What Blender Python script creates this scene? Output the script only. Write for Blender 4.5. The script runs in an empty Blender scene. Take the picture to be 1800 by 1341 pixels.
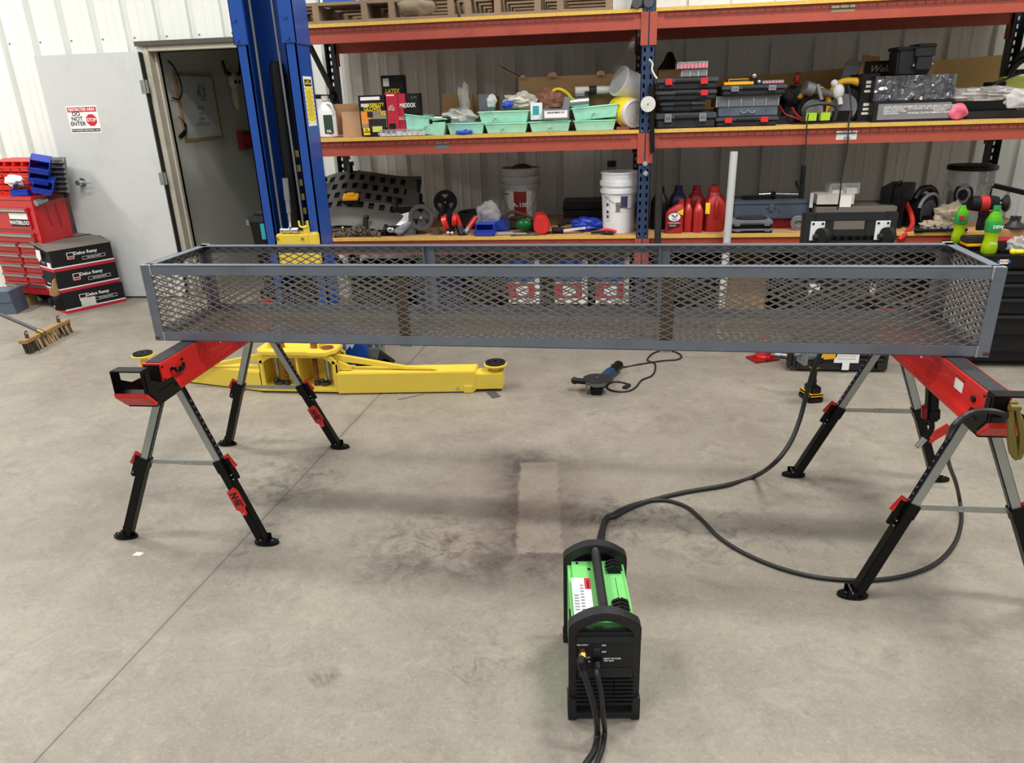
import bpy, bmesh, math, random
from mathutils import Vector, Matrix, Euler
random.seed(7)
C = bpy.context.scene.collection
sc = bpy.context.scene
PI = math.pi
def hexc(r, g, b):
    f = lambda c: (c/255/12.92) if c/255 <= .04045 else ((c/255+.055)/1.055)**2.4
    return (f(r), f(g), f(b), 1)
# ---------------------------------------------------------------- camera (solved from the photograph: 1800x1341)
YAW, PIT, ROL, FPX, CAMH = -0.1351, 0.3701, -0.0342, 1273.6, 1.581
_R = Vector((math.cos(YAW), -math.sin(YAW), 0)); _F0 = Vector((math.sin(YAW), math.cos(YAW), 0)); _Z = Vector((0, 0, 1))
CF = math.cos(PIT)*_F0 - math.sin(PIT)*_Z
_U = math.sin(PIT)*_F0 + math.cos(PIT)*_Z
CR = math.cos(ROL)*_R + math.sin(ROL)*_U
CU = -math.sin(ROL)*_R + math.cos(ROL)*_U
CO = Vector((0, 0, CAMH))
cd = bpy.data.cameras.new('camera'); cam = bpy.data.objects.new('camera', cd); C.objects.link(cam)
cam.matrix_world = Matrix(((CR.x, CU.x, -CF.x, CO.x), (CR.y, CU.y, -CF.y, CO.y), (CR.z, CU.z, -CF.z, CO.z), (0, 0, 0, 1)))
cd.sensor_width = 36; cd.lens = 36*FPX/1800; cd.clip_start = .05; cd.clip_end = 100
sc.camera = cam
def ray(u, v): return CF + CR*((u-900)/FPX) - CU*((v-670.5)/FPX)
def at_y(u, v, y): d = ray(u, v); return CO + d*(y/d.y)          # the point of the place seen at a pixel, on the upright plane y
def at_z(u, v, z): d = ray(u, v); return CO + d*((z-CAMH)/d.z)   # ... or on the level plane z
# ---------------------------------------------------------------- world, exposure
w = bpy.data.worlds.new('world'); sc.world = w; w.use_nodes = True
_n = w.node_tree.nodes; _l = w.node_tree.links   # ambience of the hall: pale roof overhead, dimmer towards the far walls
_tc = _n.new('ShaderNodeTexCoord'); _sp = _n.new('ShaderNodeSeparateXYZ'); _mr = _n.new('ShaderNodeMapRange'); _bg = _n['Background']
_l.new(_tc.outputs['Generated'], _sp.inputs[0]); _l.new(_sp.outputs['Z'], _mr.inputs[0])
_mr.inputs[1].default_value = 0; _mr.inputs[2].default_value = .6; _mr.inputs[3].default_value = .24; _mr.inputs[4].default_value = .72
_bg.inputs[0].default_value = (.92, .96, 1.0, 1); _l.new(_mr.outputs[0], _bg.inputs[1])
sc.view_settings.view_transform = 'Standard'; sc.view_settings.look = 'None'
sc.view_settings.exposure = 0.0; sc.view_settings.gamma = 1; sc.view_settings.use_curve_mapping = False
# ---------------------------------------------------------------- materials
MATS = {}
def mat(name, col, rough=.5, metal=0, var=.12, vs=12, bump=.0, bs=60, trans=0, alpha=1, emit=None, spec=.5, dirt=None, ds=4, coat=0):
    if name in MATS: return MATS[name]
    m = bpy.data.materials.new(name); m.use_nodes = True; nt = m.node_tree; b = nt.nodes['Principled BSDF']
    c = hexc(*col)
    tc = nt.nodes.new('ShaderNodeTexCoord'); no = nt.nodes.new('ShaderNodeTexNoise')
    no.inputs['Scale'].default_value = vs; no.inputs['Detail'].default_value = 5
    nt.links.new(tc.outputs['Object'], no.inputs['Vector'])
    mx = nt.nodes.new('ShaderNodeMix'); mx.data_type = 'RGBA'
    mx.inputs[6].default_value = tuple(x*(1-var) for x in c[:3])+(1,); mx.inputs[7].default_value = tuple(min(1, x*(1+var)) for x in c[:3])+(1,)
    nt.links.new(no.outputs['Fac'], mx.inputs[0]); out = mx.outputs[2]
    if dirt:
        n2 = nt.nodes.new('ShaderNodeTexNoise'); n2.inputs['Scale'].default_value = ds; n2.inputs['Detail'].default_value = 8; n2.inputs['Roughness'].default_value = .7
        nt.links.new(tc.outputs['Object'], n2.inputs['Vector'])
        mr = nt.nodes.new('ShaderNodeMapRange'); mr.inputs[1].default_value = .52; mr.inputs[2].default_value = .72; mr.inputs[4].default_value = dirt[3]
        nt.links.new(n2.outputs['Fac'], mr.inputs[0])
        m2 = nt.nodes.new('ShaderNodeMix'); m2.data_type = 'RGBA'; m2.inputs[7].default_value = hexc(*dirt[:3])
        nt.links.new(mr.outputs[0], m2.inputs[0]); nt.links.new(out, m2.inputs[6]); out = m2.outputs[2]
    nt.links.new(out, b.inputs['Base Color'])
    b.inputs['Roughness'].default_value = rough; b.inputs['Metallic'].default_value = metal
    b.inputs['Specular IOR Level'].default_value = spec
    if coat: b.inputs['Coat Weight'].default_value = coat
    if trans: b.inputs['Transmission Weight'].default_value = trans; b.inputs['IOR'].default_value = 1.3
    if alpha < 1: b.inputs['Alpha'].default_value = alpha
    if emit: b.inputs['Emission Color'].default_value = hexc(*emit[:3]); b.inputs['Emission Strength'].default_value = emit[3]
    if bump:
        bp = nt.nodes.new('ShaderNodeBump'); bp.inputs['Strength'].default_value = bump; bp.inputs['Distance'].default_value = .01
        n3 = nt.nodes.new('ShaderNodeTexNoise'); n3.inputs['Scale'].default_value = bs; n3.inputs['Detail'].default_value = 4
        nt.links.new(tc.outputs['Object'], n3.inputs['Vector']); nt.links.new(n3.outputs['Fac'], bp.inputs['Height']); nt.links.new(bp.outputs[0], b.inputs['Normal'])
    MATS[name] = m; return m
mat('steel', (128, 136, 148), .40, .55, .18, 9, .05, 90, dirt=(92, 80, 70, .3), ds=5)
mat('mesh_steel', (142, 139, 136), .42, .5, .2, 20)
mat('rust', (92, 74, 58), .8, .2, .35, 14, .1)
mat('rack_orange', (168, 76, 60), .5, 0, .12, 6, dirt=(110, 52, 42, .5), ds=9)
mat('rack_blue', (42, 62, 96), .45, 0, .15, 8)
mat('rack_black', (28, 32, 42), .45, 0, .2, 8)
mat('plank_deck', (176, 136, 96), .85, 0, .25, 25, .2, 120, dirt=(90, 70, 52, .5), ds=6)
mat('deck_edge', (216, 178, 84), .8, 0, .25, 60, .3, 200)
mat('lift_blue', (28, 76, 160), .32, 0, .06, 3, coat=.3)
mat('lift_yellow', (232, 204, 74), .38, 0, .05, 4, coat=.2)
mat('black_plastic', (14, 14, 16), .45, 0, .25, 10, spec=.3)
mat('dark_plastic', (36, 38, 42), .5, 0, .2, 10)
mat('grey_plastic', (110, 112, 116), .5, 0, .15, 10)
mat('rubber', (14, 14, 15), .75, 0, .3, 30, .1)
mat('cable_rubber', (26, 26, 28), .5, 0, .2, 20)
mat('red_paint', (206, 34, 30), .35, 0, .08, 5, coat=.3)
mat('dark_red', (140, 24, 26), .45, 0, .15, 8)
mat('chest_red', (186, 24, 34), .32, 0, .1, 4, coat=.4)
mat('red_plastic', (206, 44, 40), .42, 0, .08, 10)
mat('oil_red', (176, 38, 36), .35, 0, .1, 10)
mat('pink_plastic', (214, 100, 122), .5, 0, .15, 20)
mat('horse_black', (6, 6, 7), .4, 0, .2, 9, spec=.25)
mat('galvanized', (172, 178, 176), .33, .85, .18, 14)
mat('dark_reflection', (48, 52, 64), .22, .8, .3, 20)
mat('chrome', (205, 206, 208), .2, .95, .08, 14)
mat('zinc_yellow', (140, 126, 72), .4, .8, .25, 10)
mat('brass', (196, 160, 84), .3, .9, .15, 12)
mat('copper', (156, 96, 66), .4, .6, .2, 20)
mat('grip', (50, 52, 56), .95, 0, .35, 160, .4, 300)
mat('white_paint', (200, 203, 202), .5, 0, .05, 4, dirt=(170, 166, 152, .35), ds=3)
mat('white_plastic', (232, 234, 236), .4, 0, .06, 10)
mat('dirty_white', (214, 212, 206), .5, 0, .08, 10, dirt=(120, 108, 92, .5), ds=12)
mat('grey_pail', (176, 178, 180), .5, 0, .1, 8, dirt=(112, 102, 88, .6), ds=9)
mat('paper_white', (238, 238, 236), .7, 0, .04, 10)
mat('ink', (20, 20, 22), .6, 0, .1)
mat('ink_white', (245, 245, 245), .6, 0, .02)
mat('ink_red', (200, 30, 40), .6, 0, .05)
mat('ink_yellow', (240, 214, 40), .6, 0, .05)
mat('ink_orange', (236, 150, 50), .6, 0, .1)
mat('ink_green', (40, 66, 50), .6, 0, .1)
mat('ink_teal', (40, 160, 172), .6, 0, .05)
mat('ink_purple', (70, 54, 96), .6, 0, .2, 40)
mat('ink_grey', (120, 122, 128), .6, 0, .08)
mat('ink_blue', (40, 90, 180), .6, 0, .05)
mat('cardboard', (188, 148, 106), .85, 0, .12, 8, .1, 60)
mat('cardboard_light', (190, 152, 116), .85, 0, .1, 8, .1, 60)
mat('box_black', (24, 24, 26), .6, 0, .15, 6, spec=.3)
mat('box_grey_top', (108, 102, 96), .7, 0, .12, 5)
mat('box_red', (186, 32, 56), .6, 0, .08, 6)
mat('mint', (170, 240, 214), .45, 0, .06, 10, dirt=(96, 120, 104, .35), ds=14)
mat('bin_blue', (28, 62, 178), .4, 0, .1, 10)
mat('bin_red', (222, 40, 36), .4, 0, .08, 10)
mat('navy', (34, 44, 88), .4, 0, .1, 10)
mat('toolbox_grey', (88, 100, 116), .45, .1, .12, 8)
mat('silver_plastic', (128, 132, 138), .4, .3, .15, 10)
mat('clear_plastic', (226, 230, 232), .18, 0, .04, 10, trans=.55, alpha=.55)
mat('clear_grey', (150, 156, 166), .25, 0, .06, 10, trans=.3, alpha=.75)
mat('bag_film', (228, 228, 228), .12, 0, .3, 30, .8, 40, alpha=.42)
mat('foil_wrap', (120, 122, 128), .14, .9, .9, 9, .5, 40)
mat('yellow_plastic', (236, 176, 34), .4, 0, .08, 10)
mat('lime', (160, 200, 50), .4, 0, .08, 10)
mat('lime_pale', (212, 220, 110), .45, 0, .08, 10)
mat('soda_green', (110, 214, 40), .12, 0, .1, 10, trans=.5)
mat('soda_label', (30, 150, 70), .4, 0, .2, 30)
mat('bottle_green', (26, 110, 56), .1, 0, .1, 10, trans=.4)
mat('rag', (206, 202, 192), .95, 0, .25, 16, .4, 60)
mat('glove_leather', (160, 146, 126), .9, 0, .25, 20, .4, 50)
mat('leather_dark', (66, 54, 42), .8, 0, .3, 20, .3, 60)
mat('brown_wire', (150, 100, 84), .6, 0, .3, 30)
mat('welder_green', (112, 196, 108), .42, 0, .05, 6, .03, 300, dirt=(88, 150, 90, .3), ds=14)
mat('welder_black', (20, 21, 24), .5, 0, .25, 14, .15, 300)
mat('wood', (160, 128, 84), .8, 0, .2, 8, .1, 40)
mat('wood_plank', (205, 174, 116), .8, 0, .2, 5, .1, 40)
mat('pallet_wood', (140, 120, 98), .9, 0, .3, 9, .2, 40)
mat('bristle', (70, 58, 50), .9, 0, .5, 60)
mat('bristle_tan', (176, 150, 106), .9, 0, .3, 60)
mat('kraft', (150, 134, 112), .8, 0, .25, 12, .5, 30)
mat('grey_steel', (132, 134, 136), .45, .6, .15, 10)
mat('weld', (176, 178, 182), .5, .35, .2, 60, .4, 200)
mat('pipe_grey', (188, 190, 190), .5, 0, .08, 10)
mat('cart_black', (30, 32, 36), .42, 0, .15, 10)
mat('case_lid', (66, 68, 72), .5, 0, .2, 30)
mat('chain_metal', (112, 102, 94), .5, .4, .3, 30)
mat('seat_grey', (84, 82, 78), .6, 0, .15, 12)
mat('dark_metal', (60, 58, 56), .5, .6, .3, 16)
mat('lead_grey', (82, 82, 84), .6, .3, .3, 20)
mat('tool_blue', (26, 56, 86), .45, 0, .1)
mat('gold_metal', (190, 160, 96), .35, .8, .15)
mat('whiteboard', (200, 204, 202), .3, 0, .05)
mat('bone', (206, 194, 170), .8, 0, .2, 12)
mat('office_paint', (212, 214, 206), .8, 0, .04, 3)
mat('frame_paint', (196, 190, 174), .5, 0, .08, 5, dirt=(140, 128, 108, .4), ds=8)
mat('dark_trim', (84, 80, 76), .6, .2, .1)
# ---------------------------------------------------------------- mesh builder
class G:
    def __init__(s): s.v = []; s.f = []; s.m = []; s.mats = []; s.cur = 0
    def mat(s, name):
        if name not in s.mats: s.mats.append(name)
        s.cur = s.mats.index(name); return s
    def add(s, vs, fs):
        o = len(s.v); s.v += [Vector(p) for p in vs]; s.f += [tuple(i+o for i in f) for f in fs]; s.m += [s.cur]*len(fs); return s
    def box(s, x0, x1, y0, y1, z0, z1, M=None):
        vs = [Vector((x, y, z)) for x in (x0, x1) for y in (y0, y1) for z in (z0, z1)]
        if M is not None: vs = [M @ p for p in vs]
        return s.add(vs, [(0, 1, 3, 2), (4, 6, 7, 5), (0, 4, 5, 1), (2, 3, 7, 6), (0, 2, 6, 4), (1, 5, 7, 3)])
    def cb(s, c, d, M=None):   # box by centre and size
        return s.box(c[0]-d[0]/2, c[0]+d[0]/2, c[1]-d[1]/2, c[1]+d[1]/2, c[2]-d[2]/2, c[2]+d[2]/2, M)
    def bar(s, p, q, w, h, up=(0, 0, 1)):   # square bar between two points
        p = Vector(p); q = Vector(q); d = q-p; L = d.length; d.normalize(); u = Vector(up)
        if abs(d.dot(u)) > .98: u = Vector((0, 1, 0))
        x = u.cross(d).normalized(); y = d.cross(x)
        M = Matrix(((x.x, y.x, d.x, p.x), (x.y, y.y, d.y, p.y), (x.z, y.z, d.z, p.z), (0, 0, 0, 1)))
        return s.box(-w/2, w/2, -h/2, h/2, 0, L, M)
    def cyl(s, p, q, r, r2=None, n=18, cap=True):
        p = Vector(p); q = Vector(q); r2 = r if r2 is None else r2
        d = (q-p).normalized(); u = Vector((0, 0, 1)) if abs(d.z) < .9 else Vector((1, 0, 0)); x = u.cross(d).normalized(); y = d.cross(x)
        vs = []
        for c, rr in ((p, r), (q, r2)):
            for i in range(n): a = 2*PI*i/n; vs.append(c+(x*math.cos(a)+y*math.sin(a))*rr)
        fs = [(i, (i+1) % n, n+(i+1) % n, n+i) for i in range(n)]
        if cap: fs += [tuple(range(n-1, -1, -1)), tuple(range(n, 2*n))]
        return s.add(vs, fs)
    def tube(s, pts, r, n=10, smooth=6):
        pts = [Vector(p) for p in pts]
        if smooth and len(pts) > 2:
            o = []
            for i in range(len(pts)-1):
                a = pts[max(0, i-1)]; b = pts[i]; c = pts[i+1]; d = pts[min(len(pts)-1, i+2)]
                for k in range(smooth):
                    t = k/smooth; o.append(.5*((2*b)+(c-a)*t+(2*a-5*b+4*c-d)*t*t+(3*b-3*c+d-a)*t**3))
            o.append(pts[-1]); pts = o
        vs = []; fs = []; x = None
        for i, p in enumerate(pts):
            d = (pts[min(i+1, len(pts)-1)]-pts[max(0, i-1)]).normalized()
            if x is None: u = Vector((0, 0, 1)) if abs(d.z) < .9 else Vector((1, 0, 0)); x = u.cross(d).normalized()
            else: x = (x-d*x.dot(d)).normalized()
            y = d.cross(x); rr = r[i] if isinstance(r, list) else r
            for k in range(n): a = 2*PI*k/n; vs.append(p+(x*math.cos(a)+y*math.sin(a))*rr)
        for i in range(len(pts)-1):
            for k in range(n): fs.append((i*n+k, i*n+(k+1) % n, (i+1)*n+(k+1) % n, (i+1)*n+k))
        L = len(pts); fs += [tuple(range(n-1, -1, -1)), tuple(range((L-1)*n, L*n))]
        return s.add(vs, fs)
    def lathe(s, prof, c=(0, 0, 0), n=28, M=None, sx=1, sy=1):
        vs = []; fs = []; c = Vector(c)
        for r, z in prof:
            for i in range(n):
                a = 2*PI*i/n; p = Vector((r*math.cos(a)*sx, r*math.sin(a)*sy, z)); p = (M @ p) if M is not None else p; vs.append(p+c)
        for j in range(len(prof)-1):
            for i in range(n): fs.append((j*n+i, j*n+(i+1) % n, (j+1)*n+(i+1) % n, (j+1)*n+i))
        fs += [tuple(range(n-1, -1, -1)), tuple(range((len(prof)-1)*n, len(prof)*n))]
        return s.add(vs, fs)
    def prism(s, poly, a, b, plane='xz', M=None):   # polygon in a plane, extruded along the third axis from a to b
        def P(p, t):
            q = {'xz': (p[0], t, p[1]), 'xy': (p[0], p[1], t), 'yz': (t, p[0], p[1])}[plane]; q = Vector(q); return M @ q if M is not None else q
        n = len(poly); vs = [P(p, a) for p in poly]+[P(p, b) for p in poly]
        return s.add(vs, [tuple(range(n)), tuple(range(2*n-1, n-1, -1))]+[(i, n+i, n+(i+1) % n, (i+1) % n) for i in range(n)])
    def ball(s, c, r, n=14, m=8, M=None):
        rs = r if hasattr(r, '__len__') else (r, r, r); c = Vector(c); vs = []; fs = []
        for j in range(1, m):
            t = PI*j/m
            for i in range(n): a = 2*PI*i/n; vs.append(Vector((rs[0]*math.sin(t)*math.cos(a), rs[1]*math.sin(t)*math.sin(a), rs[2]*math.cos(t))))
        vs += [Vector((0, 0, rs[2])), Vector((0, 0, -rs[2]))]; T = len(vs)-2
        vs = [((M @ v) if M is not None else v)+c for v in vs]
        for j in range(m-2):
            for i in range(n): fs.append((j*n+i, (j+1)*n+i, (j+1)*n+(i+1) % n, j*n+(i+1) % n))
        for i in range(n): fs.append((T, i, (i+1) % n)); fs.append((T+1, (m-2)*n+(i+1) % n, (m-2)*n+i))
        return s.add(vs, fs)
    def torus(s, c, R, r, axis='z', n=28, m=8, a0=0, a1=2*PI, M=None):
        vs = []; fs = []; c = Vector(c); full = abs(a1-a0-2*PI) < 1e-6; N = n if full else n+1
        for i in range(N):
            a = a0+(a1-a0)*i/n
            for k in range(m):
                b = 2*PI*k/m; q = ((R+r*math.cos(b))*math.cos(a), (R+r*math.cos(b))*math.sin(a), r*math.sin(b))
                q = {'z': q, 'y': (q[0], q[2], q[1]), 'x': (q[2], q[0], q[1])}[axis]; q = Vector(q); vs.append(((M @ q) if M is not None else q)+c)
        for i in range(n):
            j = (i+1) % N
            for k in range(m): fs.append((i*m+k, j*m+k, j*m+(k+1) % m, i*m+(k+1) % m))
        if not full: fs += [tuple(range(m-1, -1, -1)), tuple(range(n*m, (n+1)*m))]
        return s.add(vs, fs)
    def xf(s, M, i0=0):
        s.v[i0:] = [M @ p for p in s.v[i0:]]; return s
def make(name, g, m=None, parent=None, bev=0, loc=None, rot=None, sm=38):
    me = bpy.data.meshes.new(name); me.from_pydata([tuple(p) for p in g.v], [], g.f)
    names = g.mats if g.mats else [m]
    for k in names: me.materials.append(MATS[k])
    for p, i in zip(me.polygons, g.m): p.material_index = i; p.use_smooth = True
    bm = bmesh.new(); bm.from_mesh(me); bmesh.ops.recalc_face_normals(bm, faces=bm.faces)
    if bev:
        es = [e for e in bm.edges if len(e.link_faces) == 2 and e.calc_face_angle(0) > .6]
        if es and len(es) < 4000: bmesh.ops.bevel(bm, geom=es, offset=bev, segments=2, affect='EDGES', clamp_overlap=True)
    bm.to_mesh(me); bm.free()
    me.set_sharp_from_angle(angle=math.radians(sm)); me.update()
    o = bpy.data.objects.new(name, me); C.objects.link(o)
    if parent: o.parent = parent
    if loc is not None: o.location = loc
    if rot is not None: o.rotation_euler = rot
    return o
def tag(o, label, cat, group=None, kind=None):
    o['label'] = label; o['category'] = cat
    if group: o['group'] = group
    if kind: o['kind'] = kind
    return o
def thing(name, label, cat, loc=(0, 0, 0), rot=(0, 0, 0), group=None):
    o = bpy.data.objects.new(name, None); C.objects.link(o); o.location = loc
    o.rotation_euler = rot if hasattr(rot, '__len__') else (0, 0, rot); o.empty_display_size = .05
    return tag(o, label, cat, group)
def solo(name, g, m, label, cat, loc=None, rot=None, bev=0, group=None):
    return tag(make(name, g, m, None, bev, loc, rot if rot is None or hasattr(rot, '__len__') else (0, 0, rot)), label, cat, group)
def struct(name, g, m, parent=None, bev=0, sm=38):
    o = make(name, g, m, parent, bev, sm=sm)
    if not parent: o['kind'] = 'structure'
    return o
def text(parent, s, size, loc, m, rot=(PI/2, 0, 0), bold=.0, sx=1, name='lettering', ext=.0004, align='CENTER', shear=0):
    cu = bpy.data.curves.new('t', 'FONT'); cu.body = s; cu.size = size; cu.align_x = align; cu.align_y = 'CENTER'; cu.extrude = ext; cu.offset = bold*size; cu.resolution_u = 3; cu.shear = shear
    cu.space_line = .85
    to = bpy.data.objects.new('t', cu); C.objects.link(to); dg = bpy.context.evaluated_depsgraph_get(); dg.update()
    me = bpy.data.meshes.new_from_object(to.evaluated_get(dg)); bpy.data.objects.remove(to)
    me.name = name; me.materials.clear(); me.materials.append(MATS[m])
    for v in me.vertices: v.co.x *= sx
    o = bpy.data.objects.new(name, me); C.objects.link(o); o.parent = parent; o.location = loc; o.rotation_euler = rot
    return o
def copytree(o, parent=None):
    c = o.copy(); C.objects.link(c); c.parent = parent
    for ch in list(o.children): copytree(ch, c)
    return c
def rx(a): return Matrix.Rotation(a, 4, 'X')
def ry(a): return Matrix.Rotation(a, 4, 'Y')
def rz(a): return Matrix.Rotation(a, 4, 'Z')
def tr(x, y, z): return Matrix.Translation((x, y, z))
# ---------------------------------------------------------------- lamps of the workshop (long LED high-bay fixtures, above the frame)
g0 = G(); g0.box(-.62, .62, -.16, .16, .03, .09); fx_body = g0
def highbay(x, y, z, label, power=150, col=(1, .96, .9), rz_=0):
    t = thing('high_bay_light', label, 'ceiling light', (x, y, z), rz_, 'high bay lights over the workshop')
    b = G(); b.box(-.62, .62, -.16, .16, .02, .08); b.cyl((-.5, 0, .08), (-.5, 0, 1.2), .004, n=6); b.cyl((.5, 0, .08), (.5, 0, 1.2), .004, n=6)
    make('housing', b, 'white_plastic', t, .01)
    L = bpy.data.lights.new('led_panel', 'AREA'); L.shape = 'RECTANGLE'; L.size = 1.2; L.size_y = .3; L.energy = power; L.color = col
    lo = bpy.data.objects.new('led_panel', L); C.objects.link(lo); lo.parent = t; lo.location = (0, 0, 0)
    return t
highbay(-3.1, 2.1, 4.6, 'white long high bay light above the left sawhorse', 82)
highbay(-3.1, 3.8, 4.6, 'white long high bay light above the left lift arm', 82)
highbay(1.5, 2.1, 4.6, 'white long high bay light above the right sawhorse', 96)
highbay(1.5, 3.8, 4.6, 'white long high bay light above the right bay aisle', 104)
highbay(-6.6, 4.3, 3.4, 'white long high bay light hanging near the far left wall', 120, rz_=1.5)
highbay(-2.6, -.9, 4.6, 'white long high bay light hanging behind the camera on the left', 62)
highbay(1.8, -.9, 4.6, 'white long high bay light hanging behind the camera on the right', 62)
# ---------------------------------------------------------------- floor
def floor_material():
    m = bpy.data.materials.new('concrete'); m.use_nodes = True; nt = m.node_tree; b = nt.nodes['Principled BSDF']; N = nt.nodes.new; Lk = nt.links.new
    tc = N('ShaderNodeTexCoord'); P = tc.outputs['Object']
    def noise(sc_, det=6, rough=.6, vec=P, dist=0):
        n = N('ShaderNodeTexNoise'); n.inputs['Scale'].default_value = sc_; n.inputs['Detail'].default_value = det; n.inputs['Roughness'].default_value = rough; n.inputs['Distortion'].default_value = dist; Lk(vec, n.inputs['Vector']); return n.outputs['Fac']
    def mr(x, a, b_, c=0, d=1):
        n = N('ShaderNodeMapRange'); Lk(x, n.inputs[0]); n.inputs[1].default_value = a; n.inputs[2].default_value = b_; n.inputs[3].default_value = c; n.inputs[4].default_value = d; return n.outputs[0]
    def mix(f, a, b_):
        n = N('ShaderNodeMix'); n.data_type = 'RGBA'
        if hasattr(f, 'links') or hasattr(f, 'is_linked'): Lk(f, n.inputs[0])
        else: n.inputs[0].default_value = f
        for k, v in ((6, a), (7, b_)):
            if isinstance(v, tuple): n.inputs[k].default_value = v
            else: Lk(v, n.inputs[k])
        return n.outputs[2]
    def math_(op, a, b_=None):
        n = N('ShaderNodeMath'); n.operation = op
        for k, v in ((0, a), (1, b_)):
            if v is None: continue
            if isinstance(v, (int, float)): n.inputs[k].default_value = v
            else: Lk(v, n.inputs[k])
        return n.outputs[0]
    c = mix(mr(noise(1.1, 8), .35, .65), hexc(130, 123, 112), hexc(154, 147, 134))
    c = mix(mr(noise(5, 8, .65, dist=.6), .45, .75, 0, .55), c, hexc(122, 115, 104))
    c = mix(mr(noise(40, 8, .8), .50, .74, 0, .5), c, hexc(96, 90, 82)); c = mix(mr(noise(85, 6, .75), .52, .72, 0, .4), c, hexc(186, 180, 168))
    c = mix(mr(noise(9, 9, .74, dist=1.4), .52, .70, 0, .4), c, hexc(168, 162, 150))
    c = mix(mr(noise(3.2, 10, .72, dist=1.6), .54, .70, 0, .5), c, hexc(104, 98, 90))
    c = mix(mr(noise(16, 8, .75, dist=1.8), .58, .72, 0, .45), c, hexc(92, 86, 80))
    # scuffs: stretched noise
    mp = N('ShaderNodeMapping'); mp.inputs['Scale'].default_value = (3, 9, 1); mp.inputs['Rotation'].default_value = (0, 0, .3); Lk(P, mp.inputs[0])
    c = mix(mr(noise(2.2, 9, .75, mp.outputs[0], 1.2), .60, .74, 0, .45), c, hexc(78, 74, 71))
    smx = noise(9, 10, .78, dist=.5)
    for (u, v, rx_, ry_, st, th) in ((960, 990, .32, .16, .6, .46), (850, 1170, .13, .14, .85, .50), (500, 850, .30, .32, .75, .47),
                                     (1250, 930, .42, .30, .7, .50), (760, 960, .32, .30, .7, .45), (1050, 905, .34, .18, .8, .46), (470, 940, .12, .15, .7, .5), (400, 1010, .4, .2, .35, .5), (570, 1190, .05, .04, .7, .45), (1430, 850, .22, .12, .5, .5), (280, 860, .3, .3, .3, .52)):
        q = at_z(u, v, 0)
        mp = N('ShaderNodeMapping'); mp.vector_type = 'POINT'; mp.inputs['Location'].default_value = (-q.x/rx_, -q.y/ry_, 0); mp.inputs['Scale'].default_value = (1/rx_, 1/ry_, 0); Lk(P, mp.inputs[0])
        ln = N('ShaderNodeVectorMath'); ln.operation = 'LENGTH'; Lk(mp.outputs[0], ln.inputs[0])
        f = math_('MULTIPLY', mr(ln.outputs['Value'], .25, 1.3, 1, 0), mr(smx, th, th+.16)); f = math_('MULTIPLY', f, st)
        c = mix(f, c, hexc(38, 37, 40))
    # grime left around a clean rounded patch where something stood
    qa, qb, qc, qd = at_z(913, 812, 0), at_z(980, 812, 0), at_z(910, 972, 0), at_z(986, 972, 0); qm = (qa+qb+qc+qd)/4
    e2 = ((qa+qb)/2-(qc+qd)/2); ay_ = e2.length/2; e2.normalize(); e1 = Vector((e2.y, -e2.x, 0)); ax_ = ((qb-qa).length+(qd-qc).length)/4
    def along(e):
        n = N('ShaderNodeVectorMath'); n.operation = 'DOT_PRODUCT'; Lk(P, n.inputs[0]); n.inputs[1].default_value = e; return math_('SUBTRACT', n.outputs['Value'], qm.dot(e))
    sX, sY = along(e1), along(e2)
    wob = math_('MULTIPLY', math_('SUBTRACT', noise(26, 7, .7), .5), .06)
    dx_ = math_('SUBTRACT', math_('ADD', math_('ABSOLUTE', sX), wob), ax_); dy_ = math_('SUBTRACT', math_('ADD', math_('ABSOLUTE', sY), wob), ay_)
    dd_ = math_('MAXIMUM', dx_, dy_)
    out_ = mr(dd_, -.006, .006, 0, 1); halo = mr(dd_, .0, .24, 1, 0); halo = math_('POWER', halo, 1.6)
    side = mr(sX, -.02, .10, 1, .5)
    f = math_('MULTIPLY', math_('MULTIPLY', out_, halo), math_('MULTIPLY', side, mr(noise(11, 9, .75, dist=.4), .34, .60, .3, 1)))
    c = mix(f, c, hexc(40, 40, 44))
    q = at_z(930, 905, 0)   # reddish scuffs
    mp = N('ShaderNodeMapping'); mp.inputs['Location'].default_value = (-q.x/.5, -q.y/.55, 0); mp.inputs['Scale'].default_value = (2, 1.8, 0); Lk(P, mp.inputs[0])
    ln = N('ShaderNodeVectorMath'); ln.operation = 'LENGTH'; Lk(mp.outputs[0], ln.inputs[0])
    c = mix(math_('MULTIPLY', mr(ln.outputs['Value'], .2, 1.1, 1, 0), .25), c, hexc(136, 112, 98))
    # a sawn joint across the slab
    a = at_z(70, 1330, 0); b2 = at_z(680, 680, 0); d = (b2-a); d.z = 0; d.normalize(); n_ = Vector((-d.y, d.x, 0))
    dt = N('ShaderNodeVectorMath'); dt.operation = 'DOT_PRODUCT'; Lk(P, dt.inputs[0]); dt.inputs[1].default_value = n_
    ds_ = math_('ABSOLUTE', math_('SUBTRACT', dt.outputs['Value'], a.dot(n_)))
    c = mix(mr(ds_, .0015, .0035, .85, 0), c, hexc(60, 56, 52)); c = mix(mr(ds_, .0, .03, .25, 0), c, hexc(110, 104, 96))
    # hairline crack lower right
    Lk(c, b.inputs['Base Color'])
    Lk(mr(noise(6), .3, .7, .38, .62), b.inputs['Roughness'])
    bp = N('ShaderNodeBump'); bp.inputs['Strength'].default_value = .12; bp.inputs['Distance'].default_value = .01; Lk(noise(30, 8), bp.inputs['Height']); Lk(bp.outputs[0], b.inputs['Normal'])
    MATS['concrete'] = m
floor_material()
g = G(); g.box(-9, 6, -4, 9.6, -.1, 0); struct('floor', g, 'concrete')
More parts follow.
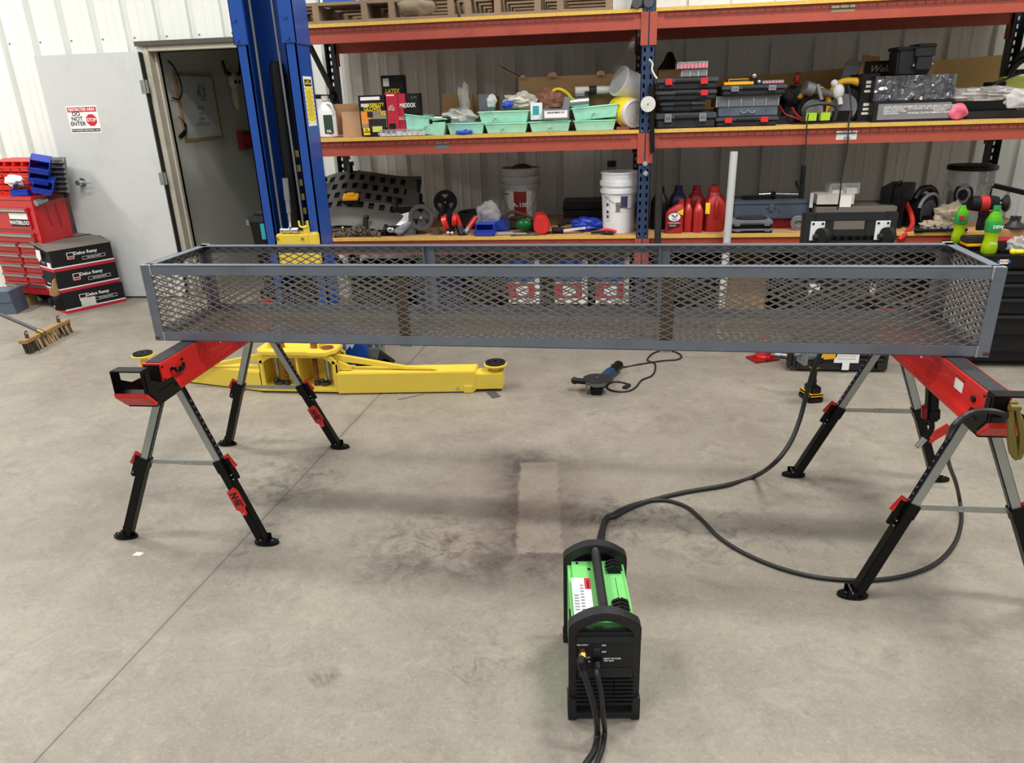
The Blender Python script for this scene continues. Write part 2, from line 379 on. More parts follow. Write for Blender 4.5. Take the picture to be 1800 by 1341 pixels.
# ---------------------------------------------------------------- back wall of ribbed steel panels
WY = 6.1
mat('wall_panel', (230, 233, 228), .45, 0, .02, 2)
mat('wall_panel2', (226, 222, 210), .5, 0, .03, 2)
def ribbed(xs, x0, x1, z0, z1, g):
    pts = [(x0, -.034)]
    for x in xs:
        if x-.04 > x0 and x+.04 < x1:
            pts += [(x-.034, -.034), (x-.030, -.0), (x+.024, -.0), (x+.028, -.034)]
        for dx in (.10, .112, .17, .182):   # small stiffening steps between the channels
            if x0 < x+dx-.004 and x+dx+.008 < x1: pts += [(x+dx-.004, -.034), (x+dx, -.0362), (x+dx+.004, -.0362), (x+dx+.008, -.034)]
    pts.append((x1, -.034))
    vs = [(x, WY+y, z) for z in (z0, z1) for x, y in pts]; n = len(pts)
    g.add(vs, [(i, i+1, n+i+1, n+i) for i in range(n-1)])
    g.add([(x0, WY+.02, z0), (x1, WY+.02, z0), (x1, WY+.02, z1), (x0, WY+.02, z1)], [(0, 1, 2, 3)])
ribL = [-3.30-.28*k for k in range(-2, 20)][::-1]
ribR = [.55+.308*k for k in range(-11, 14)]
OX0, OX1, OZ = -3.72, -2.82, 2.045
g = G()
ribbed([x for x in ribL if x < OX0], -8.6, OX0-.04, 0, OZ+.05, g)
ribbed([x for x in ribL], -8.6, OX1+.04, OZ+.05, 5.4, g)
ribbed(ribR, OX1+.04, 5.5, 0, 5.4, g)
zs_ = at_y(240, 67, WY).z
g.mats = ['wall_panel', 'grey_steel']; g.cur = 1
for x in ribL: g.cyl((x+.045, WY-.034, zs_), (x+.045, WY-.040, zs_), .007, n=8)
struct('wall_back', g, 'wall_panel', sm=4)
# side walls and far things stay out of frame; left and right walls close the hall
g = G()
for (x, s_) in ((-8.7, 1),): g.box(x-.1, x, -4, 9.6, 0, 5.4)
struct('wall_left', g, 'wall_panel2')
g = G(); g.box(5.5, 5.6, -4, 9.6, 0, 5.4); struct('wall_right', g, 'wall_panel2')
# room behind the door
g = G(); g.box(-3.86, -3.76, WY+.13, 9.5, 0, 2.75); struct('wall_office_left', g, 'office_paint')
g = G(); g.box(-3.86, -.9, 9.4, 9.5, 0, 2.75); struct('wall_office_far', g, 'office_paint')
g = G(); g.box(-1.0, -.9, WY+.13, 9.4, 0, 2.75); struct('wall_office_right', g, 'office_paint')
g = G(); g.box(-3.76, OX0, WY+.03, WY+.13, 0, 2.75); g.box(OX1, -.9, WY+.03, WY+.13, 0, 2.75); g.box(OX0, OX1, WY+.03, WY+.13, OZ, 2.75)
struct('wall_office_front', g, 'office_paint')
g = G(); g.box(-3.86, -.9, WY+.03, 9.5, 2.75, 2.8); struct('ceiling_office', g, 'office_paint')
# door frame, head trim
g = G(); g.mat('frame_paint')
g.box(OX0-.045, OX0, WY-.045, WY+.14, 0, OZ+.04); g.box(OX1, OX1+.045, WY-.045, WY+.14, 0, OZ+.04); g.box(OX0, OX1, WY-.045, WY+.14, OZ, OZ+.04)
g.box(OX0, OX0+.02, WY+.03, WY+.07, 0, OZ)
struct('trim_1', g, 'frame_paint', bev=.004)
g = G(); g.box(OX0-.09, OX1+.09, WY-.07, WY-.005, OZ+.04, OZ+.075); struct('trim_2', g, 'dark_trim')
# door slab, swung open flat along the wall
dr = bpy.data.objects.new('door_1', None); C.objects.link(dr); dr['kind'] = 'structure'; dr['label'] = 'white steel door swung open flat against the ribbed wall, with a restricted area sign'
HX = OX0-.045; DW = .91
dr.location = (HX-.012, WY-.095, 0); dr.rotation_euler = (0, 0, .02)
g = G(); g.box(-DW, 0, -.0, .044, .015, 2.045); make('door_leaf', g, 'white_paint', dr, .003)
g = G(); g.box(.0005, .011, .006, .05, .02, 2.04); make('gap_shade_strip', g, 'rubber', dr)  # dark strip standing in for the shaded gap between slab and frame
for z in (.25, 1.05, 1.78):
    g = G(); g.cyl((.008, -.006, z-.055), (.008, -.006, z+.055), .008, n=10); g.box(-.03, .008, -.003, .0, z-.05, z+.05); g.box(.008, .035, -.003, .0, z-.05, z+.05); make('hinge', g, 'galvanized', dr)
hp = at_y(146, 320, WY-.11)
hx = hp.x-dr.location.x; hz = hp.z
g = G(); g.cyl((hx, .0, hz), (hx, -.012, hz), .035, n=24); g.cyl((hx, -.01, hz), (hx, -.055, hz), .012, n=14); g.cyl((hx, -.045, hz), (hx, -.075, hz), .026, .022, n=24); g.tube([(hx, -.06, hz), (hx+.06, -.062, hz), (hx+.11, -.055, hz)], .008)
make('door_handle', g, 'chrome', dr)
a = at_y(115, 187, WY-.11); b_ = at_y(168, 224, WY-.11)
sx0, sz1 = a.x-dr.location.x, a.z; SW, SH = .275, .215
g = G(); g.mat('paper_white'); g.box(sx0, sx0+SW, -.0015, 0, sz1-SH, sz1); g.mat('ink_red'); g.box(sx0+.008, sx0+SW-.008, -.002, 0, sz1-.048, sz1-.01)
g.mat('ink'); g.box(sx0+.008, sx0+SW-.008, -.002, 0, sz1-SH+.01, sz1-SH+.035)
cx, cz, r_ = sx0+SW*.75, sz1-SH*.53, .050
g.mat('ink_red'); g.prism([(cx+r_*math.cos(PI/8+k*PI/4), cz+r_*math.sin(PI/8+k*PI/4)) for k in range(8)], -.002, 0)
sg = make('sign', g, None, dr); sg['label'] = 'white and red restricted area sign'
T = lambda s, size, x, z, m, **k: text(sg, s, size, (x, -.0026, z), m, **k)
T('RESTRICTED AREA', .030, sx0+SW/2, sz1-.029, 'ink_white', bold=.02, sx=.95)
T('DO\nNOT\nENTER', .046, sx0+SW*.29, sz1-SH*.53+.012, 'ink', bold=.015); T('STOP', .038, cx, cz, 'ink_white', bold=.02, sx=.9)
T('AUTHORIZED PERSONNEL ONLY', .017, sx0+SW/2, sz1-SH+.022, 'ink_white', bold=.01)
# whiteboard, cable, skull on the office wall
OWX = -3.76
def at_x(u, v, x): d = ray(u, v); return CO + d*(x/d.x)
a = at_x(372, 136, OWX+.02); b_ = at_x(390, 238, OWX+.02); a0 = at_x(302, 134, OWX+.02)
wy0, wy1, wz0, wz1 = 6.45, a.y, b_.z, a.z
t = thing('whiteboard', 'whiteboard in a wooden frame with faint writing on the wall of the dim back room', 'whiteboard', (OWX+.001, wy0, wz0))
g = G(); g.box(0, .012, 0, wy1-wy0, 0, wz1-wz0); make('board', g, 'whiteboard', t)
g = G(); W_ = wy1-wy0; H_ = wz1-wz0
g.box(0, .02, -.025, W_+.025, -.025, .0); g.box(0, .02, -.025, W_+.025, H_, H_+.025); g.box(0, .02, -.025, 0, 0, H_); g.box(0, .02, W_, W_+.025, 0, H_); make('board_frame', g, 'wood', t)
for s, sz, y, z in (('A S', .12, .38, H_-.14), ('notes\ncall\nparts\nweld & cut', .055, .32, H_*.36), ('40 x 8\n25 x 12\n16 x 40\n= 60 ft', .045, W_-.22, H_-.14)):
    text(t, s, sz, (.014, y, z), 'ink_grey', rot=(PI/2, 0, PI/2))
q = at_x(408, 150, OWX+.03)
g = G(); g.mat('bone'); g.ball((.05, 0, .1), (.05, .07, .09)); g.ball((.05, 0, -.05), (.04, .045, .13)); g.mat('ink'); g.ball((.09, .035, .08), .018); g.ball((.09, -.035, .08), .018)
g.mat('black_plastic'); g.tube([(.05, -.05, .15), (.06, -.14, .17), (.06, -.18, .27)], [.02]*7+[.014]*5+[.006]); g.tube([(.05, .05, .15), (.06, .14, .17), (.06, .18, .27)], [.02]*7+[.014]*5+[.006])
solo('animal_skull', g, None, 'horned pale animal skull mounted on the dim back room wall', 'skull', (OWX, q.y, q.z-.05))
g = G(); p = [at_x(u, v, OWX+.03) for u, v in ((296, 107), (306, 118), (316, 140), (320, 160), (315, 174), (303, 172))]; g.tube(p, .007)
solo('hanging_cable', g, 'cable_rubber', 'black cable looping down in front of the whiteboard', 'cable')
g = G(); p = [at_x(u, v, OWX+.03) for u, v in ((314, 205), (325, 218), (326, 230), (318, 240))]; g.tube(p, [.004]*6+[.012]*7+[.02]*6)
solo('hanging_strap', g, 'black_plastic', 'short black strap hanging at the lower corner of the whiteboard', 'strap')
q = at_x(432, 246, OWX+.03)
g = G(); g.mat('dark_red'); g.box(0, .06, -.12, .12, -.09, .09); g.mat('ink_red'); g.box(.06, .064, -.09, .09, -.04, .05); solo('wall_box', g, None, 'small dark red box fixed on the dim back room wall', 'box', (OWX, q.y, q.z), bev=.004)
# ---------------------------------------------------------------- expanded metal trough on the sawhorses
TL, TW, TH, TZ = 2.951, .4157, .2924, .759
tro = thing('mesh_trough', 'long open trough of welded angle iron and expanded metal mesh, laid across both red sawhorses', 'steel trough', (-.2444, 2.428, TZ), -.0345)
hl = TL/2; A = .036; T_ = .0035
def rail_x(y, z, sy, sz, name, x0=-hl, x1=hl, label=None):
    g = G(); g.box(x0, x1, y, y+T_*sy, z, z+A*sz) ; g.box(x0, x1, y, y+A*sy, z, z+T_*sz); return make(name, g, 'steel', tro)
rail_x(0, TH, 1, -1, 'top_rail', -hl+.0, hl); rail_x(TW, TH, -1, -1, 'top_rail')
rail_x(0, 0, 1, 1, 'bottom_rail'); rail_x(TW, 0, -1, 1, 'bottom_rail')
for sx in (-1, 1):
    for z, sz, nm in ((TH, -1, 'top_rail'), (0, 1, 'bottom_rail')):
        g = G(); x = sx*hl; g.box(x, x-T_*sx, T_, TW-T_, z, z+A*sz); g.box(x, x-A*sx, T_, TW-T_, z, z+T_*sz); make(nm, g, 'steel', tro)
    for y, sy in ((0, 1), (TW, -1)):
        g = G(); x = sx*hl; e = .0006
        g.mat('steel'); g.box(x+e*sx, x-A*1.05*sx, y-e*sy, y+T_*sy, -.0005, TH+.0005); g.box(x+e*sx, x-T_*sx, y, y+A*sy, -.0005, TH+.0005)
        g.mat('weld')
        for zz in (TH-.036, 0.0):
            pts = [(x-A*1.06*sx, y-.001*sy, zz+.036*k/6) for k in range(7)]; g.tube(pts, .0028, 6, 0)
        if True: g.tube([(x-sx*.004, y-sy*.0, TH+.001), (x-sx*A*.5, y+sy*.002, TH+.0015), (x-sx*A*1.1, y+sy*.004, TH+.001)], .0032, 6, 3)
        g.mat('rust'); g.box(x+2*e*sx, x-A*.5*sx, y-2*e*sy, y, .004, .016)
        make('corner_post', g, None, tro)
for px in (-.475, .455):
    for y, sy in ((T_+.0045, 1), (TW-T_-.0045, -1)):
        g = G(); g.mat('rust' if sy > 0 else 'steel'); g.box(px-.021, px+.021, y, y+T_*sy, T_, TH-T_); g.box(px-.021, px-.021+T_, y, y+.03*sy, T_, TH-T_); make('middle_post', g, None, tro)
    g = G(); g.mat('grey_steel'); g.box(px-.021, px+.021, .002, TW-.002, -.004, -.0002); g.mat('galvanized'); g.box(px-.021, px+.021, -.003, .004, -.006, -.0008); make('cross_bar', g, None, tro)
def expanded(Lx, Ly, lwd=.0508, swd=.0234, w=.0052, t=.0028):
    g = G(); nx = int(Lx/(lwd/2)); h = swd/2; K = int(Ly/h); dx = Lx/nx; h = Ly/K
    for k in range(K+1):
        vs = []; fs = []
        for i in range(nx+1):
            y = k*h+h/2*(1 if (i+k) % 2 == 0 else -1); y = min(max(y, 0), Ly); x = i*dx
            vs += [(x, y-w/2, -t), (x, y+w/2, -t*.2), (x, y+w/2, t), (x, y-w/2, t*.2)]
        for i in range(nx):
            a = 4*i
            for q in range(4): fs.append((a+q, a+(q+1) % 4, a+4+(q+1) % 4, a+4+q))
        g.add(vs, fs)
    return g
m_ = .004
for y, in ((T_+.002,), (TW-T_-.002,)):
    g = expanded(TL-.012, TH-.012); g.xf(tr(-hl+.006, y, .006) @ rx(PI/2)); make('mesh_panel', g, 'mesh_steel', tro)
for sx in (-1, 1):
    g = expanded(TW-.014, TH-.012); g.xf(tr(sx*(hl-T_-.002), .007, .006) @ rz(PI/2) @ rx(PI/2)); make('mesh_panel', g, 'mesh_steel', tro)
g = expanded(TL-.012, TW-.014, w=.0056, t=-.0032); g.xf(tr(-hl+.006, .007, T_+.005)); make('mesh_panel', g, 'mesh_steel', tro)
# ---------------------------------------------------------------- sawhorses
def sawhorse(label, x, y, ext, plates, lever=None, yaw=0):
    t = thing('sawhorse', label, 'sawhorse', (x, y, 0), yaw)
    H = TZ-.0065; L = .45
    half = [(.0345, H), (.0365, H-.078), (.046, H-.090), (.051, H-.100), (.052, H-.120), (.046, H-.120), (.045, H-.104), (.030, H-.084), (.030, H-.006)]
    prof = half+[(-x_, z_) for x_, z_ in half[::-1]]
    g = G(); g.prism(prof, -L, L, 'xz')
    g.box(-.0015, .0015, -L+.2, -L+.203, H-.05, H-.04)
    bm_ = make('beam', g, 'red_paint', t)
    g = G(); g.box(-.028, .028, -L+.012, L-.012, H, H+.0025); make('grip_pad', g, 'grip', t)
    for sy in (-1, 1):
        g = G(); g.box(-.031, .031, sy*(L-.02), sy*(L-.003), H-.09, H-.006); make('end_plug', g, 'black_plastic', t)
        # loop bracket at each end of the beam
        e_ = L+ext
        for sx in (-1, 1):
            g = G(); g.mat('horse_black')
            poly = [(e_, .022), (e_, -.062), (e_-.05, -.122), (L-.065, -.122), (L-.030, -.058), (L+.045, -.052), (e_-.042, -.024), (e_-.042, .022)]
            g.prism([(sy*a_, H+b_) for a_, b_ in poly], sx*.055-.0025, sx*.055+.0025, 'yz')
            g.prism([(sy*a_, H+b_) for a_, b_ in ((e_-.012, .012), (e_-.012, -.058), (e_-.052, -.104), (L-.03, -.104), (L-.022, -.075), (e_-.060, -.078), (e_-.030, -.05), (e_-.030, .012))], sx*.058-.002, sx*.058+.002, 'yz')
            g.cyl((sx*.057, sy*(L-.035), H-.090), (sx*.062, sy*(L-.035), H-.090), .007, n=10)
            make('side_bracket', g, None, t, .001)
        a_, b_ = sorted((sy*e_, sy*(e_-.045)))
        g = G(); g.mat('horse_black'); g.box(-.055, .055, a_, b_, H+.018, H+.023);         make('end_bracket', g, None, t, .001)
        c_, d_ = sorted((sy*(e_-.05), sy*(L-.03))); g = G(); g.box(-.053, .053, c_, d_, H-.126, H-.122); make('bracket_floor', g, 'horse_black', t); g = G(); g.box(-.053, .053, a_, b_, H-.064, H-.060); make('bracket_tray', g, 'horse_black', t)
        g = G(); g.prism([(sy*a_, H+b_) for a_, b_ in ((e_+.004, -.056), (e_+.004, -.072), (e_-.046, -.120), (e_-.056, -.112), (e_-.01, -.062))], -.058, .058, 'yz')
        make('hand_tab', g, 'red_plastic', t, .002)
    ft = {}
    for sx in (-1, 1):
        for sy in (-1, 1):
            top = Vector((sx*.030, sy*.365, H-.115)); foot = Vector((sx*.285, sy*.417, .016)); d = foot-top; ln = d.length; dn = d.normalized()
            j = top+dn*(ln*.475); out = Vector((sx, 0, 0)); out = (out-dn*out.dot(dn)).normalized(); side = dn.cross(out)
            key = ('n' if sy < 0 else 'f')+('r' if sx > 0 else 'l')
            g = G(); g.mat('galvanized'); g.bar(top, j+dn*.05, .026, .030, up=(0, 1, 0))
            for s_ in (1, -1):
                g.mat('dark_reflection'); g.bar(top+out*.0152*s_, j+out*.0152*s_, .0018, .021, up=(0, 1, 0))  # dark strips imitate the dark reflection on the leg's side faces
                g.mat('ink_grey' if s_ < 0 else 'chrome')
                for k in range(11):
                    c = top+dn*(.07+.024*k); g.cyl(c+out*.0158*s_, c+out*.0166*s_, .0048, n=10)
            up_ = make('upper_leg', g, None, t, 0)
            g = G(); g.bar(j, foot, .034, .038, up=(0, 1, 0)); 
            g.bar(j-dn*.005, j+dn*.045, .039, .043, up=(0, 1, 0))
            lo_ = make('lower_leg', g, 'horse_black', t, .002); ft[key] = (j, dn, out, side)
            g = G(); g.mat('horse_black'); c = j+dn*.045+out*.026; g.bar(c-dn*.045, c+dn*.045, .030, .012, up=(0, 1, 0))
            g.mat('chrome'); g.cyl(c+dn*.02+side*.02, c+dn*.02-side*.02, .004, n=8); g.cyl(c+dn*.038+side*.02, c+dn*.038-side*.02, .004, n=8)
            g.mat('red_plastic'); a = c-dn*.045+out*.006; g.bar(a-dn*.012, a+dn*.045+out*.012, .026, .007, up=(0, 1, 0))
            make('clamp_lever', g, None, t, .001)
            # foot
            g = G(); g.mat('horse_black'); fx, fy = foot.x+sx*.012, foot.y
            pl = [(fx+.050*math.cos(a), fy+.026*math.sin(a)) for a in [k*PI/8 for k in range(16)]]
            g.prism(pl, 0, .011, 'xy'); g.box(fx-.022, fx+.012, fy-.024, fy-.019, .008, .034); g.box(fx-.022, fx+.012, fy+.019, fy+.024, .008, .034)
            g.mat('chrome'); g.cyl((fx+.022*sx, fy, .011), (fx+.022*sx, fy, .014), .006, n=10); g.cyl((fx-.01, fy-.027, .03), (fx-.01, fy+.027, .03), .004, n=8)
            make('foot', g, None, t, .001)
            if key in plates:
                nf = Vector((0, -1, 0)); nf = (nf-dn*nf.dot(dn)).normalized(); wd_ = dn.cross(nf); c = j+dn*.165+nf*.0225
                def plate_pt(a_, b_, h_=0): return c+dn*a_+wd_*b_+nf*h_
                g = G(); g.mat('red_plastic')
                pl_ = [(-.055, -.012), (-.045, .024), (.034, .024), (.044, .012), (.062, .011), (.068, 0), (.062, -.011), (.040, -.012), (.030, -.022), (-.035, -.022)]
                vs = [plate_pt(a_, b_, h_) for h_ in (-.003, .003) for a_, b_ in pl_]; n_ = len(pl_); g.add(vs, [tuple(range(n_)), tuple(range(2*n_-1, n_-1, -1))]+[(k, n_+k, n_+(k+1) % n_, (k+1) % n_) for k in range(n_)])
                g.mat('chrome'); g.cyl(plate_pt(.056, 0, .003), plate_pt(.056, 0, .006), .005, n=10)
                pt = make('handle_plate', g, None, t, .001)
                M3 = Matrix((wd_*1, -dn, nf)); M3 = Matrix((dn, nf.cross(dn), nf)).transposed()
                text(pt, 'N·hi', .040, plate_pt(-.008, .002, .0036), 'ink', rot=M3.to_euler(), bold=.04, sx=.75)
                text(pt, 'shock', .012, plate_pt(.014, -.014, .0036), 'ink', rot=M3.to_euler(), bold=.02)
            if key == lever:
                c = j+dn*.16+out*.018; e = c+out*.07-dn*.055+Vector((0, 0, 0.0)); g = G(); g.mat('red_plastic'); g.bar(c, c+(out*.085+dn*-.03), .040, .008, up=(0, 1, 0)); g.cyl(c-side*.02, c+side*.02, .012, n=12); g.mat('ink_white'); g.bar(c+out*.03-dn*.017-Vector((0, 0, 0)), c+out*.055-dn*.026, .004, .0095, up=(0, 1, 0)); make('handle_plate', g, None, t, .002)
    for sy in (-1, 1):
        a = ft[('n' if sy < 0 else 'f')+'l'][0]; b = ft[('n' if sy < 0 else 'f')+'r'][0]; a = a+Vector((.015, 0, -.012)); b = b+Vector((-.015, 0, -.012)); m = a.lerp(b, .45)
        g = G(); g.bar(a, m+Vector((.01, 0, 0)), .016, .003, up=(0, 1, 0)); g.bar(m, b, .019, .005, up=(0, 1, 0)); g.cyl(m+Vector((.02, -.006, 0)), m+Vector((.02, .006, 0)), .004, n=8); make('spreader', g, 'galvanized', t)
    return t, bm_, H, L
hs, bm_, H, L = sawhorse('red and black folding sawhorse holding up the left end of the mesh trough', -1.592, 2.685, .14, ('nr', 'fr'))
text(hs, 'M', .06, (.0362, -.02, H-.035), 'ink_white', rot=(PI/2, 0, PI/2), bold=.04, shear=.3)
g = G(); g.mat('horse_black'); hy = -L+.085
g.tube([(.036, hy-.03, H-.040), (.050, hy-.028, H-.034), (.050, hy-.020, H-.050), (.050, hy, H-.056), (.052, hy+.004, H-.04), (.052, hy+.01, H-.056), (.050, hy+.028, H-.052), (.050, hy+.03, H-.036)], .0055, 8)
g.cyl((.034, hy+.045, H-.028), (.040, hy+.045, H-.028), .0045, n=10); g.cyl((.034, -L+.008, H-.014), (.038, -L+.008, H-.014), .004, n=8); g.cyl((.034, -L+.008, H-.06), (.038, -L+.008, H-.06), .004, n=8)
make('hook', g, None, hs)
hs2, bm_, H, L = sawhorse('red and black folding sawhorse under the right end of the mesh trough', 1.132, 2.535, .085, (), 'fr')
text(hs2, 'M', .07, (-.0362, .02, H-.03), 'ink_white', rot=(PI/2, 0, -PI/2), bold=.04, shear=.3)
g = G(); g.mat('paper_white'); g.box(-.0372, -.036, -L+.135, -L+.19, H-.058, H-.018); g.mat('ink_red'); g.box(-.0376, -.036, -L+.135, -L+.19, H-.024, H-.018); make('sticker', g, None, hs2)
g = G(); g.cyl((-.034, -L+.06, H-.045), (-.042, -L+.06, H-.045), .010, n=12); g.cyl((-.034, -L+.008, H-.014), (-.038, -L+.008, H-.014), .004, n=8); g.cyl((-.034, -L+.008, H-.06), (-.038, -L+.008, H-.06), .004, n=8); make('knob', g, 'black_plastic', hs2)
# ---------------------------------------------------------------- welder
wd = thing('welding_machine', 'small lime green and black welding machine standing on the concrete floor', 'welder', (.013, 1.526, 0), .10)
WW, WL, WH = .094, .335, .308
g = G(); g.box(-.083, .083, .02, WL-.02, .025, WH-.012); make('shell', g, 'welder_green', wd, .012)
def bezel(y0, y1, sgn):
    g = G(); g.mat('welder_black')
    zt = .262
    g.box(-WW, -WW+.022, y0, y1, .02, zt+.014); g.box(WW-.022, WW, y0, y1, .02, zt+.014)
    g.box(-WW+.01, WW-.01, y0+.006, y1-.004, .02, .289); g.prism([(y0+.001, .262), (y0+.006, .262), (y0+.006, .289)], -WW+.015, WW-.015, 'yz')
    N_ = 16; xo = WW-.016; ri = WW-.021
    outer = [(-WW, .262), (-WW, .302), (-WW+.005, .314)]+[(-xo+2*xo*k/N_, .322+.029*(1-abs(-1+2*k/N_)**2.0)) for k in range(N_+1)]+[(WW-.005, .314), (WW, .302), (WW, .262)]
    inner = [(-ri, .262), (-ri, .284)]+[(ri*.94*(-1+2*k/N_), .294+.032*(1-abs(-1+2*k/N_)**2.0)) for k in range(N_+1)]+[(ri, .284), (ri, .262)]
    inner = inner[::-1]
    g.prism(outer+inner, y0-.003, y1+.003, 'xz')
    return g
g = bezel(0, .03, 1)
# front foot with bumpers
g.box(-WW-.003, -WW+.02, -.008, .04, 0, .075); g.box(WW-.02, WW+.003, -.008, .04, 0, .075); g.box(-WW, WW, -.008, .012, .008, .03)
make('front_bezel', g, None, wd, .004)
g = bezel(WL-.03, WL, -1); g.box(-WW-.003, WW+.003, WL-.04, WL+.006, 0, .03); make('rear_bezel', g, None, wd, .004)
g = G(); g.tube([(0, .02, .336), (0, .05, .330), (0, .12, .328), (0, WL-.10, .328), (0, WL-.05, .330), (0, WL-.02, .336)], .0135, 12, 5); g.prism([(-WW+.02, .262), (WW-.02, .262), (WW-.03, .30), (.05, .326), (-.05, .326), (-WW+.03, .30)], WL-.012, WL-.004, 'xz'); make('carry_handle', g, 'welder_black', wd)
# recessed panel, louvres, ledge
g = G(); g.mat('ink'); g.box(-.070, .074, -.0012, .004, .175, .262); g.mat('welder_black')
g.prism([(-.006, .262), (.004, .262), (.016, .276), (.0, .276)], -.072, .074, 'yz')
g.prism([(-.001, .150), (-.010, .150), (-.003, .176), (.004, .176)], -.070, .073, 'yz')
for k in range(7):
    z = .142-k*.0135
    for a, b in ((-.075, .022), (.026, .078)):
        g.prism([(-.008, z), (.004, z), (.004, z-.0045), (-.006, z-.0075)], a, b, 'yz')
make('rear_panel', g, None, wd)
g = G(); g.prism([(-.0045, .222), (-.0012, .205), (-.0012, .240), (-.0052, .238)], -.030, -.012, 'yz'); make('power_switch', g, 'dark_plastic', wd)
for s, x, z, al in (('GAS INPUT', -.058, .2515, 'CENTER'), ('ON', -.008, .2495, 'LEFT'), ('OFF', -.008, .228, 'LEFT'), ('INPUT VOLTAGE', -.003, .206, 'LEFT'), ('120V 60Hz', -.003, .199, 'LEFT'), ('20V', -.049, .210, 'LEFT'), ('1Hz', -.049, .197, 'LEFT')):
    text(wd, s, .0068 if len(s) < 6 else .0060, (x, -.0016, z), 'ink_white', bold=.02, align=al)
g = G(); g.mat('brass'); g.cyl((-.058, .0, .232), (-.058, -.012, .231), .0085, n=6); g.cyl((-.058, -.012, .231), (-.057, -.026, .226), .0105, .010, n=6); g.cyl((-.057, -.026, .226), (-.056, -.034, .221), .007, n=12); make('gas_fitting', g, None, wd)
g = G(); g.cyl((-.020, .0, .200), (-.020, -.012, .200), .015, n=12); g.cyl((-.020, -.012, .200), (-.019, -.028, .194), .012, .0095, n=10); make('cable_gland', g, 'black_plastic', wd)
for y in (.085, .262):
    g = G(); g.box(.032, .068, y-.022, y+.022, WH-.013, WH-.004)
    for sx in (-1, 1):
        for k in range(3): g.prism([(.050+sx*.002, WH-.004), (.050+sx*.024, WH-.004), (.050+sx*.020, WH+.004), (.050+sx*.002, WH+.012)], y-.02+k*.015, y-.011+k*.015, 'xz')
    g.cyl((.05, y-.022, WH+.0), (.05, y+.022, WH+.0), .006, n=10)
    make('hinge', g, 'black_plastic', wd)
g = G(); g.box(.0495, .0508, .098, .222, WH-.0125, WH-.0112); make('lid_seam', g, 'ink', wd)
g = G(); g.mat('paper_white'); g.box(-.076, -.022, .060, .222, WH-.012, WH-.0113); g.mat('ink_red'); g.box(-.040, -.0225, .170, .221, WH-.0114, WH-.0110)
g.mat('ink_grey'); 
for k in range(9):
    g.box(-.072, -.058, .080+k*.012, .087+k*.012, WH-.0114, WH-.0111) if k < 6 else None
    g.box(-.054, -.043, .080+k*.013, .087+k*.013, WH-.0114, WH-.0111)
st = make('warning_label', g, None, wd); st['label'] = 'white and red warning label'
text(wd, 'WARNING', .008, (-.031, .191, WH-.0108), 'ink', rot=(0, 0, -PI/2), bold=.02)
g = G()
for x, y in ((-.055, .292), (-.022, .262), (.040, .292)): g.cyl((x, y, WH-.013), (x, y, WH-.009), .004, n=10)
g.box(-.087, -.083, .05, .12, .17, .27); make('side_latch', g, 'black_plastic', wd)
def wl(x, y, z): return wd.matrix_basis @ Vector((x, y, z)) if False else Vector((.013, 1.526, 0))+rz(.10).to_3x3() @ Vector((x, y, z))
# hose and power cord running out of frame at the bottom
def fl(u, v, z=.008): return at_z(u, v, z)
g = G(); p0 = wl(-.056, -.034, .221); g.mat('cable_rubber')
g.tube([p0, at_y(1024, 1175, 1.462), at_y(1037, 1215, 1.445), at_y(1047, 1255, 1.437), fl(1050, 1290, .01), fl(1045, 1318, .009), fl(1030, 1342, .009), fl(1010, 1372, .009), fl(985, 1420, .009)], .0085, 12, 8)
g.mat('black_plastic'); g.tube([p0, at_y(1021, 1160, 1.468), at_y(1024, 1175, 1.462)], .0115, 12, 4)
solo('gas_hose', g, None, 'thick black gas hose from the brass fitting of the welding machine', 'hose')
g = G(); p0 = wl(-.019, -.028, .194)
g.tube([p0, at_y(1049, 1182, 1.46), at_y(1056, 1215, 1.445), at_y(1060, 1255, 1.43), fl(1063, 1285, .009), fl(1059, 1315, .008), fl(1050, 1340, .008), fl(1040, 1372, .008), fl(1030, 1420, .008)], .0068, 12, 8)
solo('power_cord', g, 'cable_rubber', 'black power cord from the round cable gland of the welding machine', 'cord')
# torch lead and ground lead
rear = wl(0, WL, .05)
gp = [wl(.02, WL+.004, .10), wl(.02, WL+.05, .07), fl(1062, 925, .012), fl(1085, 905, .011), fl(1130, 884), fl(1200, 866), fl(1275, 853, .009), fl(1325, 838, .012)]
up = [at_y(1360, 815, 2.74), at_y(1388, 780, 2.78), at_y(1405, 740, 2.84), at_y(1416, 700, 2.88), at_y(1430, 650, 2.90), at_y(1450, 605, 2.91), at_y(1480, 560, 2.92), Vector((.96, 2.94, .82)), Vector((1.13, 2.95, .785)), Vector((1.24, 2.92, .76)), Vector((1.265, 2.86, .68)), Vector((1.24, 2.66, .70)), at_y(1642, 640, 2.49), at_y(1640, 655, 2.45)]
g = G(); g.tube(gp+up, .0095, 12, 8)
tl = solo('torch_lead', g, 'cable_rubber', 'thick black torch lead sweeping from the welder up behind the mesh trough', 'cable')
gu = thing('welding_torch', 'black welding torch with bent metal neck hanging under the right red sawhorse beam', 'welding torch', (0, 0, 0))
q0 = at_y(1640, 655, 2.45); q1 = at_y(1637, 735, 2.45)
g = G(); g.bar(q0, q1, .036, .040, up=(0, 1, 0)); g.bar(q1-(q1-q0)*.25, q1+(q1-q0)*.05, .046, .044, up=(0, 1, 0)); make('handle', g, 'black_plastic', gu, .008)
g = G(); d_ = Vector((-.028, -.01, 0)); m0 = q0.lerp(q1, .72); g.bar(m0+d_, m0+(q1-q0)*.26+d_, .016, .02, up=(0, 1, 0)); make('trigger', g, 'dark_red', gu, .003)
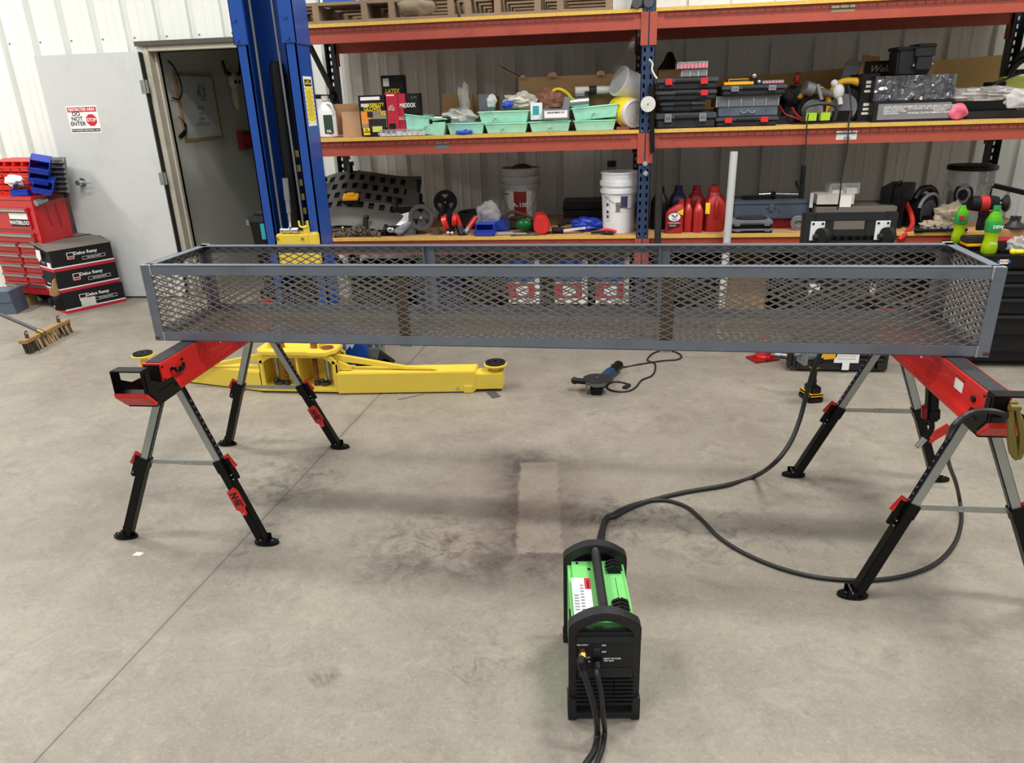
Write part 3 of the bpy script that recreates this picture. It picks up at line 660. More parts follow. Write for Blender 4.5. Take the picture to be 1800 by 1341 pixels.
g = G(); g.mat('black_plastic'); g.tube([q1, at_y(1638, 752, 2.45), at_y(1632, 764, 2.45), at_y(1624, 772, 2.45)], .009, 10); g.mat('chrome'); g.cyl(at_y(1626, 770, 2.45), at_y(1613, 784, 2.45), .0105, .0095, n=14); g.mat('brass'); g.cyl(at_y(1613, 784, 2.45), at_y(1611, 786, 2.45), .0085, n=14); make('neck', g, None, gu)
# ground lead with its clamp
g = G()
g.tube([wl(-.02, WL+.004, .08), wl(-.02, WL+.05, .05), fl(1058, 925), fl(1080, 902), fl(1120, 885), fl(1165, 879), fl(1205, 890), fl(1235, 915), fl(1265, 945), fl(1310, 973), fl(1370, 998), fl(1440, 1015), fl(1520, 1020), fl(1590, 1012), fl(1645, 990), fl(1678, 955), fl(1690, 915, .012),
        at_z(1687, 880, .03), at_z(1680, 848, .16), at_z(1668, 815, .30), at_z(1664, 785, .44), at_y(1672, 755, 1.99), at_y(1690, 735, 1.975), at_y(1712, 724, 1.985), at_y(1740, 722, 1.965), at_y(1762, 727, 1.955), at_y(1777, 738, 1.955)], .0075, 12, 8)
solo('ground_lead', g, 'cable_rubber', 'black ground lead curling over the floor and over the near end of the right sawhorse', 'cable')
gc = thing('ground_clamp', 'brass coloured ground clamp hanging from the near end of the right sawhorse', 'clamp', at_y(1785, 730, 1.95))
o0 = at_y(1785, 730, 1.95)
for du, nm in ((-6, 1), (8, 2)):
    g = G(); P_ = [at_y(1782+du*.3, 706, 1.95)-o0, at_y(1783+du, 735, 1.95)-o0, at_y(1786+du*1.3, 770, 1.95)-o0, at_y(1787+du*.7, 798, 1.95)-o0, at_y(1788, 805, 1.95)-o0]
    g.tube(P_, [.007]*6+[.0095]*6+[.012]*6+[.009]*7, 10, 6); make('jaw', g, 'zinc_yellow', gc)
g = G(); c_ = at_y(1783, 716, 1.945)-o0; g.cyl(c_+Vector((-.012, 0, 0)), c_+Vector((.014, 0, 0)), .010, n=14); make('spring', g, 'zinc_yellow', gc)
# ---------------------------------------------------------------- two-post lift column
LY = 4.0
xl = at_y(418, 100, LY).x; xr = at_y(523, 100, LY).x; LDp = .19
lf = thing('lift_column', 'tall blue steel column of a two post car lift standing in front of the racking', 'car lift', ((xl+xr)/2, LY, 0))
HW = (xr-xl)/2; zt = 3.3; tk = .012
g = G()
g.box(-HW, -HW+tk, 0, LDp, .02, zt); g.box(HW-tk, HW, 0, LDp, .02, zt); g.box(-HW, HW, LDp-tk, LDp, .02, zt)
g.box(-HW, -HW+.062, 0, tk, .02, zt); g.box(HW-.062, HW, 0, tk, .02, zt)
g.box(-HW+.062-tk, -HW+.062, 0, .03, .02, zt); g.box(HW-.062, HW-.062+tk, 0, .03, .02, zt)
make('column', g, 'lift_blue', lf, .004)
zc = at_y(413, 80, LY).z
g = G(); e = .008
g.box(-HW-e, -HW+.070, -e, LDp+e, zc, zt); 
g2 = G(); g2.box(-HW-e, -HW+.072, -e, 0, zc, zt); g2.box(-HW-e, -HW, -e, LDp, zc, zt); g2.box(HW-.072, HW+e, -e, 0, zc, zt); g2.box(HW, HW+e, -e, LDp, zc-.005, zt)
make('extension_sleeve', g2, 'lift_blue', lf, .003)
g = G()
for (u, v) in ((411, 35), (417, 70), (500, 29), (505, 66)):
    q = at_y(u, v, LY-.012)-lf.location; g.cyl((q.x, -e-.001, q.z), (q.x, -e-.007, q.z), .011, n=12)
make('bolt', g, 'lift_blue', lf)
g = G(); g.box(-HW-.06, HW+.06, -.0, LDp+.12, 0, .02); make('base_plate', g, 'lift_blue', lf, .003)
# safety label on the right flank
y_ = LY+.1; ql = at_x(543, 133, lf.location.x+HW+.0); 
g = G(); hx_ = HW+.0012
a = at_x(534, 134, lf.location.x+HW); b = at_x(552, 221, lf.location.x+HW)
lz1, lz0 = a.z-.0, b.z+.0; ly0 = .035; ly1 = .155
g.mat('paper_white'); g.box(HW, hx_, ly0, ly1, lz0, lz1); g.mat('ink_yellow'); g.box(HW, hx_+.0005, ly0+.013, ly1-.013, lz0+.025, lz1-.055)
g.mat('ink'); n_ = int((lz1-lz0-.02)/.022)
for k in range(n_):
    z = lz0+.01+k*.022
    for yy in (ly0+.006, ly1-.011): g.box(HW, hx_+.0004, yy, yy+.005, z, z+.011)
g.box(HW, hx_+.0006, ly0+.013, ly1-.013, lz1-.05, lz1-.015)
sl = make('safety_label', g, None, lf); sl['label'] = 'tall white and yellow safety label with dark edge marks'
text(lf, 'SAFETY\nINSTRUCTIONS', .013, (hx_+.001, (ly0+ly1)/2, lz1-.031), 'ink_yellow', rot=(PI/2, 0, PI/2), bold=.02)
g = G()
for k in range(14): z = lz1-.075-k*(lz1-lz0-.12)/14; g.box(HW+.001, hx_+.0009, ly0+.024, ly1-.024-(.012 if k % 3 else 0), z-.0012, z+.0012)
make('fine_print', g, 'kraft', lf)
# cables, cylinder, carriage
def rel(u, v, y): return at_y(u, v, y)-lf.location
for (u0, u1) in ((438, 496), (477, 535)):
    g = G(); b = rel(u1, 408, LY+.02); t_ = rel(u0, 0, LY+.02); g.tube([b, t_, t_+(t_-b)*.6], .0065, 8, 0); make('lift_cable', g, 'grey_steel', lf)
g = G(); b = rel(522, 400, LY+.08); t_ = rel(486, 112, LY+.08); g.cyl(b-(t_-b)*.7, t_, .040, n=20); g.cyl(t_, t_+Vector((0, 0, .012)), .030, n=16); g.cyl(b+(t_-b)*.2+Vector((.07, 0.02, 0)), t_+Vector((.055, .02, -.05)), .018, n=12); make('hydraulic_cylinder', g, 'black_plastic', lf)
g = G(); g.mat('lift_blue'); a0 = rel(524, 262, LY+.03); x_ = HW-.062-.035
z0, z1 = rel(540, 400, LY+.03).z, rel(520, 250, LY+.03).z
g.mat('zinc_yellow')
nst = 6
for k in range(nst): z = z0+(z1-z0)*k/nst; g.box(x_-.012, x_+.022, .028, .036, z, z+(z1-z0)/nst*.45)
make('lock_ladder', g, None, lf)
g = G(); c0 = rel(484, 412, 3.93); c1 = rel(547, 412, 3.93); zb_ = rel(485, 466, 3.93).z
g.box(c0.x, c1.x-.02, -.07, .10, zb_, c0.z); g.cyl((c1.x-.022, -.02, zb_), (c1.x-.022, -.02, c0.z), .045, n=20)
make('carriage', g, 'lift_yellow', lf, .006)
g = G(); g.box(c0.x+.02, c1.x-.02, .02, .12, .30, zb_); make('carriage_guide', g, 'black_plastic', lf, .004)
g = G()
for du in (487, 531): q = rel(du, 420, 3.92); g.cyl((q.x, -.072, q.z), (q.x, -.078, q.z), .008, n=10)
make('bolt', g, 'brass', lf)
g = G(); q = rel(535, 397, 3.95); g.tube([(q.x-.025, -.06, q.z+.03), (q.x-.022, -.06, q.z), (q.x, -.06, q.z-.006), (q.x+.022, -.06, q.z), (q.x+.025, -.06, q.z+.03)], .006, 8); g.box(q.x-.004, q.x+.02, -.06, -.03, c0.z, q.z); make('hook', g, 'lift_yellow', lf)
# arms resting near the floor
AY = 3.80
def arel(u, v, y=AY): return at_y(u, v, y)
hub = thing('lift_arm_assembly', 'bright yellow lift arms and restraint housing lying low at the foot of the blue column', 'lift arms', (at_y(520, 690, AY).x, AY, 0))
O = hub.location.copy()
hz = arel(520, 640).z
fx0, fx1 = arel(462, 690).x-O.x, arel(597, 690).x-O.x
zb0 = .012; ztp = at_y(540, 620, AY).z
g = G(); w_ = .03
def arch(x0, x1, z0, z1, th, y0, y1, g):
    r = .06; 
    outer = [(x0, z0), (x1, z0), (x1, z1-r), (x1-r*.3, z1-r*.3), (x1-r, z1), (x0+r, z1), (x0+r*.3, z1-r*.3), (x0, z1-r)]
    g.box(x0, x0+th, y0, y1, z0, z1-r*.6); g.box(x1-th, x1, y0, y1, z0, z1-r*.6)
    g.prism([(x0, z1-r), (x0+r*.3, z1-r*.3), (x0+r, z1), (x1-r, z1), (x1-r*.3, z1-r*.3), (x1, z1-r), (x1-th, z1-r), (x1-th-r*.35, z1-r*.65), (x1-th-r*.9, z1-th*.8), (x0+th+r*.9, z1-th*.8), (x0+th+r*.35, z1-r*.65), (x0+th, z1-r)], y0, y1, 'xz')
arch(fx0, fx1, zb0+.015, ztp-.012, .028, 0, .016, g); arch(fx0, fx1, zb0+.015, ztp-.012, .028, .16, .176, g)
g.box(fx0-.01, fx1+.0, -.01, .19, zb0, zb0+.022)
xm = (fx0+fx1)/2; g.box(xm-.008, xm+.006, .0, .17, zb0+.02, ztp-.03); g.box(fx0, fx0+.008, 0, .17, zb0, ztp-.07); g.box(fx1-.008, fx1, 0, .17, zb0, ztp-.07)
g.box(fx0, fx1, .168, .176, zb0, ztp-.04)
make('housing', g, 'lift_yellow', hub, .003)
g = G(); tp = [(fx0+.03, -.02), (fx0-.01, .03), (fx0-.01, .15), (fx0+.03, .19), (fx1-.05, .19), (fx1+.0, .14), (fx1+.0, .03), (fx1-.05, -.035), (fx1-.13, -.035), (fx1-.17, -.02)]
g.prism(tp, ztp-.012, ztp+.012, 'xy'); g.box(fx0+.06, fx0+.075, .03, .15, ztp, ztp+.045); g.box(fx1-.115, fx1-.10, .03, .15, ztp, ztp+.045); g.box(fx0+.06, fx1-.10, .14, .15, ztp, ztp+.045); make('top_plate', g, 'lift_yellow', hub, .003)
g = G(); 
for x in (fx0+.13, fx1-.145, ): g.cyl((x, .06, ztp+.01), (x, .06, ztp+.035), .022, n=14); g.cyl((x, .06, ztp+.03), (x, .06, ztp+.045), .014, n=6)
g.cyl((fx1-.06, .05, ztp+.0), (fx1-.06, .05, ztp+.02), .035, n=20); make('pivot_pin', g, 'copper', hub)
for x, m in ((fx0+.14, 'copper'), (fx1-.15, 'copper')):
    g = G(); g.mat(m); pts = []; z0 = zb0+.06; z1 = ztp-.02
    for k in range(0, 14*8): a = k*2*PI/8; pts.append((x+.014*math.cos(a), .05+.014*math.sin(a), z0+(z1-z0)*k/(14*8)))
    g.tube(pts, .0032, 5, 0); g.mat('zinc_yellow'); g.cyl((x, .05, zb0+.02), (x, .05, z1), .007, n=8); g.mat('dark_metal'); g.cyl((x, .05, zb0+.02), (x, .05, zb0+.05), .022, .017, n=14); make('lock_spring', g, None, hub)
g = G(); g.mat('galvanized'); g.cyl((fx1-.085, .08, zb0), (fx1-.085, .08, ztp-.02), .014, n=12); make('lock_rod', g, None, hub)
g = G(); g.cyl((fx0+.07, .09, zb0), (fx0+.07, .09, ztp-.02), .012, n=12); make('lock_rod', g, 'galvanized', hub)
for xx_ in (fx1-.10, fx0+.09): g = G(); g.torus((xx_, .05, zb0+.035), .022, .009); g.ball((xx_-.02, .055, zb0+.045), .016); make('lock_ring', g, 'dark_metal', hub)
# right arm: box tube, sliding end, pad, brace
ax0, ax1, ax2 = fx1-.002, at_y(836, 690, 3.85).x-O.x, at_y(884, 689, 3.88).x-O.x
za = at_y(700, 653, 3.82).z
def armbox(x0, x1, ya, yb, h, d, z0=.006):   # tube from x0 to x1, front edge at ya / yb
    g = G(); vs = []
    for x, y in ((x0, ya), (x1, yb)):
        for dy, z in ((0, z0), (d, z0), (d, z0+h), (0, z0+h)): vs.append((x, y+dy, z))
    g.add(vs, [(0, 1, 2, 3), (4, 7, 6, 5), (0, 4, 5, 1), (1, 5, 6, 2), (2, 6, 7, 3), (3, 7, 4, 0)]); return g
g = armbox(ax0, ax1, -.02, .05, za-.01, .13); q = at_y(823, 684, 3.84).x-O.x; n = len(g.v); g.box(q-.03, q+.03, .038, .05, .0, .05)
make('arm', g, 'lift_yellow', hub, .005)
g = armbox(ax1-.02, ax2, .058, .075, za-.04, .10, .016); make('sliding_arm', g, 'lift_yellow', hub, .004)
g = G(); q = at_y(804, 683, 3.83); g.cyl((q.x-O.x, .045, q.z), (q.x-O.x, .034, q.z), .008, n=10); make('screw', g, 'chrome', hub)
def brace(x0, z0, x1, z1, y0, y1, g):
    w = .022
    g.prism([(x0, z0+w), (x0+(x1-x0)*.72, z1+w*.8), (x1-.02, z1+w*.55), (x1, z1), (x0+(x1-x0)*.70, z1-.0), (x0, z0-w)], y0, y1, 'xz')
g = G(); bx1 = at_y(768, 652, 3.86).x-O.x; brace(fx1-.03, ztp-.045, bx1, za, .05, .075, g); g.prism([(fx1, za-.03), (fx1+.075, za-.03), (fx1+.075, ztp-.09), (fx1, ztp-.06)], .03, .045, 'xz'); g.box(fx1, fx1+.075, .03, .12, za-.03, za+.002); make('brace', g, 'lift_yellow', hub, .003)
pz = at_y(871, 640, 3.93).z
def pad(x, y, z, nm='lift_pad'):
    g = G(); g.mat('lift_yellow'); g.cyl((x, y, .05), (x, y, z-.01), .022, n=18); g.lathe([(.03, z-.02), (.066, z-.006), (.068, z+.004), (.060, z+.006)], (x, y, 0)); g.mat('rubber'); g.lathe([(.058, z+.004), (.060, z+.012), (.0595, z+.016)], (x, y, 0)); 
    for a in range(10): g.box(-.05, .05, -.0025, .0025, z+.016, z+.019, tr(x, y, 0) @ rz(a*PI/10))
    return make(nm, g, None, hub)
pad(at_y(871, 640, 3.93).x-O.x, .13, pz)
# left arm
lx1 = at_y(330, 675, 3.93).x-O.x; lx2 = at_y(262, 655, 4.0).x-O.x
g = armbox(lx1, fx0+.002, .13, .0, za-.015, .12); make('arm', g, 'lift_yellow', hub, .005)
g = armbox(lx2-.03, lx1+.02, .155, .14, za-.045, .09, .016); make('sliding_arm', g, 'lift_yellow', hub, .004)
g = G(); brace(fx0+.03, ztp-.045, at_y(345, 650, 3.92).x-O.x, za-.0, .06, .085, g); make('brace', g, 'lift_yellow', hub, .003)
pad(at_y(253, 623, 4.02).x-O.x, .21, at_y(253, 623, 4.02).z)
# hammer on the carriage
hm = thing('ball_pein_hammer', 'grey handled hammer standing head down on the yellow lift carriage', 'hammer', at_y(511, 405, 3.95))
o0 = hm.location.copy(); hzc = lf.location.z+c0.z; o0.z = hzc; hm.location = o0
g = G(); P_ = [Vector((0, 0, .035)), at_y(509, 385, 3.97)-o0, at_y(505, 350, 3.99)-o0, at_y(501, 313, 4.0)-o0]
g.mat('grey_steel'); g.tube(P_[:3], [.007]*6+[.009]*7, 8, 6); g.mat('grey_plastic'); g.tube([P_[1].lerp(P_[2], .3), P_[2], P_[3]], [.012]*6+[.0155]*6+[.017], 10, 6); make('handle', g, None, hm)
g = G(); g.cyl((-.045, 0, .018), (.02, 0, .018), .013, n=14); g.cyl((.02, 0, .018), (.048, 0, .018), .018, n=14); g.ball((-.048, 0, .018), .017); g.cyl((0, 0, .005), (0, 0, .04), .012, n=10); make('head', g, 'chrome', hm)
# ---------------------------------------------------------------- pallet racking
RF, RB = 4.9, 5.90
Z3, Z2, Z1 = .718, 1.381, 2.069     # deck tops
XM = at_y(1135, 222, RF).x; BAY = 2.44+.08; BYL = 2.345; XL = XM-BYL; XR = XM+BAY
rk = thing('pallet_rack', 'pallet racking with faded orange beams, dark perforated uprights and plywood decks along the ribbed wall', 'shelving rack', (XM, RF, 0))
def upright(x, y, m, face=-1):
    g = G(); hw = .039; t_ = .003; zt = 3.3; d = .07*(-face)
    ya, yb = (y, y+.07) if face < 0 else (y-.07, y)
    g.mat(m); yf = y
    # front skin with real keyhole gaps: two rows of punched holes
    zs = [0.05+k*.0508 for k in range(64)]
    cols = [(-hw, -.030), (-.010, .010), (.030, hw)]
    for a, b in cols: g.box(x+a, x+b, min(yf, yf-face*t_), max(yf, yf-face*t_), 0, zt)
    for z in zs:
        for a, b in ((-.030, -.010), (.010, .030)):
            g.box(x+a, x+b, min(yf, yf-face*t_), max(yf, yf-face*t_), z+.026, z+.0508)
            for (xa, xb) in ((a, a+.004), (b-.004, b)): g.box(x+xa, x+xb, min(yf, yf-face*t_), max(yf, yf-face*t_), z, z+.026)
    g.box(x-hw, x-hw+t_, ya, yb, 0, zt); g.box(x+hw-t_, x+hw, ya, yb, 0, zt)
    if face < 0: g.mat('rubber'); g.box(x-hw, x+hw, yb-.035, yb-.033, 0, zt)
    return g
for x, m in ((0, 'rack_blue'), (-BYL, 'rack_blue'), (BAY, 'rack_black')):
    g = upright(x, 0, m); make('upright', g, None, rk); g = upright(x, RB-RF, 'rack_black', 1); make('upright', g, None, rk)
    g = G(); m2 = m
    for k, (za_, zb_) in enumerate(((.15, .9), (.9, 1.65), (1.65, 2.4), (2.4, 3.1))):
        a, b = ((.05, za_), (.95, zb_)) if k % 2 else ((.95, za_), (.05, zb_))
        g.bar((x, a[0], a[1]), (x, b[0], b[1]), .028, .03, up=(1, 0, 0)); g.bar((x, .05, zb_), (x, .95, zb_), .028, .03)
    make('brace', g, 'rack_black', rk)
def beam(x0, x1, y, zt_, h=.092, d=.045, nm='beam', sgn=1):
    g = G(); pr = [(0, zt_-h), (0, zt_-.035), (.018, zt_-.035), (.018, zt_), (d, zt_), (d, zt_-h)]
    pr = [(y+(p[0] if sgn > 0 else d-p[0]), p[1]) for p in pr]; g.prism(pr, x0, x1, 'yz')
    for xc, s in ((x0, 1), (x1, -1)):
        yy = y-.006 if sgn > 0 else y+d+.002; g.box(xc-s*.036, xc+s*.008, yy, yy+.006, zt_-h-.09, zt_+.0)
        g.box(xc, xc+s*.004, y, y+d, zt_-h-.09, zt_)
    o = make(nm, g, 'rack_orange', rk)
    return o
TH_ = .022
for zt_ in (Z1, Z2, Z3):
    for x0, x1 in ((-BYL+.04, -.04), (.04, BAY-.04)):
        bz = zt_-TH_
        b1 = beam(x0, x1, 0.0, bz); beam(x0, x1, RB-RF-.045, bz, sgn=-1)
        # wire deck edge hanging over the beam
        if zt_ > 1:
            g = G(); xs = [x0+.06+k*.052 for k in range(int((x1-x0-.1)/.052))]
            for x in xs: g.box(x-.0017, x+.0017, -.0045, -.001, bz-.030, bz)
            for z in (bz-.030,): g.box(x0+.05, x1-.05, -.006, -.002, z-.002, z+.0015)
            make('wire_deck', g, 'dark_metal', rk)
        g = G(); g.mat('plank_deck'); g.box(x0-.02, x1+.02, .012, (1.15 if zt_ > 2 else RB-RF-.04), bz, zt_); g.mat('deck_edge'); g.box(x0-.02, x1+.02, .004, .014, bz+.001, zt_-.001)  # top decks lengthened towards the wall to block light falling behind the rack
        make('plywood_deck', g, None, rk)
def stick(u, v, w, h, m='dirty_white'):
    q = at_y(u, v, RF)-rk.location; g = G(); g.box(q.x-w/2, q.x+w/2, -.0012, 0, q.z-h/2, q.z+h/2); return make('sticker', g, m, rk)
stick(777, 256, .09, .036, 'clear_grey'); stick(1488, 238, .12, .05, 'ink_grey' if False else 'dirty_white'); stick(1482, 15, .13, .035, 'kraft')
text(rk, 'LOAD LIMIT', .02, at_y(1488, 234, RF)-rk.location+Vector((0, -.002, 0)), 'ink'); text(rk, '2750', .02, at_y(1488, 243, RF)-rk.location+Vector((0, -.002, 0)), 'ink')
# bolts and a round plate on the middle upright
g = G()
for (u, v) in ((1134, 288), (1135, 305)): q = at_y(u, v, RF)-rk.location; g.cyl((q.x, -.001, q.z), (q.x, -.014, q.z), .018, .015, n=6); g.cyl((q.x, -.014, q.z), (q.x, -.02, q.z), .008, n=12)
make('bolt', g, 'weld', rk)
q = at_y(1139, 183, RF-.02)
g = G(); g.mat('dirty_white'); g.cyl((0, 0, 0), (0, -.008, 0), .046, n=32); g.mat('ink'); g.cyl((0, -.007, 0), (0, -.0095, 0), .004, n=10); solo('cutting_disc', g, None, 'pale round disc with a small centre hole hung on the middle upright', 'disc', (q.x, RF-.022, q.z))
q1 = at_y(1147, 268, RF-.02); q0 = at_y(1143, 150, RF-.02)
g = G(); g.bar((q1.x, RF-.012, q1.z), (q0.x+.004, RF-.012, q0.z), .030, .012, up=(0, 1, 0)); solo('hanging_bar', g, 'black_plastic', 'flat black bar hanging on the middle upright behind the pale round disc', 'bar')
g = G(); q_ = at_y(1139, 183, RF-.04)
# ---------------------------------------------------------------- left side of the floor
# red roller tool chest against the wall
cx_ = at_y(54, 346, 5.60).x
tc = thing('tool_chest', 'red roller tool chest with steel drawer pulls standing against the ribbed wall', 'tool chest', (cx_, 5.60, 0), -.25)
CWd, CDp, zc0 = .62, .30, .155; zc1 = at_y(54, 346, 5.6).z
g = G(); g.box(-CWd, 0, 0, CDp, zc0, zc1-.03); g.box(-CWd, 0, 0, CDp, zc1-.035, zc1); make('cabinet', g, 'chest_red', tc, .006)
g = G(); g.box(-.05, .0, CDp-.03, CDp-.005, zc0, zc1-.03)
def drawer(x0, x1, z0, z1, pull=True):
    g = G(); g.box(x0, x1, -.016, 0, z0, z1); d = make('drawer', g, 'chest_red', tc, .003)
    g = G(); g.box(x0+.004, x1-.004, -.034, -.014, z1-.022, z1-.006); g.box(x0+.004, x1-.004, -.034, -.030, z1-.03, z1-.006); make('drawer_pull', g, 'chrome', d)
drawer(-.60, -.07, zc1-.27, zc1-.09)
zz = zc1-.30
for k in range(6):
    drawer(-.27 if k else -.60, -.07, zz-.075, zz); 
    if k: drawer(-.58, -.30, zz-.075, zz)
    zz -= .088
g = G(); g.box(-.60, -.04, -.01, 0, zc0+.02, zz-.01); make('lower_door', g, 'chest_red', tc, .003)
g = G(); g.mat('paper_white'); g.box(-.30, -.085, -.0185, -.016, zc1-.185, zc1-.135); g.mat('ink'); g.box(-.30, -.085, -.019, -.016, zc1-.245, zc1-.185); make('plate', g, None, tc)
text(tc, 'WATERLOO', .044, (-.192, -.0195, zc1-.215), 'ink_white', bold=.02, sx=.95)
g = G()
for x in (-.12, -.52):
    for y in (.06, .25): g = G(); g.cyl((x-.02, y, .055), (x+.02, y, .055), .055, n=20); g.box(x-.03, x+.03, y-.03, y+.03, .08, zc0); make('caster', g, 'rubber', tc)
R3 = rz(-.25).to_3x3(); O5 = Vector((cx_, 5.60, 0))
def ch(x, y, z): return O5+R3 @ Vector((x, y, z))
g = G(); a = Vector((.03, .02, zc1-.05)); b = Vector((.035, .30, zc1-.01)); m = a.lerp(b, .32)
g.mat('dark_metal'); g.tube([m, b], .013, 10, 0); g.mat('galvanized'); g.cyl(a, m, .022, .018, n=14); g.cyl(a-(m-a)*.15, a+(m-a)*.4, .027, n=14); g.mat('dark_metal'); g.cyl(b-(b-a)*.08, b, .03, n=14)
solo('pipe_handle_bar', g, None, 'dark steel bar with a bright socket end on the side of the red chest', 'steel bar', (cx_, 5.60, 0), -.25)
g = G(); g.tube([Vector((.012, .10, zc1-.08)), Vector((.008, .11, zc1-.2)), Vector((.008, .13, zc1-.26))], .002, 5); g.tube([Vector((.012, .19, zc1-.07)), Vector((.008, .20, zc1-.2)), Vector((.008, .205, zc1-.28))], .002, 5); g.mat('rubber')
solo('thin_wire', g, 'rubber', 'thin dark wires hanging down the side of the red tool chest', 'wire', (cx_, 5.60, 0), -.25)
# louvred steel bin rack on top of the chest with its red and blue bins
lp = thing('louvred_bin_panel', 'grey louvred steel bin panel leaning on top of the red tool chest', 'storage panel', ch(-.22, .27, zc1+.002), -.25)
PW, PH = .66, .275
g = G(); nL = 7
for k in range(nL):
    z = PH*k/nL; g.prism([(0, z), (-.022, z+.004), (-.024, z+.010), (-.002, z+PH/nL)], -PW/2, PW/2, 'yz')
g.box(-PW/2, PW/2, .0, .012, 0, PH+.015); g.xf(rx(-.12))
make('panel', g, 'grey_steel', lp)
g = G(); n_ = 0
for k in range(nL):
    z = PH*k/nL+.022
    for i in range(22): x = PW/2-.012-i*.013; g.box(x-.0028, x+.0028, -.0215, -.019, z-.012, z+.014)
g.xf(rx(-.12)); make('vent_slots', g, 'dark_metal', lp)
def bin_mesh(w, d, h, m, t_=.003):
    g = G(); g.mat(m)
    g.box(-w/2, w/2, -d/2, d/2, 0, t_)
    for s in (-1, 1): g.prism([(-d/2, 0), (d/2, 0), (d/2, h), (-d*.12, h), (-d*.26, h*.62), (-d/2, h*.62)], s*w/2-(t_ if s > 0 else 0), s*w/2+(t_ if s < 0 else 0), 'yz')
    g.box(-w/2, w/2, d/2-t_, d/2, 0, h); g.box(-w/2, w/2, -d/2, -d/2+t_, 0, h*.5)
    g.box(-w/2-.003, w/2+.003, -d/2-.004, -d/2+.004, h*.46, h*.56); g.box(-w/2-.003, w/2+.003, -d*.12, d/2+.003, h-.006, h)
    return g
red0 = make('storage_bin', bin_mesh(.102, .13, .072, 'bin_red'), None)
k = 0
rows = 5; nmr = ('top', 'second', 'third', 'fourth', 'lowest')
for r in range(rows):
    for c in range(4):
        o = red0 if k == 0 else red0.copy()
        if k: C.objects.link(o)
        k += 1
        z = zc1+PH-.070-r*.050; o.location = ch(-.13-.108*c-.012*r, .165-.004*r, z); o.rotation_euler = (.25, 0, -.25)
        tag(o, 'red plastic bin in the %s row on the louvred panel, %s' % (nmr[r], ('nearest the blue bins', 'second from the blue bins', 'third from the blue bins', 'farthest from the blue bins')[c]), 'storage bin', 'red bins hung on the louvred panel')
blue0 = make('storage_bin', bin_mesh(.14, .20, .085, 'bin_blue'), None)
for k, (x, y, z, ry_, lb) in enumerate(((-.005, .15, .205, (.35, .25, .55), 'blue plastic bin hung at the top beside the red bins'), (-.025, .14, .125, (.35, .25, .55), 'blue plastic bin hung in the middle beside the red bins'), (.015, .12, .045, (.30, .28, .5), 'blue plastic bin hung lowest beside the grey louvres'), (-.20, .11, .004, (0, 0, .2), 'blue plastic bin of wire standing on the chest under a white rag'))):
    o = blue0 if k == 0 else blue0.copy()
    if k: C.objects.link(o)
    o.location = ch(x, y, zc1+z); o.rotation_euler = ry_; tag(o, lb, 'storage bin', 'blue bins on the tool chest')
def rag_mesh(rxyz, seed=1, amp=.25, n=26, m_=16, freq=5):
    g = G(); rnd = random.Random(seed); ph = [rnd.uniform(0, 6.28) for _ in range(12)]; fr = [rnd.uniform(.6, 1.4)*freq for _ in range(12)]
    g.ball((0, 0, 0), 1, n, m_)
    def f(p):
        s = 1+amp*(.5*math.sin(fr[0]*p.x+ph[0]+2*math.sin(fr[1]*p.y+ph[1]))+.4*math.sin(fr[2]*p.y*1.3+ph[2]+1.5*math.sin(fr[3]*p.z+ph[3]))+.3*math.sin(fr[4]*p.z*1.5+ph[4]+fr[5]*p.x)+.2*math.sin(2.3*fr[6]*p.x+ph[6])*math.sin(2.1*fr[7]*p.y+ph[7]))
        return Vector((p.x*s*rxyz[0], p.y*s*rxyz[1], max(-.98, p.z*s)*rxyz[2]+rxyz[2]*.98))
    g.v = [f(p) for p in g.v]; return g
solo('white_rag', rag_mesh((.095, .06, .045), 3), 'paper_white', 'crumpled white rag lying over the blue bin on the tool chest', 'rag', ch(-.26, .10, zc1+.075), 0)
g = G(); pts = []
rnd = random.Random(5)
for k in range(34): pts.append((rnd.uniform(-.06, .07), rnd.uniform(-.07, .07), rnd.uniform(.0, .045)))
g.tube(pts, .0022, 5, 4); solo('wire_coil', g, 'dark_metal', 'tangled dark wire heaped in the blue bin under the white rag', 'wire', ch(-.18, .09, zc1+.05), 0)
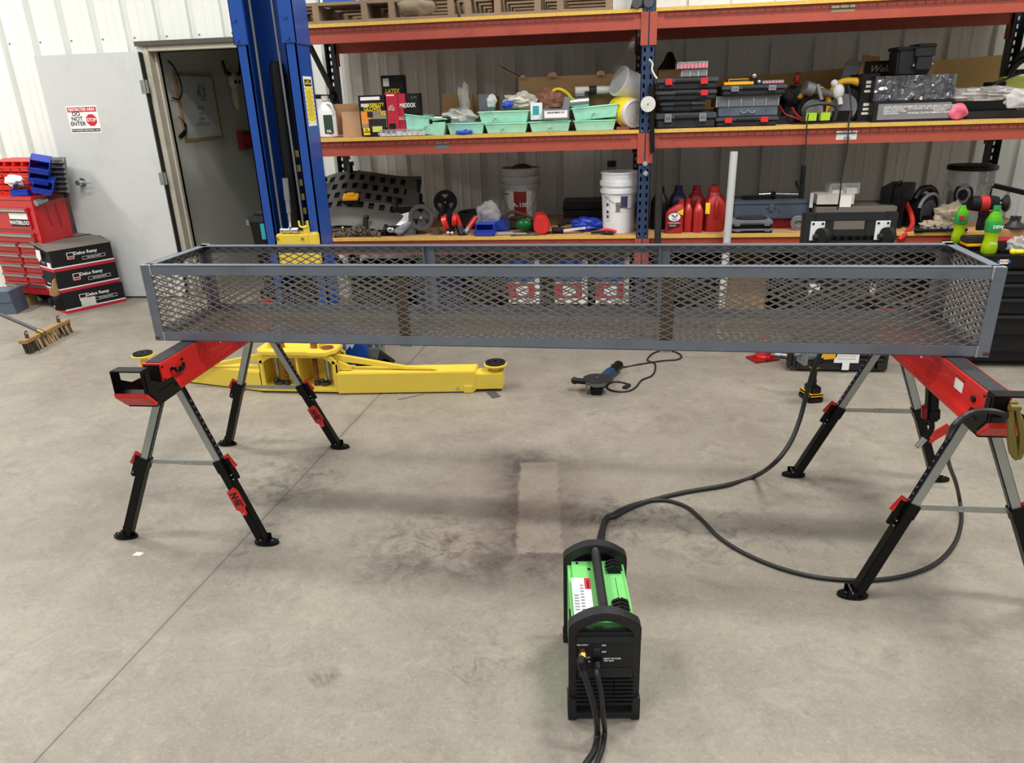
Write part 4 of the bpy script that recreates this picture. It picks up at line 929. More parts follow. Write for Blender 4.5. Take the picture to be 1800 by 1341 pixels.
# flat sheet leaning behind
# stack of three printed cartons
p0, p1, p2 = at_z(118, 552, 0), at_z(219, 530, 0), at_z(86, 545, 0)
vx = (p1-p0); Wb = vx.length; yawb = math.atan2(vx.y, vx.x)
zt3 = None
hz_ = [.155, .155, .150]
z = 0
import itertools
for k in range(3):
    jit = (0, .035, .02)[k]; off = (Vector((0, 0, 0)), Vector((-.01, -.0, 0)), Vector((-.02, .0, 0)))[k]
    t = thing('printed_carton', ('black red-banded carton with a torn shipping label, bottom of the stack of three', 'black red-banded carton in the middle of the stack of three', 'black red-banded carton with an open grey flap, top of the stack of three')[k], 'cardboard box', p0+off+Vector((0, 0, z)), yawb+jit, 'black cartons stacked by the open door')
    h = .178; Wx = .50; Dy = .26; 
    g = G(); g.mat('box_black'); g.box(0, Wx, 0, Dy, .030, h-.002); g.mat('box_red'); g.box(-.001, Wx+.001, -.001, Dy+.001, 0, .026); g.mat('paper_white'); g.box(-.0012, Wx+.0012, -.0012, Dy+.0012, .026, .036); make('carton', g, None, t)
    g = G(); g.mat('ink_white'); lx, lz = .155, .115
    g.box(lx-.028, lx+.028, -.003, 0, lz-.028, lz+.028); g.mat('ink'); g.box(lx-.024, lx+.024, -.0036, 0, lz-.004, lz+.024); g.mat('ink_red'); g.box(lx-.024, lx+.024, -.0036, 0, lz-.024, lz-.008); make('emblem', g, None, t)
    text(t, 'Delco Remy', .038, (lx+.125, -.002, lz+.012), 'ink_white', bold=.02)
    g = G(); 
    for (a, b, c, d) in ((lx+.09, lx+.28, lz-.048, lz-.046), (lx+.09, lx+.28, lz-.024, lz-.022), (lx+.09, lx+.092, lz-.048, lz-.022), (lx+.278, lx+.28, lz-.048, lz-.022)): g.box(a, b, -.002, 0, c, d)
    make('print_frame', g, 'ink_white', t)
    text(t, 'GENUINE PARTS', .016, (lx+.185, -.002, lz-.035), 'ink_white')
    g = G(); g.mat('ink_white'); g.prism([(.05+.03*math.cos(a*PI/6), .11+.009*math.sin(a*PI/6)) for a in range(12)], -.002, 0, 'yz'); make('hand_hole', g, 'ink', t) if False else None
    g = G(); g.mat('ink'); g.prism([(.15+.035*math.cos(a*PI/6), .13+.011*math.sin(a*PI/6)) for a in range(12)], -.002, 0, 'yz'); g.mat('paper_white'); g.box(-.002, 0, .03, .10, .036, .075); make('hand_hole', g, None, t)
    text(t, 'Remy', .028, (-.0025, .17, .07), 'ink_white', rot=(PI/2, 0, -PI/2))
    if k == 0:
        g = G(); g.box(.13, .25, -.0045, -.003, .03, .105); make('shipping_label', g, 'dirty_white', t)
        g = G(); g.prism([(0.0, .03), (0.0, .17), (-.09, .14), (-.10, .06)], 0, .004, 'xz', tr(-.002, 0, 0) @ rz(.5)); make('flap', g, 'box_black', t)
    if k == 1:
        g = G(); g.prism([(0, .0), (.0, .14), (-.04, .13), (-.06, .09), (-.11, .07), (-.11, .02), (-.07, .0)], 0, .004, 'xz', tr(-.002, .02, -.01) @ rz(.6)); make('flap', g, 'cardboard', t)
    if k == 2:
        g = G(); g.mat('box_grey_top'); M = tr(0, 0, h) @ rx(.18); g.box(-.02, Wx+.01, -.006, Dy+.09, -.002, .003, M)
        g.mat('paper_white'); g.prism([(0, 0), (.08, .0), (.10, -.06), (.06, -.10), (.01, -.07)], 0, .003, 'yz', tr(-.025, .12, h) @ rz(.0)); make('flap', g, None, t)
        g = G(); g.box(0, Wx, Dy-.004, Dy, h-.002, h+.055); g.prism([(0, h), (Dy, h), (Dy, h+.055)], 0, .004, 'yz'); g.prism([(0, h), (Dy, h), (Dy, h+.055)], Wx-.004, Wx, 'yz'); make('wall', g, 'box_black', t)
    z += h+.001
# wooden block and grey tray
q = at_z(40, 537, 0); g = G(); g.box(-.13, .09, -.0, .09, 0, .085); g.box(-.13, .10, .0, .30, .085, .105); solo('wooden_block', g, 'wood', 'short wooden blocks on the floor under the corner of the red tool chest', 'wood', (q.x, q.y, 0), -.1)
q = at_z(30, 552, 0); g = G(); g.prism([(-.30, 0), (0, 0), (-.02, .20), (-.30, .20)], 0, .22, 'xz'); g.box(-.3, -.003, -.004, 0, .10, .106)
solo('metal_tote', g, 'toolbox_grey', 'grey metal box standing on the floor in front of the tool chest', 'box', (q.x, q.y, 0), .25, .004)
# push broom
a, b = at_z(52, 618, .02), at_z(128, 578, .02)
pb = thing('push_broom', 'worn push broom with dark bristles lying on the concrete floor', 'broom', ((a.x+b.x)/2, (a.y+b.y)/2, 0), math.atan2(b.y-a.y, b.x-a.x)); Lb = (b-a).length/2
g = G(); g.box(-Lb, Lb, .0, .062, .075, .103); make('head', g, 'wood', pb, .004)
g = G(); rnd = random.Random(2)
for i in range(150):
    x = rnd.uniform(-Lb+.008, Lb-.008); y = rnd.uniform(.002, .058); g.mat('bristle_tan' if (rnd.random() < .55 and x > -Lb*.6) else 'bristle'); g.cyl((x, y, .08), (x+rnd.uniform(-.01, .01), y+rnd.uniform(-.03, .012), .003), .0065, .0055, n=5)
make('bristles', g, None, pb)
g = G(); g.cyl((-Lb+.06, .03, .10), (-Lb+.06, .03, .13), .012, n=10); g.torus((-Lb+.06, .03, .14), .014, .005, 'y', 12, 6, 0.3, 5.9); g.cyl((Lb-.10, .03, .10), (Lb-.10, .03, .13), .012, n=10); g.torus((Lb-.10, .03, .14), .014, .005, 'y', 12, 6, .3, 5.9); make('bracket', g, 'rust', pb)
inv = (rz(pb.rotation_euler.z).inverted().to_3x3())
hp0 = inv @ (at_z(78, 586, .10)-pb.location); hp1 = inv @ (at_z(0, 552, .22)-pb.location); 
g = G(); g.mat('zinc_yellow'); g.cyl(hp0, hp0.lerp(hp1, .13), .018, n=12); g.mat('lead_grey'); g.cyl(hp0.lerp(hp1, .12), hp0.lerp(hp1, 1.6), .013, n=12); make('handle', g, None, pb)
# black bin with teal sticker behind the lift column
q = at_y(430, 540, 5.2); q1 = at_y(432, 376, 5.2)
bt = thing('storage_tote', 'black lidded bin with a teal sticker, behind the blue lift column', 'storage bin', (q1.x, 5.2, 0), 0)
g = G(); W_ = .42; Hh = q1.z
def taper(x0, x1, y0, y1, z0, z1, k, g):
    cx, cy = (x0+x1)/2, (y0+y1)/2; vs = []
    for z, s in ((z0, k), (z1, 1)):
        for x, y in ((x0, y0), (x1, y0), (x1, y1), (x0, y1)): vs.append((cx+(x-cx)*s, cy+(y-cy)*s, z))
    return g.add(vs, [(3, 2, 1, 0), (4, 5, 6, 7), (0, 1, 5, 4), (1, 2, 6, 5), (2, 3, 7, 6), (3, 0, 4, 7)])
taper(.01, W_-.01, .01, .40, 0, Hh-.06, .82, g); make('body', g, 'black_plastic', bt, .01)
g = G(); g.box(0, W_, 0, .41, Hh-.07, Hh-.02); g.box(.03, W_-.03, .03, .38, Hh-.02, Hh); make('lid', g, 'dark_plastic', bt, .01)
g = G(); g.mat('ink_teal'); a = at_y(456, 396, 5.19); b = at_y(474, 421, 5.19); g.box(a.x-q1.x, a.x-q1.x+.12, .0, .006, b.z, a.z+.01); g.mat('ink_white'); g.prism([(a.x-q1.x+.045, b.z+.02), (a.x-q1.x+.10, b.z+.03), (a.x-q1.x+.10, b.z+.08), (a.x-q1.x+.06, b.z+.10)], -.002, .0, 'xz'); s_ = make('sticker', g, None, bt); s_['label'] = 'teal square sticker'
g = G(); a = at_y(434, 391, 5.2); g.box(a.x-q1.x-.005, a.x-q1.x+.018, -.003, .004, a.z-.02, a.z+.02); make('latch', g, 'grey_steel', bt)
# ---------------------------------------------------------------- things on the floor in the middle
q = at_z(1046, 684, 0)
ag = thing('angle_grinder', 'blue and black angle grinder lying disc up on the concrete floor', 'angle grinder', (q.x, q.y, 0))
o0 = ag.location.copy()
dc = at_z(1049, 666, .085)-o0
g = G(); g.mat('dark_metal'); g.cyl(dc, dc+Vector((0, 0, .004)), .078, n=36); g.cyl(dc, dc+Vector((0, 0, .008)), .02, n=18); g.mat('chrome'); g.cyl(dc+Vector((0, 0, .008)), dc+Vector((0, 0, .014)), .010, n=12); make('disc', g, None, ag)
g = G(); g.cyl(dc-Vector((0, 0, .006)), dc-Vector((0, 0, .03)), .064, .056, n=26); g.box(dc.x-.062, dc.x-.052, dc.y-.03, dc.y+.0, .01, .075); make('guard', g, 'grey_steel', ag)
g = G(); g.cyl(dc-Vector((0, 0, .03)), dc-Vector((0, 0, .075)), .042, .036, n=18); g.box(dc.x-.03, dc.x+.03, dc.y-.04, dc.y+.04, .003, .04); make('gear_head', g, 'black_plastic', ag, .0)
e1 = at_z(1085, 643, .05)-o0; d_ = (e1-dc); d_.z = 0
s0 = Vector((dc.x, dc.y, .045)); e1.z = .045
g = G(); g.mat('tool_blue'); g.cyl(s0+d_*.25, s0+d_*.68, .036, .034, n=18); g.mat('black_plastic'); g.cyl(s0+d_*.66, s0+d_*1.08, .026, .030, n=16); g.cyl(s0+d_*1.05, s0+d_*1.12, .031, .024, n=16); g.box(s0.x+d_.x*.75-.008, s0.x+d_.x*.75+.008, s0.y+d_.y*.75-.02, s0.y+d_.y*.75+.02, .06, .082); make('body', g, None, ag)
h1 = at_z(1010, 669, .06)-o0; g = G(); g.tube([s0+Vector((-.04, 0, .01)), s0.lerp(h1, .4)+Vector((0, 0, .01)), h1], [.012]*5+[.017]*7+[.019], 12, 6); g.ball(h1, .021); make('side_handle', g, 'black_plastic', ag)
g = G(); F = lambda u, v: at_z(u, v, .006)-o0
g.tube([s0+d_*1.1, F(1098, 645), F(1125, 640), F(1165, 634), F(1190, 632), F(1198, 626), F(1185, 618), F(1160, 617), F(1145, 623), F(1138, 633), F(1150, 638), F(1152, 648), F(1146, 660), F(1128, 668), F(1118, 680), F(1105, 687), F(1085, 688), F(1070, 684), F(1068, 677), F(1080, 671), F(1098, 673), F(1106, 678), F(1100, 683)], .0052, 8, 6)
g.tube([F(1106, 677), F(1097, 682)], .013, 8, 0); make('cord', g, 'cable_rubber', ag)
# cordless impact wrench standing on its battery
q = at_z(1431, 709, 0); iw = thing('cordless_impact_wrench', 'yellow and black cordless wrench standing on its battery on the concrete floor', 'cordless drill', (q.x, q.y+.03, 0), .25)
g = G(); g.mat('black_plastic'); g.box(-.038, .045, -.03, .09, 0, .03); g.mat('yellow_plastic'); g.box(-.038, .045, -.03, .09, .03, .048); g.mat('black_plastic'); g.box(-.022, .035, -.015, .07, .045, .085); make('battery', g, None, iw, .006)
g = G(); g.mat('black_plastic'); g.tube([(0, .025, .07), (-.004, .02, .13), (-.006, .015, .19), (-.004, .01, .235)], [.022]*6+[.0185]*6+[.024]*7, 12, 6); g.mat('yellow_plastic'); g.torus((-.006, .016, .195), .022, .004); make('handle', g, None, iw)
g = G(); g.mat('black_plastic'); g.box(-.03, .02, -.03, .03, .225, .265); g.mat('yellow_plastic'); g.box(-.005, .085, -.03, .045, .245, .305); g.mat('black_plastic'); g.cyl((.085, .01, .27), (.095, .01, .27), .035, n=16); make('motor_housing', g, None, iw, .008)
g = G(); g.cyl((-.075, .01, .275), (-.01, .01, .275), .03, .036, n=18); g.box(-.098, -.075, -.035, .045, .225, .325); g.cyl((-.13, .01, .275), (-.095, .01, .275), .012, n=10); make('gear_case', g, 'silver_plastic', iw, .003)
g = G(); g.cyl((-.0985, -.025, .315), (-.101, -.025, .315), .005, n=8); make('screw', g, 'ink', iw)
# bottle jack, silver coupling by the rack foot
q = at_z(1343, 636, 0)
bj = thing('bottle_jack', 'red bottle jack on a flat square foot on the floor below the trough', 'bottle jack', (q.x, q.y+.05, 0))
g = G(); g.box(-.085, .085, -.06, .06, 0, .012); g.xf(rz(.4)); make('foot_plate', g, 'dark_red', bj, .003)
g = G(); g.lathe([(.05, .012), (.052, .03), (.048, .034), (.048, .13), (.04, .14), (.024, .145), (.022, .19)]); g.cyl((.02, -.05, .035), (.02, -.075, .035), .008, n=8); make('cylinder', g, 'red_paint', bj)
q = at_z(1378, 630, 0); g = G(); g.cyl((-.05, .02, .022), (.05, -.02, .018), .014, n=12); g.cyl((-.05, .02, .022), (-.02, .008, .022), .02, n=6); g.cyl((.05, -.02, .018), (.11, -.05, .012), .009, n=10); solo('steel_coupling', g, 'galvanized', 'small bright steel coupling lying beside the bottle jack', 'coupling', (q.x, q.y, 0))
# blue floor jack behind the lift arms
q = at_y(615, 690, 4.12); fj = thing('floor_jack', 'blue floor jack with a white mark standing behind the yellow lift arm', 'jack', (q.x, 4.22, 0))
tz_ = at_y(603, 600, 4.22).z
g = G(); g.prism([(-.11, .03), (.10, .03), (.10, .14), (.045, tz_+.02), (-.09, tz_+.03)], 0, .16, 'xz'); make('frame', g, 'lift_blue', fj, .006)
g = G(); g.prism([(-.055, tz_-.02), (-.055, tz_-.09), (.0, tz_-.03), (.01, tz_-.05), (.03, tz_-.02)], -.002, .001, 'xz'); make('mark', g, 'ink_white', fj)
g = G(); g.box(.10, .19, .03, .12, .03, .13); g.cyl((.13, .07, .13), (.13, .07, .19), .014, n=10); g.cyl((.17, .07, .13), (.17, .07, .175), .010, n=10); make('pump', g, 'galvanized', fj, .004)
g = G()
for x in (-.07, .12, .22): g.cyl((x, .0, .035), (x, .03, .035), .035, n=18)
g.prism([(.17, .06), (.26, .02), (.28, .05), (.19, .12)], 0, .03, 'xz')
make('wheel', g, 'dark_metal', fj)
# small dark steel plate by the pad end
q = at_z(866, 694, 0); g = G(); g.box(-.02, .03, -.05, .05, 0, .004); solo('metal_offcut', g, 'lead_grey', 'small flat grey strip on the floor by the end of the yellow lift arm', 'offcut', (q.x, q.y, 0), .5)
a = at_z(700, 702, .002); b = at_z(745, 693, .002); g = G(); g.bar(a, b, .004, .004); solo('welding_rod', g, 'grey_steel', 'thin bright rod lying on the floor in front of the yellow lift arm', 'rod')
q = at_z(243, 974, 0); g = G(); g.prism([(-.018, -.012), (.015, -.014), (.02, .008), (-.012, .012)], 0, .002, 'xy'); solo('paper_scrap', g, 'dirty_white', 'tiny pale scrap on the floor below the left foot of the left sawhorse', 'scrap', (q.x, q.y, 0))
q = at_z(480, 944, 0); g = G(); g.prism([(-.02, -.012), (.03, -.010), (.03, .016), (-.012, .014)], 0, .002, 'xy'); solo('tape_scrap', g, 'galvanized', 'small shiny scrap beside the near right foot of the left sawhorse', 'scrap', (q.x, q.y, 0))
# ---------------------------------------------------------------- helpers for things on the shelves
def base(u0, u1, vt, vb, y, z=None):
    a = at_y(u0, vb, y); b = at_y(u1, vb, y); t = at_y((u0+u1)/2, vt, y); z = (a.z+b.z)/2 if z is None else z
    return a.x, z, b.x-a.x, t.z-z
def tub(g, w, d, h, k=.85, t=.004, lip=.006):
    def ring(s, z, i=0): return [(x*(w/2*s-i), y*(d/2*s-i), z) for x, y in ((-1, -1), (1, -1), (1, 1), (-1, 1))]
    vs = ring(k, 0)+ring(1, h)+ring(1, h, t)+ring(k, t, t)
    f = [(3, 2, 1, 0)]
    for a, b in ((0, 4), (4, 8), (8, 12)):
        for i in range(4): j = (i+1) % 4; f.append((a+i, a+j, b+j, b+i))
    f.append((12, 13, 14, 15)); g.add(vs, f)
    if lip:
        for s in (-1, 1): g.box(-w/2-lip, w/2+lip, s*d/2-lip*.5, s*d/2+lip*.5, h-lip*1.3, h); g.box(s*w/2-lip*.5, s*w/2+lip*.5, -d/2-lip*.5, d/2+lip*.5, h-lip*1.3, h)
    return g
def mint_tray(u0, u1, vt, vb, y, label, z=None, rot=(0, 0, 0), d=.24, knob=.5):
    x, z, w, h = base(u0, u1, vt, vb, y, z); w_ = w*1.04; t = thing('mint_drawer', label, 'drawer', (x+w/2, y+d/2, z), rot, 'mint green drawers on the middle shelf')
    g = G(); tub(g, w_, d, h, .88); make('tray', g, 'mint', t, .002)
    if knob is not None:
        g = G(); kx = (knob-.5)*w_; yk = -d/2*.94; g.cyl((kx, yk+.004, h*.45), (kx, yk-.012, h*.45), .006, n=10); g.ball((kx, yk-.013, h*.45), .009); make('knob', g, 'chrome', t)
    return t, h
def carton(u0, u1, vt, vb, y, d, label, m='cardboard', z=None, open_=True, flaps=(), rot=0, name='cardboard_box', group=None):
    x, z, w, h = base(u0, u1, vt, vb, y, z); t = thing(name, label, 'cardboard box', (x+w/2, y+d/2, z), rot, group)
    g = G()
    if open_: tub(g, w, d, h, 1, .005, 0)
    else: g.box(-w/2, w/2, -d/2, d/2, 0, h)
    make('carton', g, m, t, .002)
    for (side, ln, ang) in flaps:
        g = G()
        if side == 'f': M = tr(0, -d/2, h) @ rx(-ang); g.box(-w/2, w/2, -ln, 0, 0, .004, M)
        if side == 'b': M = tr(0, d/2, h) @ rx(ang); g.box(-w/2, w/2, 0, ln, 0, .004, M)
        if side == 'l': M = tr(-w/2, 0, h) @ ry(ang); g.box(-ln, 0, -d/2, d/2, 0, .004, M)
        if side == 'r': M = tr(w/2, 0, h) @ ry(-ang); g.box(0, ln, -d/2, d/2, 0, .004, M)
        make('flap', g, m, t)
    return t, w, h
def tool_case(u0, u1, vt, vb, y, label, latch='red_plastic', z=None, d=.30, m='dark_plastic', lid='case_lid', group='black tool cases stacked on the middle shelf', name='tool_case', latches=(.2, .77), rot=0):
    x, z, w, h = base(u0, u1, vt, vb, y, z); t = thing(name, label, 'tool case', (x+w/2, y+d/2, z), rot, group)
    g = G(); g.box(-w/2+.006, w/2-.006, -d/2+.004, d/2, 0, h*.55); g.box(-w/2+.01, -w*.18, -d/2-.006, -d/2+.01, .004, h*.5); g.box(w*.18, w/2-.01, -d/2-.006, -d/2+.01, .004, h*.5); make('body', g, m, t, .006)
    g = G(); g.box(-w/2, w/2, -d/2+.002, d/2, h*.56, h*.92); g.box(-w/2, -w*.19, -d/2-.012, -d/2+.02, h*.56, h*.80); g.box(w*.19, w/2, -d/2-.012, -d/2+.02, h*.56, h*.80); g.box(-w*.40, w*.40, -d*.3, d*.4, h*.9, h); make('lid', g, lid, t, .006)
    g = G(); g.box(-w*.17, w*.17, -d/2-.012, -d/2-.002, h*.60, h*.78); g.box(-w*.17, -w*.155, -d/2-.012, -d/2+.02, h*.45, h*.78); g.box(w*.155, w*.17, -d/2-.012, -d/2+.02, h*.45, h*.78); make('handle', g, m, t, .003)
    for f in latches:
        if f is None: continue
        xc = (f-.5)*w; g = G(); g.mat(latch); g.box(xc-w*.058, xc+w*.058, -d/2-.022, -d/2-.010, h*.38, h*.90)
        if latch != 'red_plastic': g.mat('ink'); g.box(xc-w*.03, xc-w*.006, -d/2-.023, -d/2-.02, h*.55, h*.68); g.box(xc+w*.006, xc+w*.03, -d/2-.023, -d/2-.02, h*.55, h*.68)
        make('latch', g, None, t, .002)
    return t
def organizer(u0, u1, vt, vb, y, label, tint='pink_plastic', z=None, d=.16, n=7, group=None, rot=(0, 0, 0), shell='clear_plastic'):
    x, z, w, h = base(u0, u1, vt, vb, y, z); t = thing('parts_organizer', label, 'organizer box', (x+w/2, y+d/2, z), rot, group)
    g = G(); g.box(-w/2, w/2, -d/2, d/2, 0, h*.9); g.box(-w/2-.003, w/2+.003, -d/2-.003, d/2+.003, h*.78, h); make('case', g, shell, t, .004)
    g = G(); g.mat('white_plastic')
    for k in range(n+1): xx = -w/2+.004+(w-.008)*k/n; g.box(xx-.0012, xx+.0012, -d/2-.0015, d/2-.004, .003, h*.76)
    g.mat(tint); rnd = random.Random(int(u0))
    for k in range(n):
        xx = -w/2+.004+(w-.008)*(k+.5)/n; hh = h*rnd.uniform(.35, .7); g.box(xx-w/n*.36, xx+w/n*.36, -d/2-.0012, d/2-.01, .004, hh)
    make('dividers', g, None, t)
    return t
def bag(x, y, z, r, label, seed, m='bag_film', name='plastic_bag', cat='plastic bag', amp=.3, rot=0, group=None, freq=4):
    return solo(name, rag_mesh(r, seed, amp, 30, 18, freq), m, label, cat, (x, y, z), rot, 0, group)
def lump(x, y, z, pieces, label, name, cat, m='dark_metal'):
    g = G(); g.mat(m)
    for p in pieces: p(g)
    return solo(name, g, None, label, cat, (x, y, z))
YM = 4.95
# ---------------------------------------------------------------- middle shelf, left bay
# white jug
x, z, w, h = base(566, 590, 168, 238, 5.0, Z2)
t = thing('white_jug', 'white plastic jug with a dark green label beside the blue lift column', 'jug', (x+w/2-.02, 5.06, Z2))
g = G(); g.lathe([(.05, 0), (.062, .01), (.062, h*.62), (.05, h*.74), (.022, h*.86), (.020, h*.90)], n=24, sx=1, sy=.75); make('bottle', g, 'white_plastic', t)
g = G(); g.cyl((0, 0, h*.88), (0, 0, h), .024, n=18); make('cap', g, 'dirty_white', t)
g = G(); g.tube([(.02, -.03, h*.82), (.05, -.035, h*.80), (.058, -.03, h*.66), (.055, -.02, h*.55)], .008, 8); make('grip', g, 'white_plastic', t)
g = G(); g.box(-.01, .052, -.049, -.040, h*.10, h*.55); lb = make('label_sheet', g, 'ink_green', t, .002); text(lb, 'OIL', .022, (.022, -.0495, h*.16), 'ink_white', bold=.02)
carton(590, 645, 182, 236, 5.12, .26, 'open brown cardboard box between the white jug and the yellow printed glove box', flaps=(('b', .07, -1.9),))
g = G(); x, z, w, h = base(598, 640, 196, 236, 5.0, Z2); g.box(-w/2, w/2, -.004, .004, 0, h); g.xf(rx(-.12)); solo('cardboard_sheet', g, 'cardboard_light', 'folded piece of brown cardboard leaning on the open box next to the jug', 'cardboard', (x+w/2, 5.06, Z2))
# glove boxes
def printed(u0, u1, vt, vb, y, d, label, cols, z=None, rot=0, name='printed_box'):
    x, z, w, h = base(u0, u1, vt, vb, y, z); t = thing(name, label, 'box', (x+w/2, y+d/2, z), rot)
    g = G(); g.mat(cols[0]); g.box(-w/2, w/2, -d/2, d/2, 0, h)
    for k_, (m, a, b, c, e) in enumerate(cols[1]): g.mat(m); g.box(-w/2+w*a, -w/2+w*b, -d/2-.0005-.00018*k_, -d/2, h*c, h*e)
    make('box', g, None, t); return t, w, h, d
t, w, h, d = printed(636, 684, 167, 239, 4.99, .12, 'black and yellow printed glove box with an orange picture, beside the open cardboard box', ('box_black', [('ink_white', .08, .78, .88, .96), ('dirty_white', .08, .36, .72, .80), ('kraft', .05, .97, .20, .62), ('ink_orange', .05, .38, .30, .60), ('dark_plastic', .30, .95, .20, .42), ('dark_metal', .28, .48, .46, .60), ('ink_yellow', .08, .32, .03, .20), ('lime_pale', .42, .78, .10, .24)]))
for s, sz, x, z, c in (('VISIBILITY', .030, .12*w, .76*h, 'ink_yellow'), ('GLOVES', .038, -.02*w, .665*h, 'ink_yellow'), ('XL', .036, .36*w, .55*h, 'ink_yellow'), ('50\nCOUNT', .017, -.30*w, .13*h, 'ink'), ('20', .022, .15*w, .04*h, 'ink_white')): text(t, s, sz, (x, -d/2-.0022, z), c, bold=.02, sx=.85)
t, w, h, d = printed(674, 710, 132, 200, 5.15, .14, 'tall black box with yellow words standing behind the red and black printed box', ('box_black', [('dirty_white', .08, .36, .82, .95)]), z=Z2, rot=.08)
text(t, 'LATEX', .036, (-.0*w, -d/2-.0022, .74*h), 'ink_yellow', bold=.02, sx=.9); text(t, 'GLOVES', .042, (.02*w, -d/2-.0022, .63*h), 'ink_yellow', bold=.02, sx=.9)
t, w, h, d = printed(702, 738, 164, 229, 5.0, .12, 'red and black tool box carton with bold white lettering next to the glove box', ('box_black', [('box_red', 0, .12, 0, 1), ('box_red', .0, .45, 0, .35), ('box_red', .0, .40, .65, 1), ('box_red', .0, .30, .35, .65)]), rot=0, z=Z2)
text(t, 'MADDOX', .037, (0, -d/2-.0024, .72*h), 'ink_white', bold=.02, sx=.64); text(t, 'BALL JOINT\nSERVICE KIT', .014, (-.28*w, -d/2-.0024, .42*h), 'ink_white'); text(t, '23 PC', .018, (.33*w, -d/2-.0024, .90*h), 'ink_grey')
t, w, h, d = printed(681, 702, 163, 230, 4.99, .11, 'narrow red side panel carton pressed against the bold lettered red and black carton', ('box_red', [('box_black', .2, .75, .12, .3), ('ink_white', .15, .80, .93, .96)]), z=Z2)
text(t, 'pulls\nwithout\ndamage', .014, (0, -d/2-.0024, .66*h), 'ink_white')
organizer(668, 745, 227, 240, 4.93, 'flat clear organizer box lying in front of the red printed carton', 'dirty_white', Z2, .14, 8)
mint_tray(713, 783, 204, 236, 4.97, 'mint green drawer tilted down to the right, nearest the red printed carton', None, (0, .13, -.05), knob=.52)
mint_tray(788, 850, 216, 237, 4.98, 'mint green drawer behind the roll of blue tape', Z2)
mint_tray(854, 926, 216, 236, 4.98, 'mint green drawer on the shelf under another one, right of the blue tape', Z2, knob=.42)
mint_tray(932, 1001, 213, 234, 4.98, 'mint green drawer piled with small part packets in the middle of the shelf', Z2)
mint_tray(1010, 1081, 211, 233, 4.98, 'mint green drawer without a knob under the tilted one, beside the yellow lid', Z2, knob=None)
mint_tray(843, 928, 195, 216, 4.99, 'mint green drawer stacked on another one and holding dirty white rags', None, knob=.34)
mint_tray(1008, 1086, 186, 209, 4.99, 'mint green drawer tilted up to the right on top of another, near the yellow lid', None, (0, -.07, 0), knob=.47)
g = G(); x, z, w, h = base(799, 831, 231, 239, 4.93, Z2); g.lathe([(.030, 0), (.052, 0), (.055, .004), (.055, .020), (.052, .024), (.030, .024), (.028, .02), (.028, .004)], n=32); solo('tape_roll', g, 'bin_blue', 'roll of blue masking tape lying flat in front of a mint green drawer', 'tape', (x+w/2, 4.955, Z2))
# cardboard behind
g = G(); x, z, w, h = base(777, 832, 164, 210, 5.35, Z2); g.box(-w/2, w/2, -.02, .02, 0, h); g.xf(rx(-.06)); solo('cardboard_sheet', g, 'cardboard', 'upright brown cardboard piece behind the bags and the drawer by the blue tape', 'cardboard', (x+w/2, 5.38, Z2), bev=.003)
carton(832, 872, 170, 210, 5.4, .2, 'small brown box standing behind the foil packet on the middle shelf', z=Z2, open_=False)
t, w, h = carton(913, 1083, 133, 215, 5.30, .32, 'largest brown cardboard box with torn flaps behind the mint green drawers', z=Z2, m='cardboard', flaps=(('l', .16, .5), ))
for du, s in ((-.30, .6), (-.10, 1.0), (.22, .9)):
    g = G(); g.prism([(du-.03*s, h-.005), (du+.035*s, h-.004), (du+.03*s, h+.018*s), (du+.01*s, h+.026*s), (du-.02*s, h+.02*s)], -.2, -.195, 'xz'); make('torn_edge', g, 'cardboard_light', t)
carton(1085, 1136, 137, 215, 5.36, .35, 'paler brown cardboard box between the largest box and the middle upright', z=Z2, m='cardboard_light', open_=False, rot=.03)
# bags and small things in the trays
def bx_(u, v, y): return at_y(u, v, y)
q = bx_(812, 212, 5.16); bag(q.x, 5.12, Z2+.06, (.10, .09, .05), 'crumpled clear bag lying across the drawer behind the blue tape', 11, amp=.4)
q = bx_(757, 210, 5.1); g = G(); g.cyl((0, 0, 0), (.14, .05, -.01), .018, n=14); g.cyl((-.03, -.01, .0), (0, 0, 0), .012, n=10); solo('silver_tube', g, 'chrome', 'shiny foil wrapped tube lying in the drawer nearest the red printed carton', 'tube', (q.x+.02, 5.12, Z2+.105))
q = bx_(775, 217, 5.0); g = G(); g.cyl((-.05, 0, 0), (.07, -.01, .005), .02, n=14); g.cyl((-.07, 0, 0), (-.05, 0, 0), .024, n=14); solo('black_tube', g, 'black_plastic', 'short black tube with a rim lying on the rim of the tilted mint green drawer', 'tube', (q.x, 4.99, Z2+.088))
q = bx_(816, 192, 5.2); bag(q.x, 5.22, Z2+.14, (.035, .03, .085), 'clear plastic bag standing up against the brown cardboard piece', 21, amp=.35, m='bag_film')
q = bx_(856, 182, 5.25); g = G(); g.box(-.055, .055, -.008, .008, 0, .125); solo('foil_packet', g, 'silver_plastic', 'upright silver packet standing behind the stacked mint green drawers', 'packet', (q.x, 5.24, Z2+.12), bev=.004)
q = bx_(866, 190, 5.15); bag(q.x, 5.12, Z2+.16, (.03, .03, .04), 'small white plastic bag slumped in front of the silver packet', 23, 'paper_white', amp=.3)
q = bx_(910, 186, 5.1); bag(q.x+.02, 5.10, Z2+.15, (.10, .07, .045), 'dirty white rags heaped in the upper mint green drawer', 31, 'rag', 'rag', 'rag', .35, freq=6)
q = bx_(893, 191, 5.05); bag(q.x, 5.03, Z2+.15, (.035, .03, .022), 'small blue cloth lump at the left of the dirty white rags', 33, 'bin_blue', 'rag', 'rag', .25)
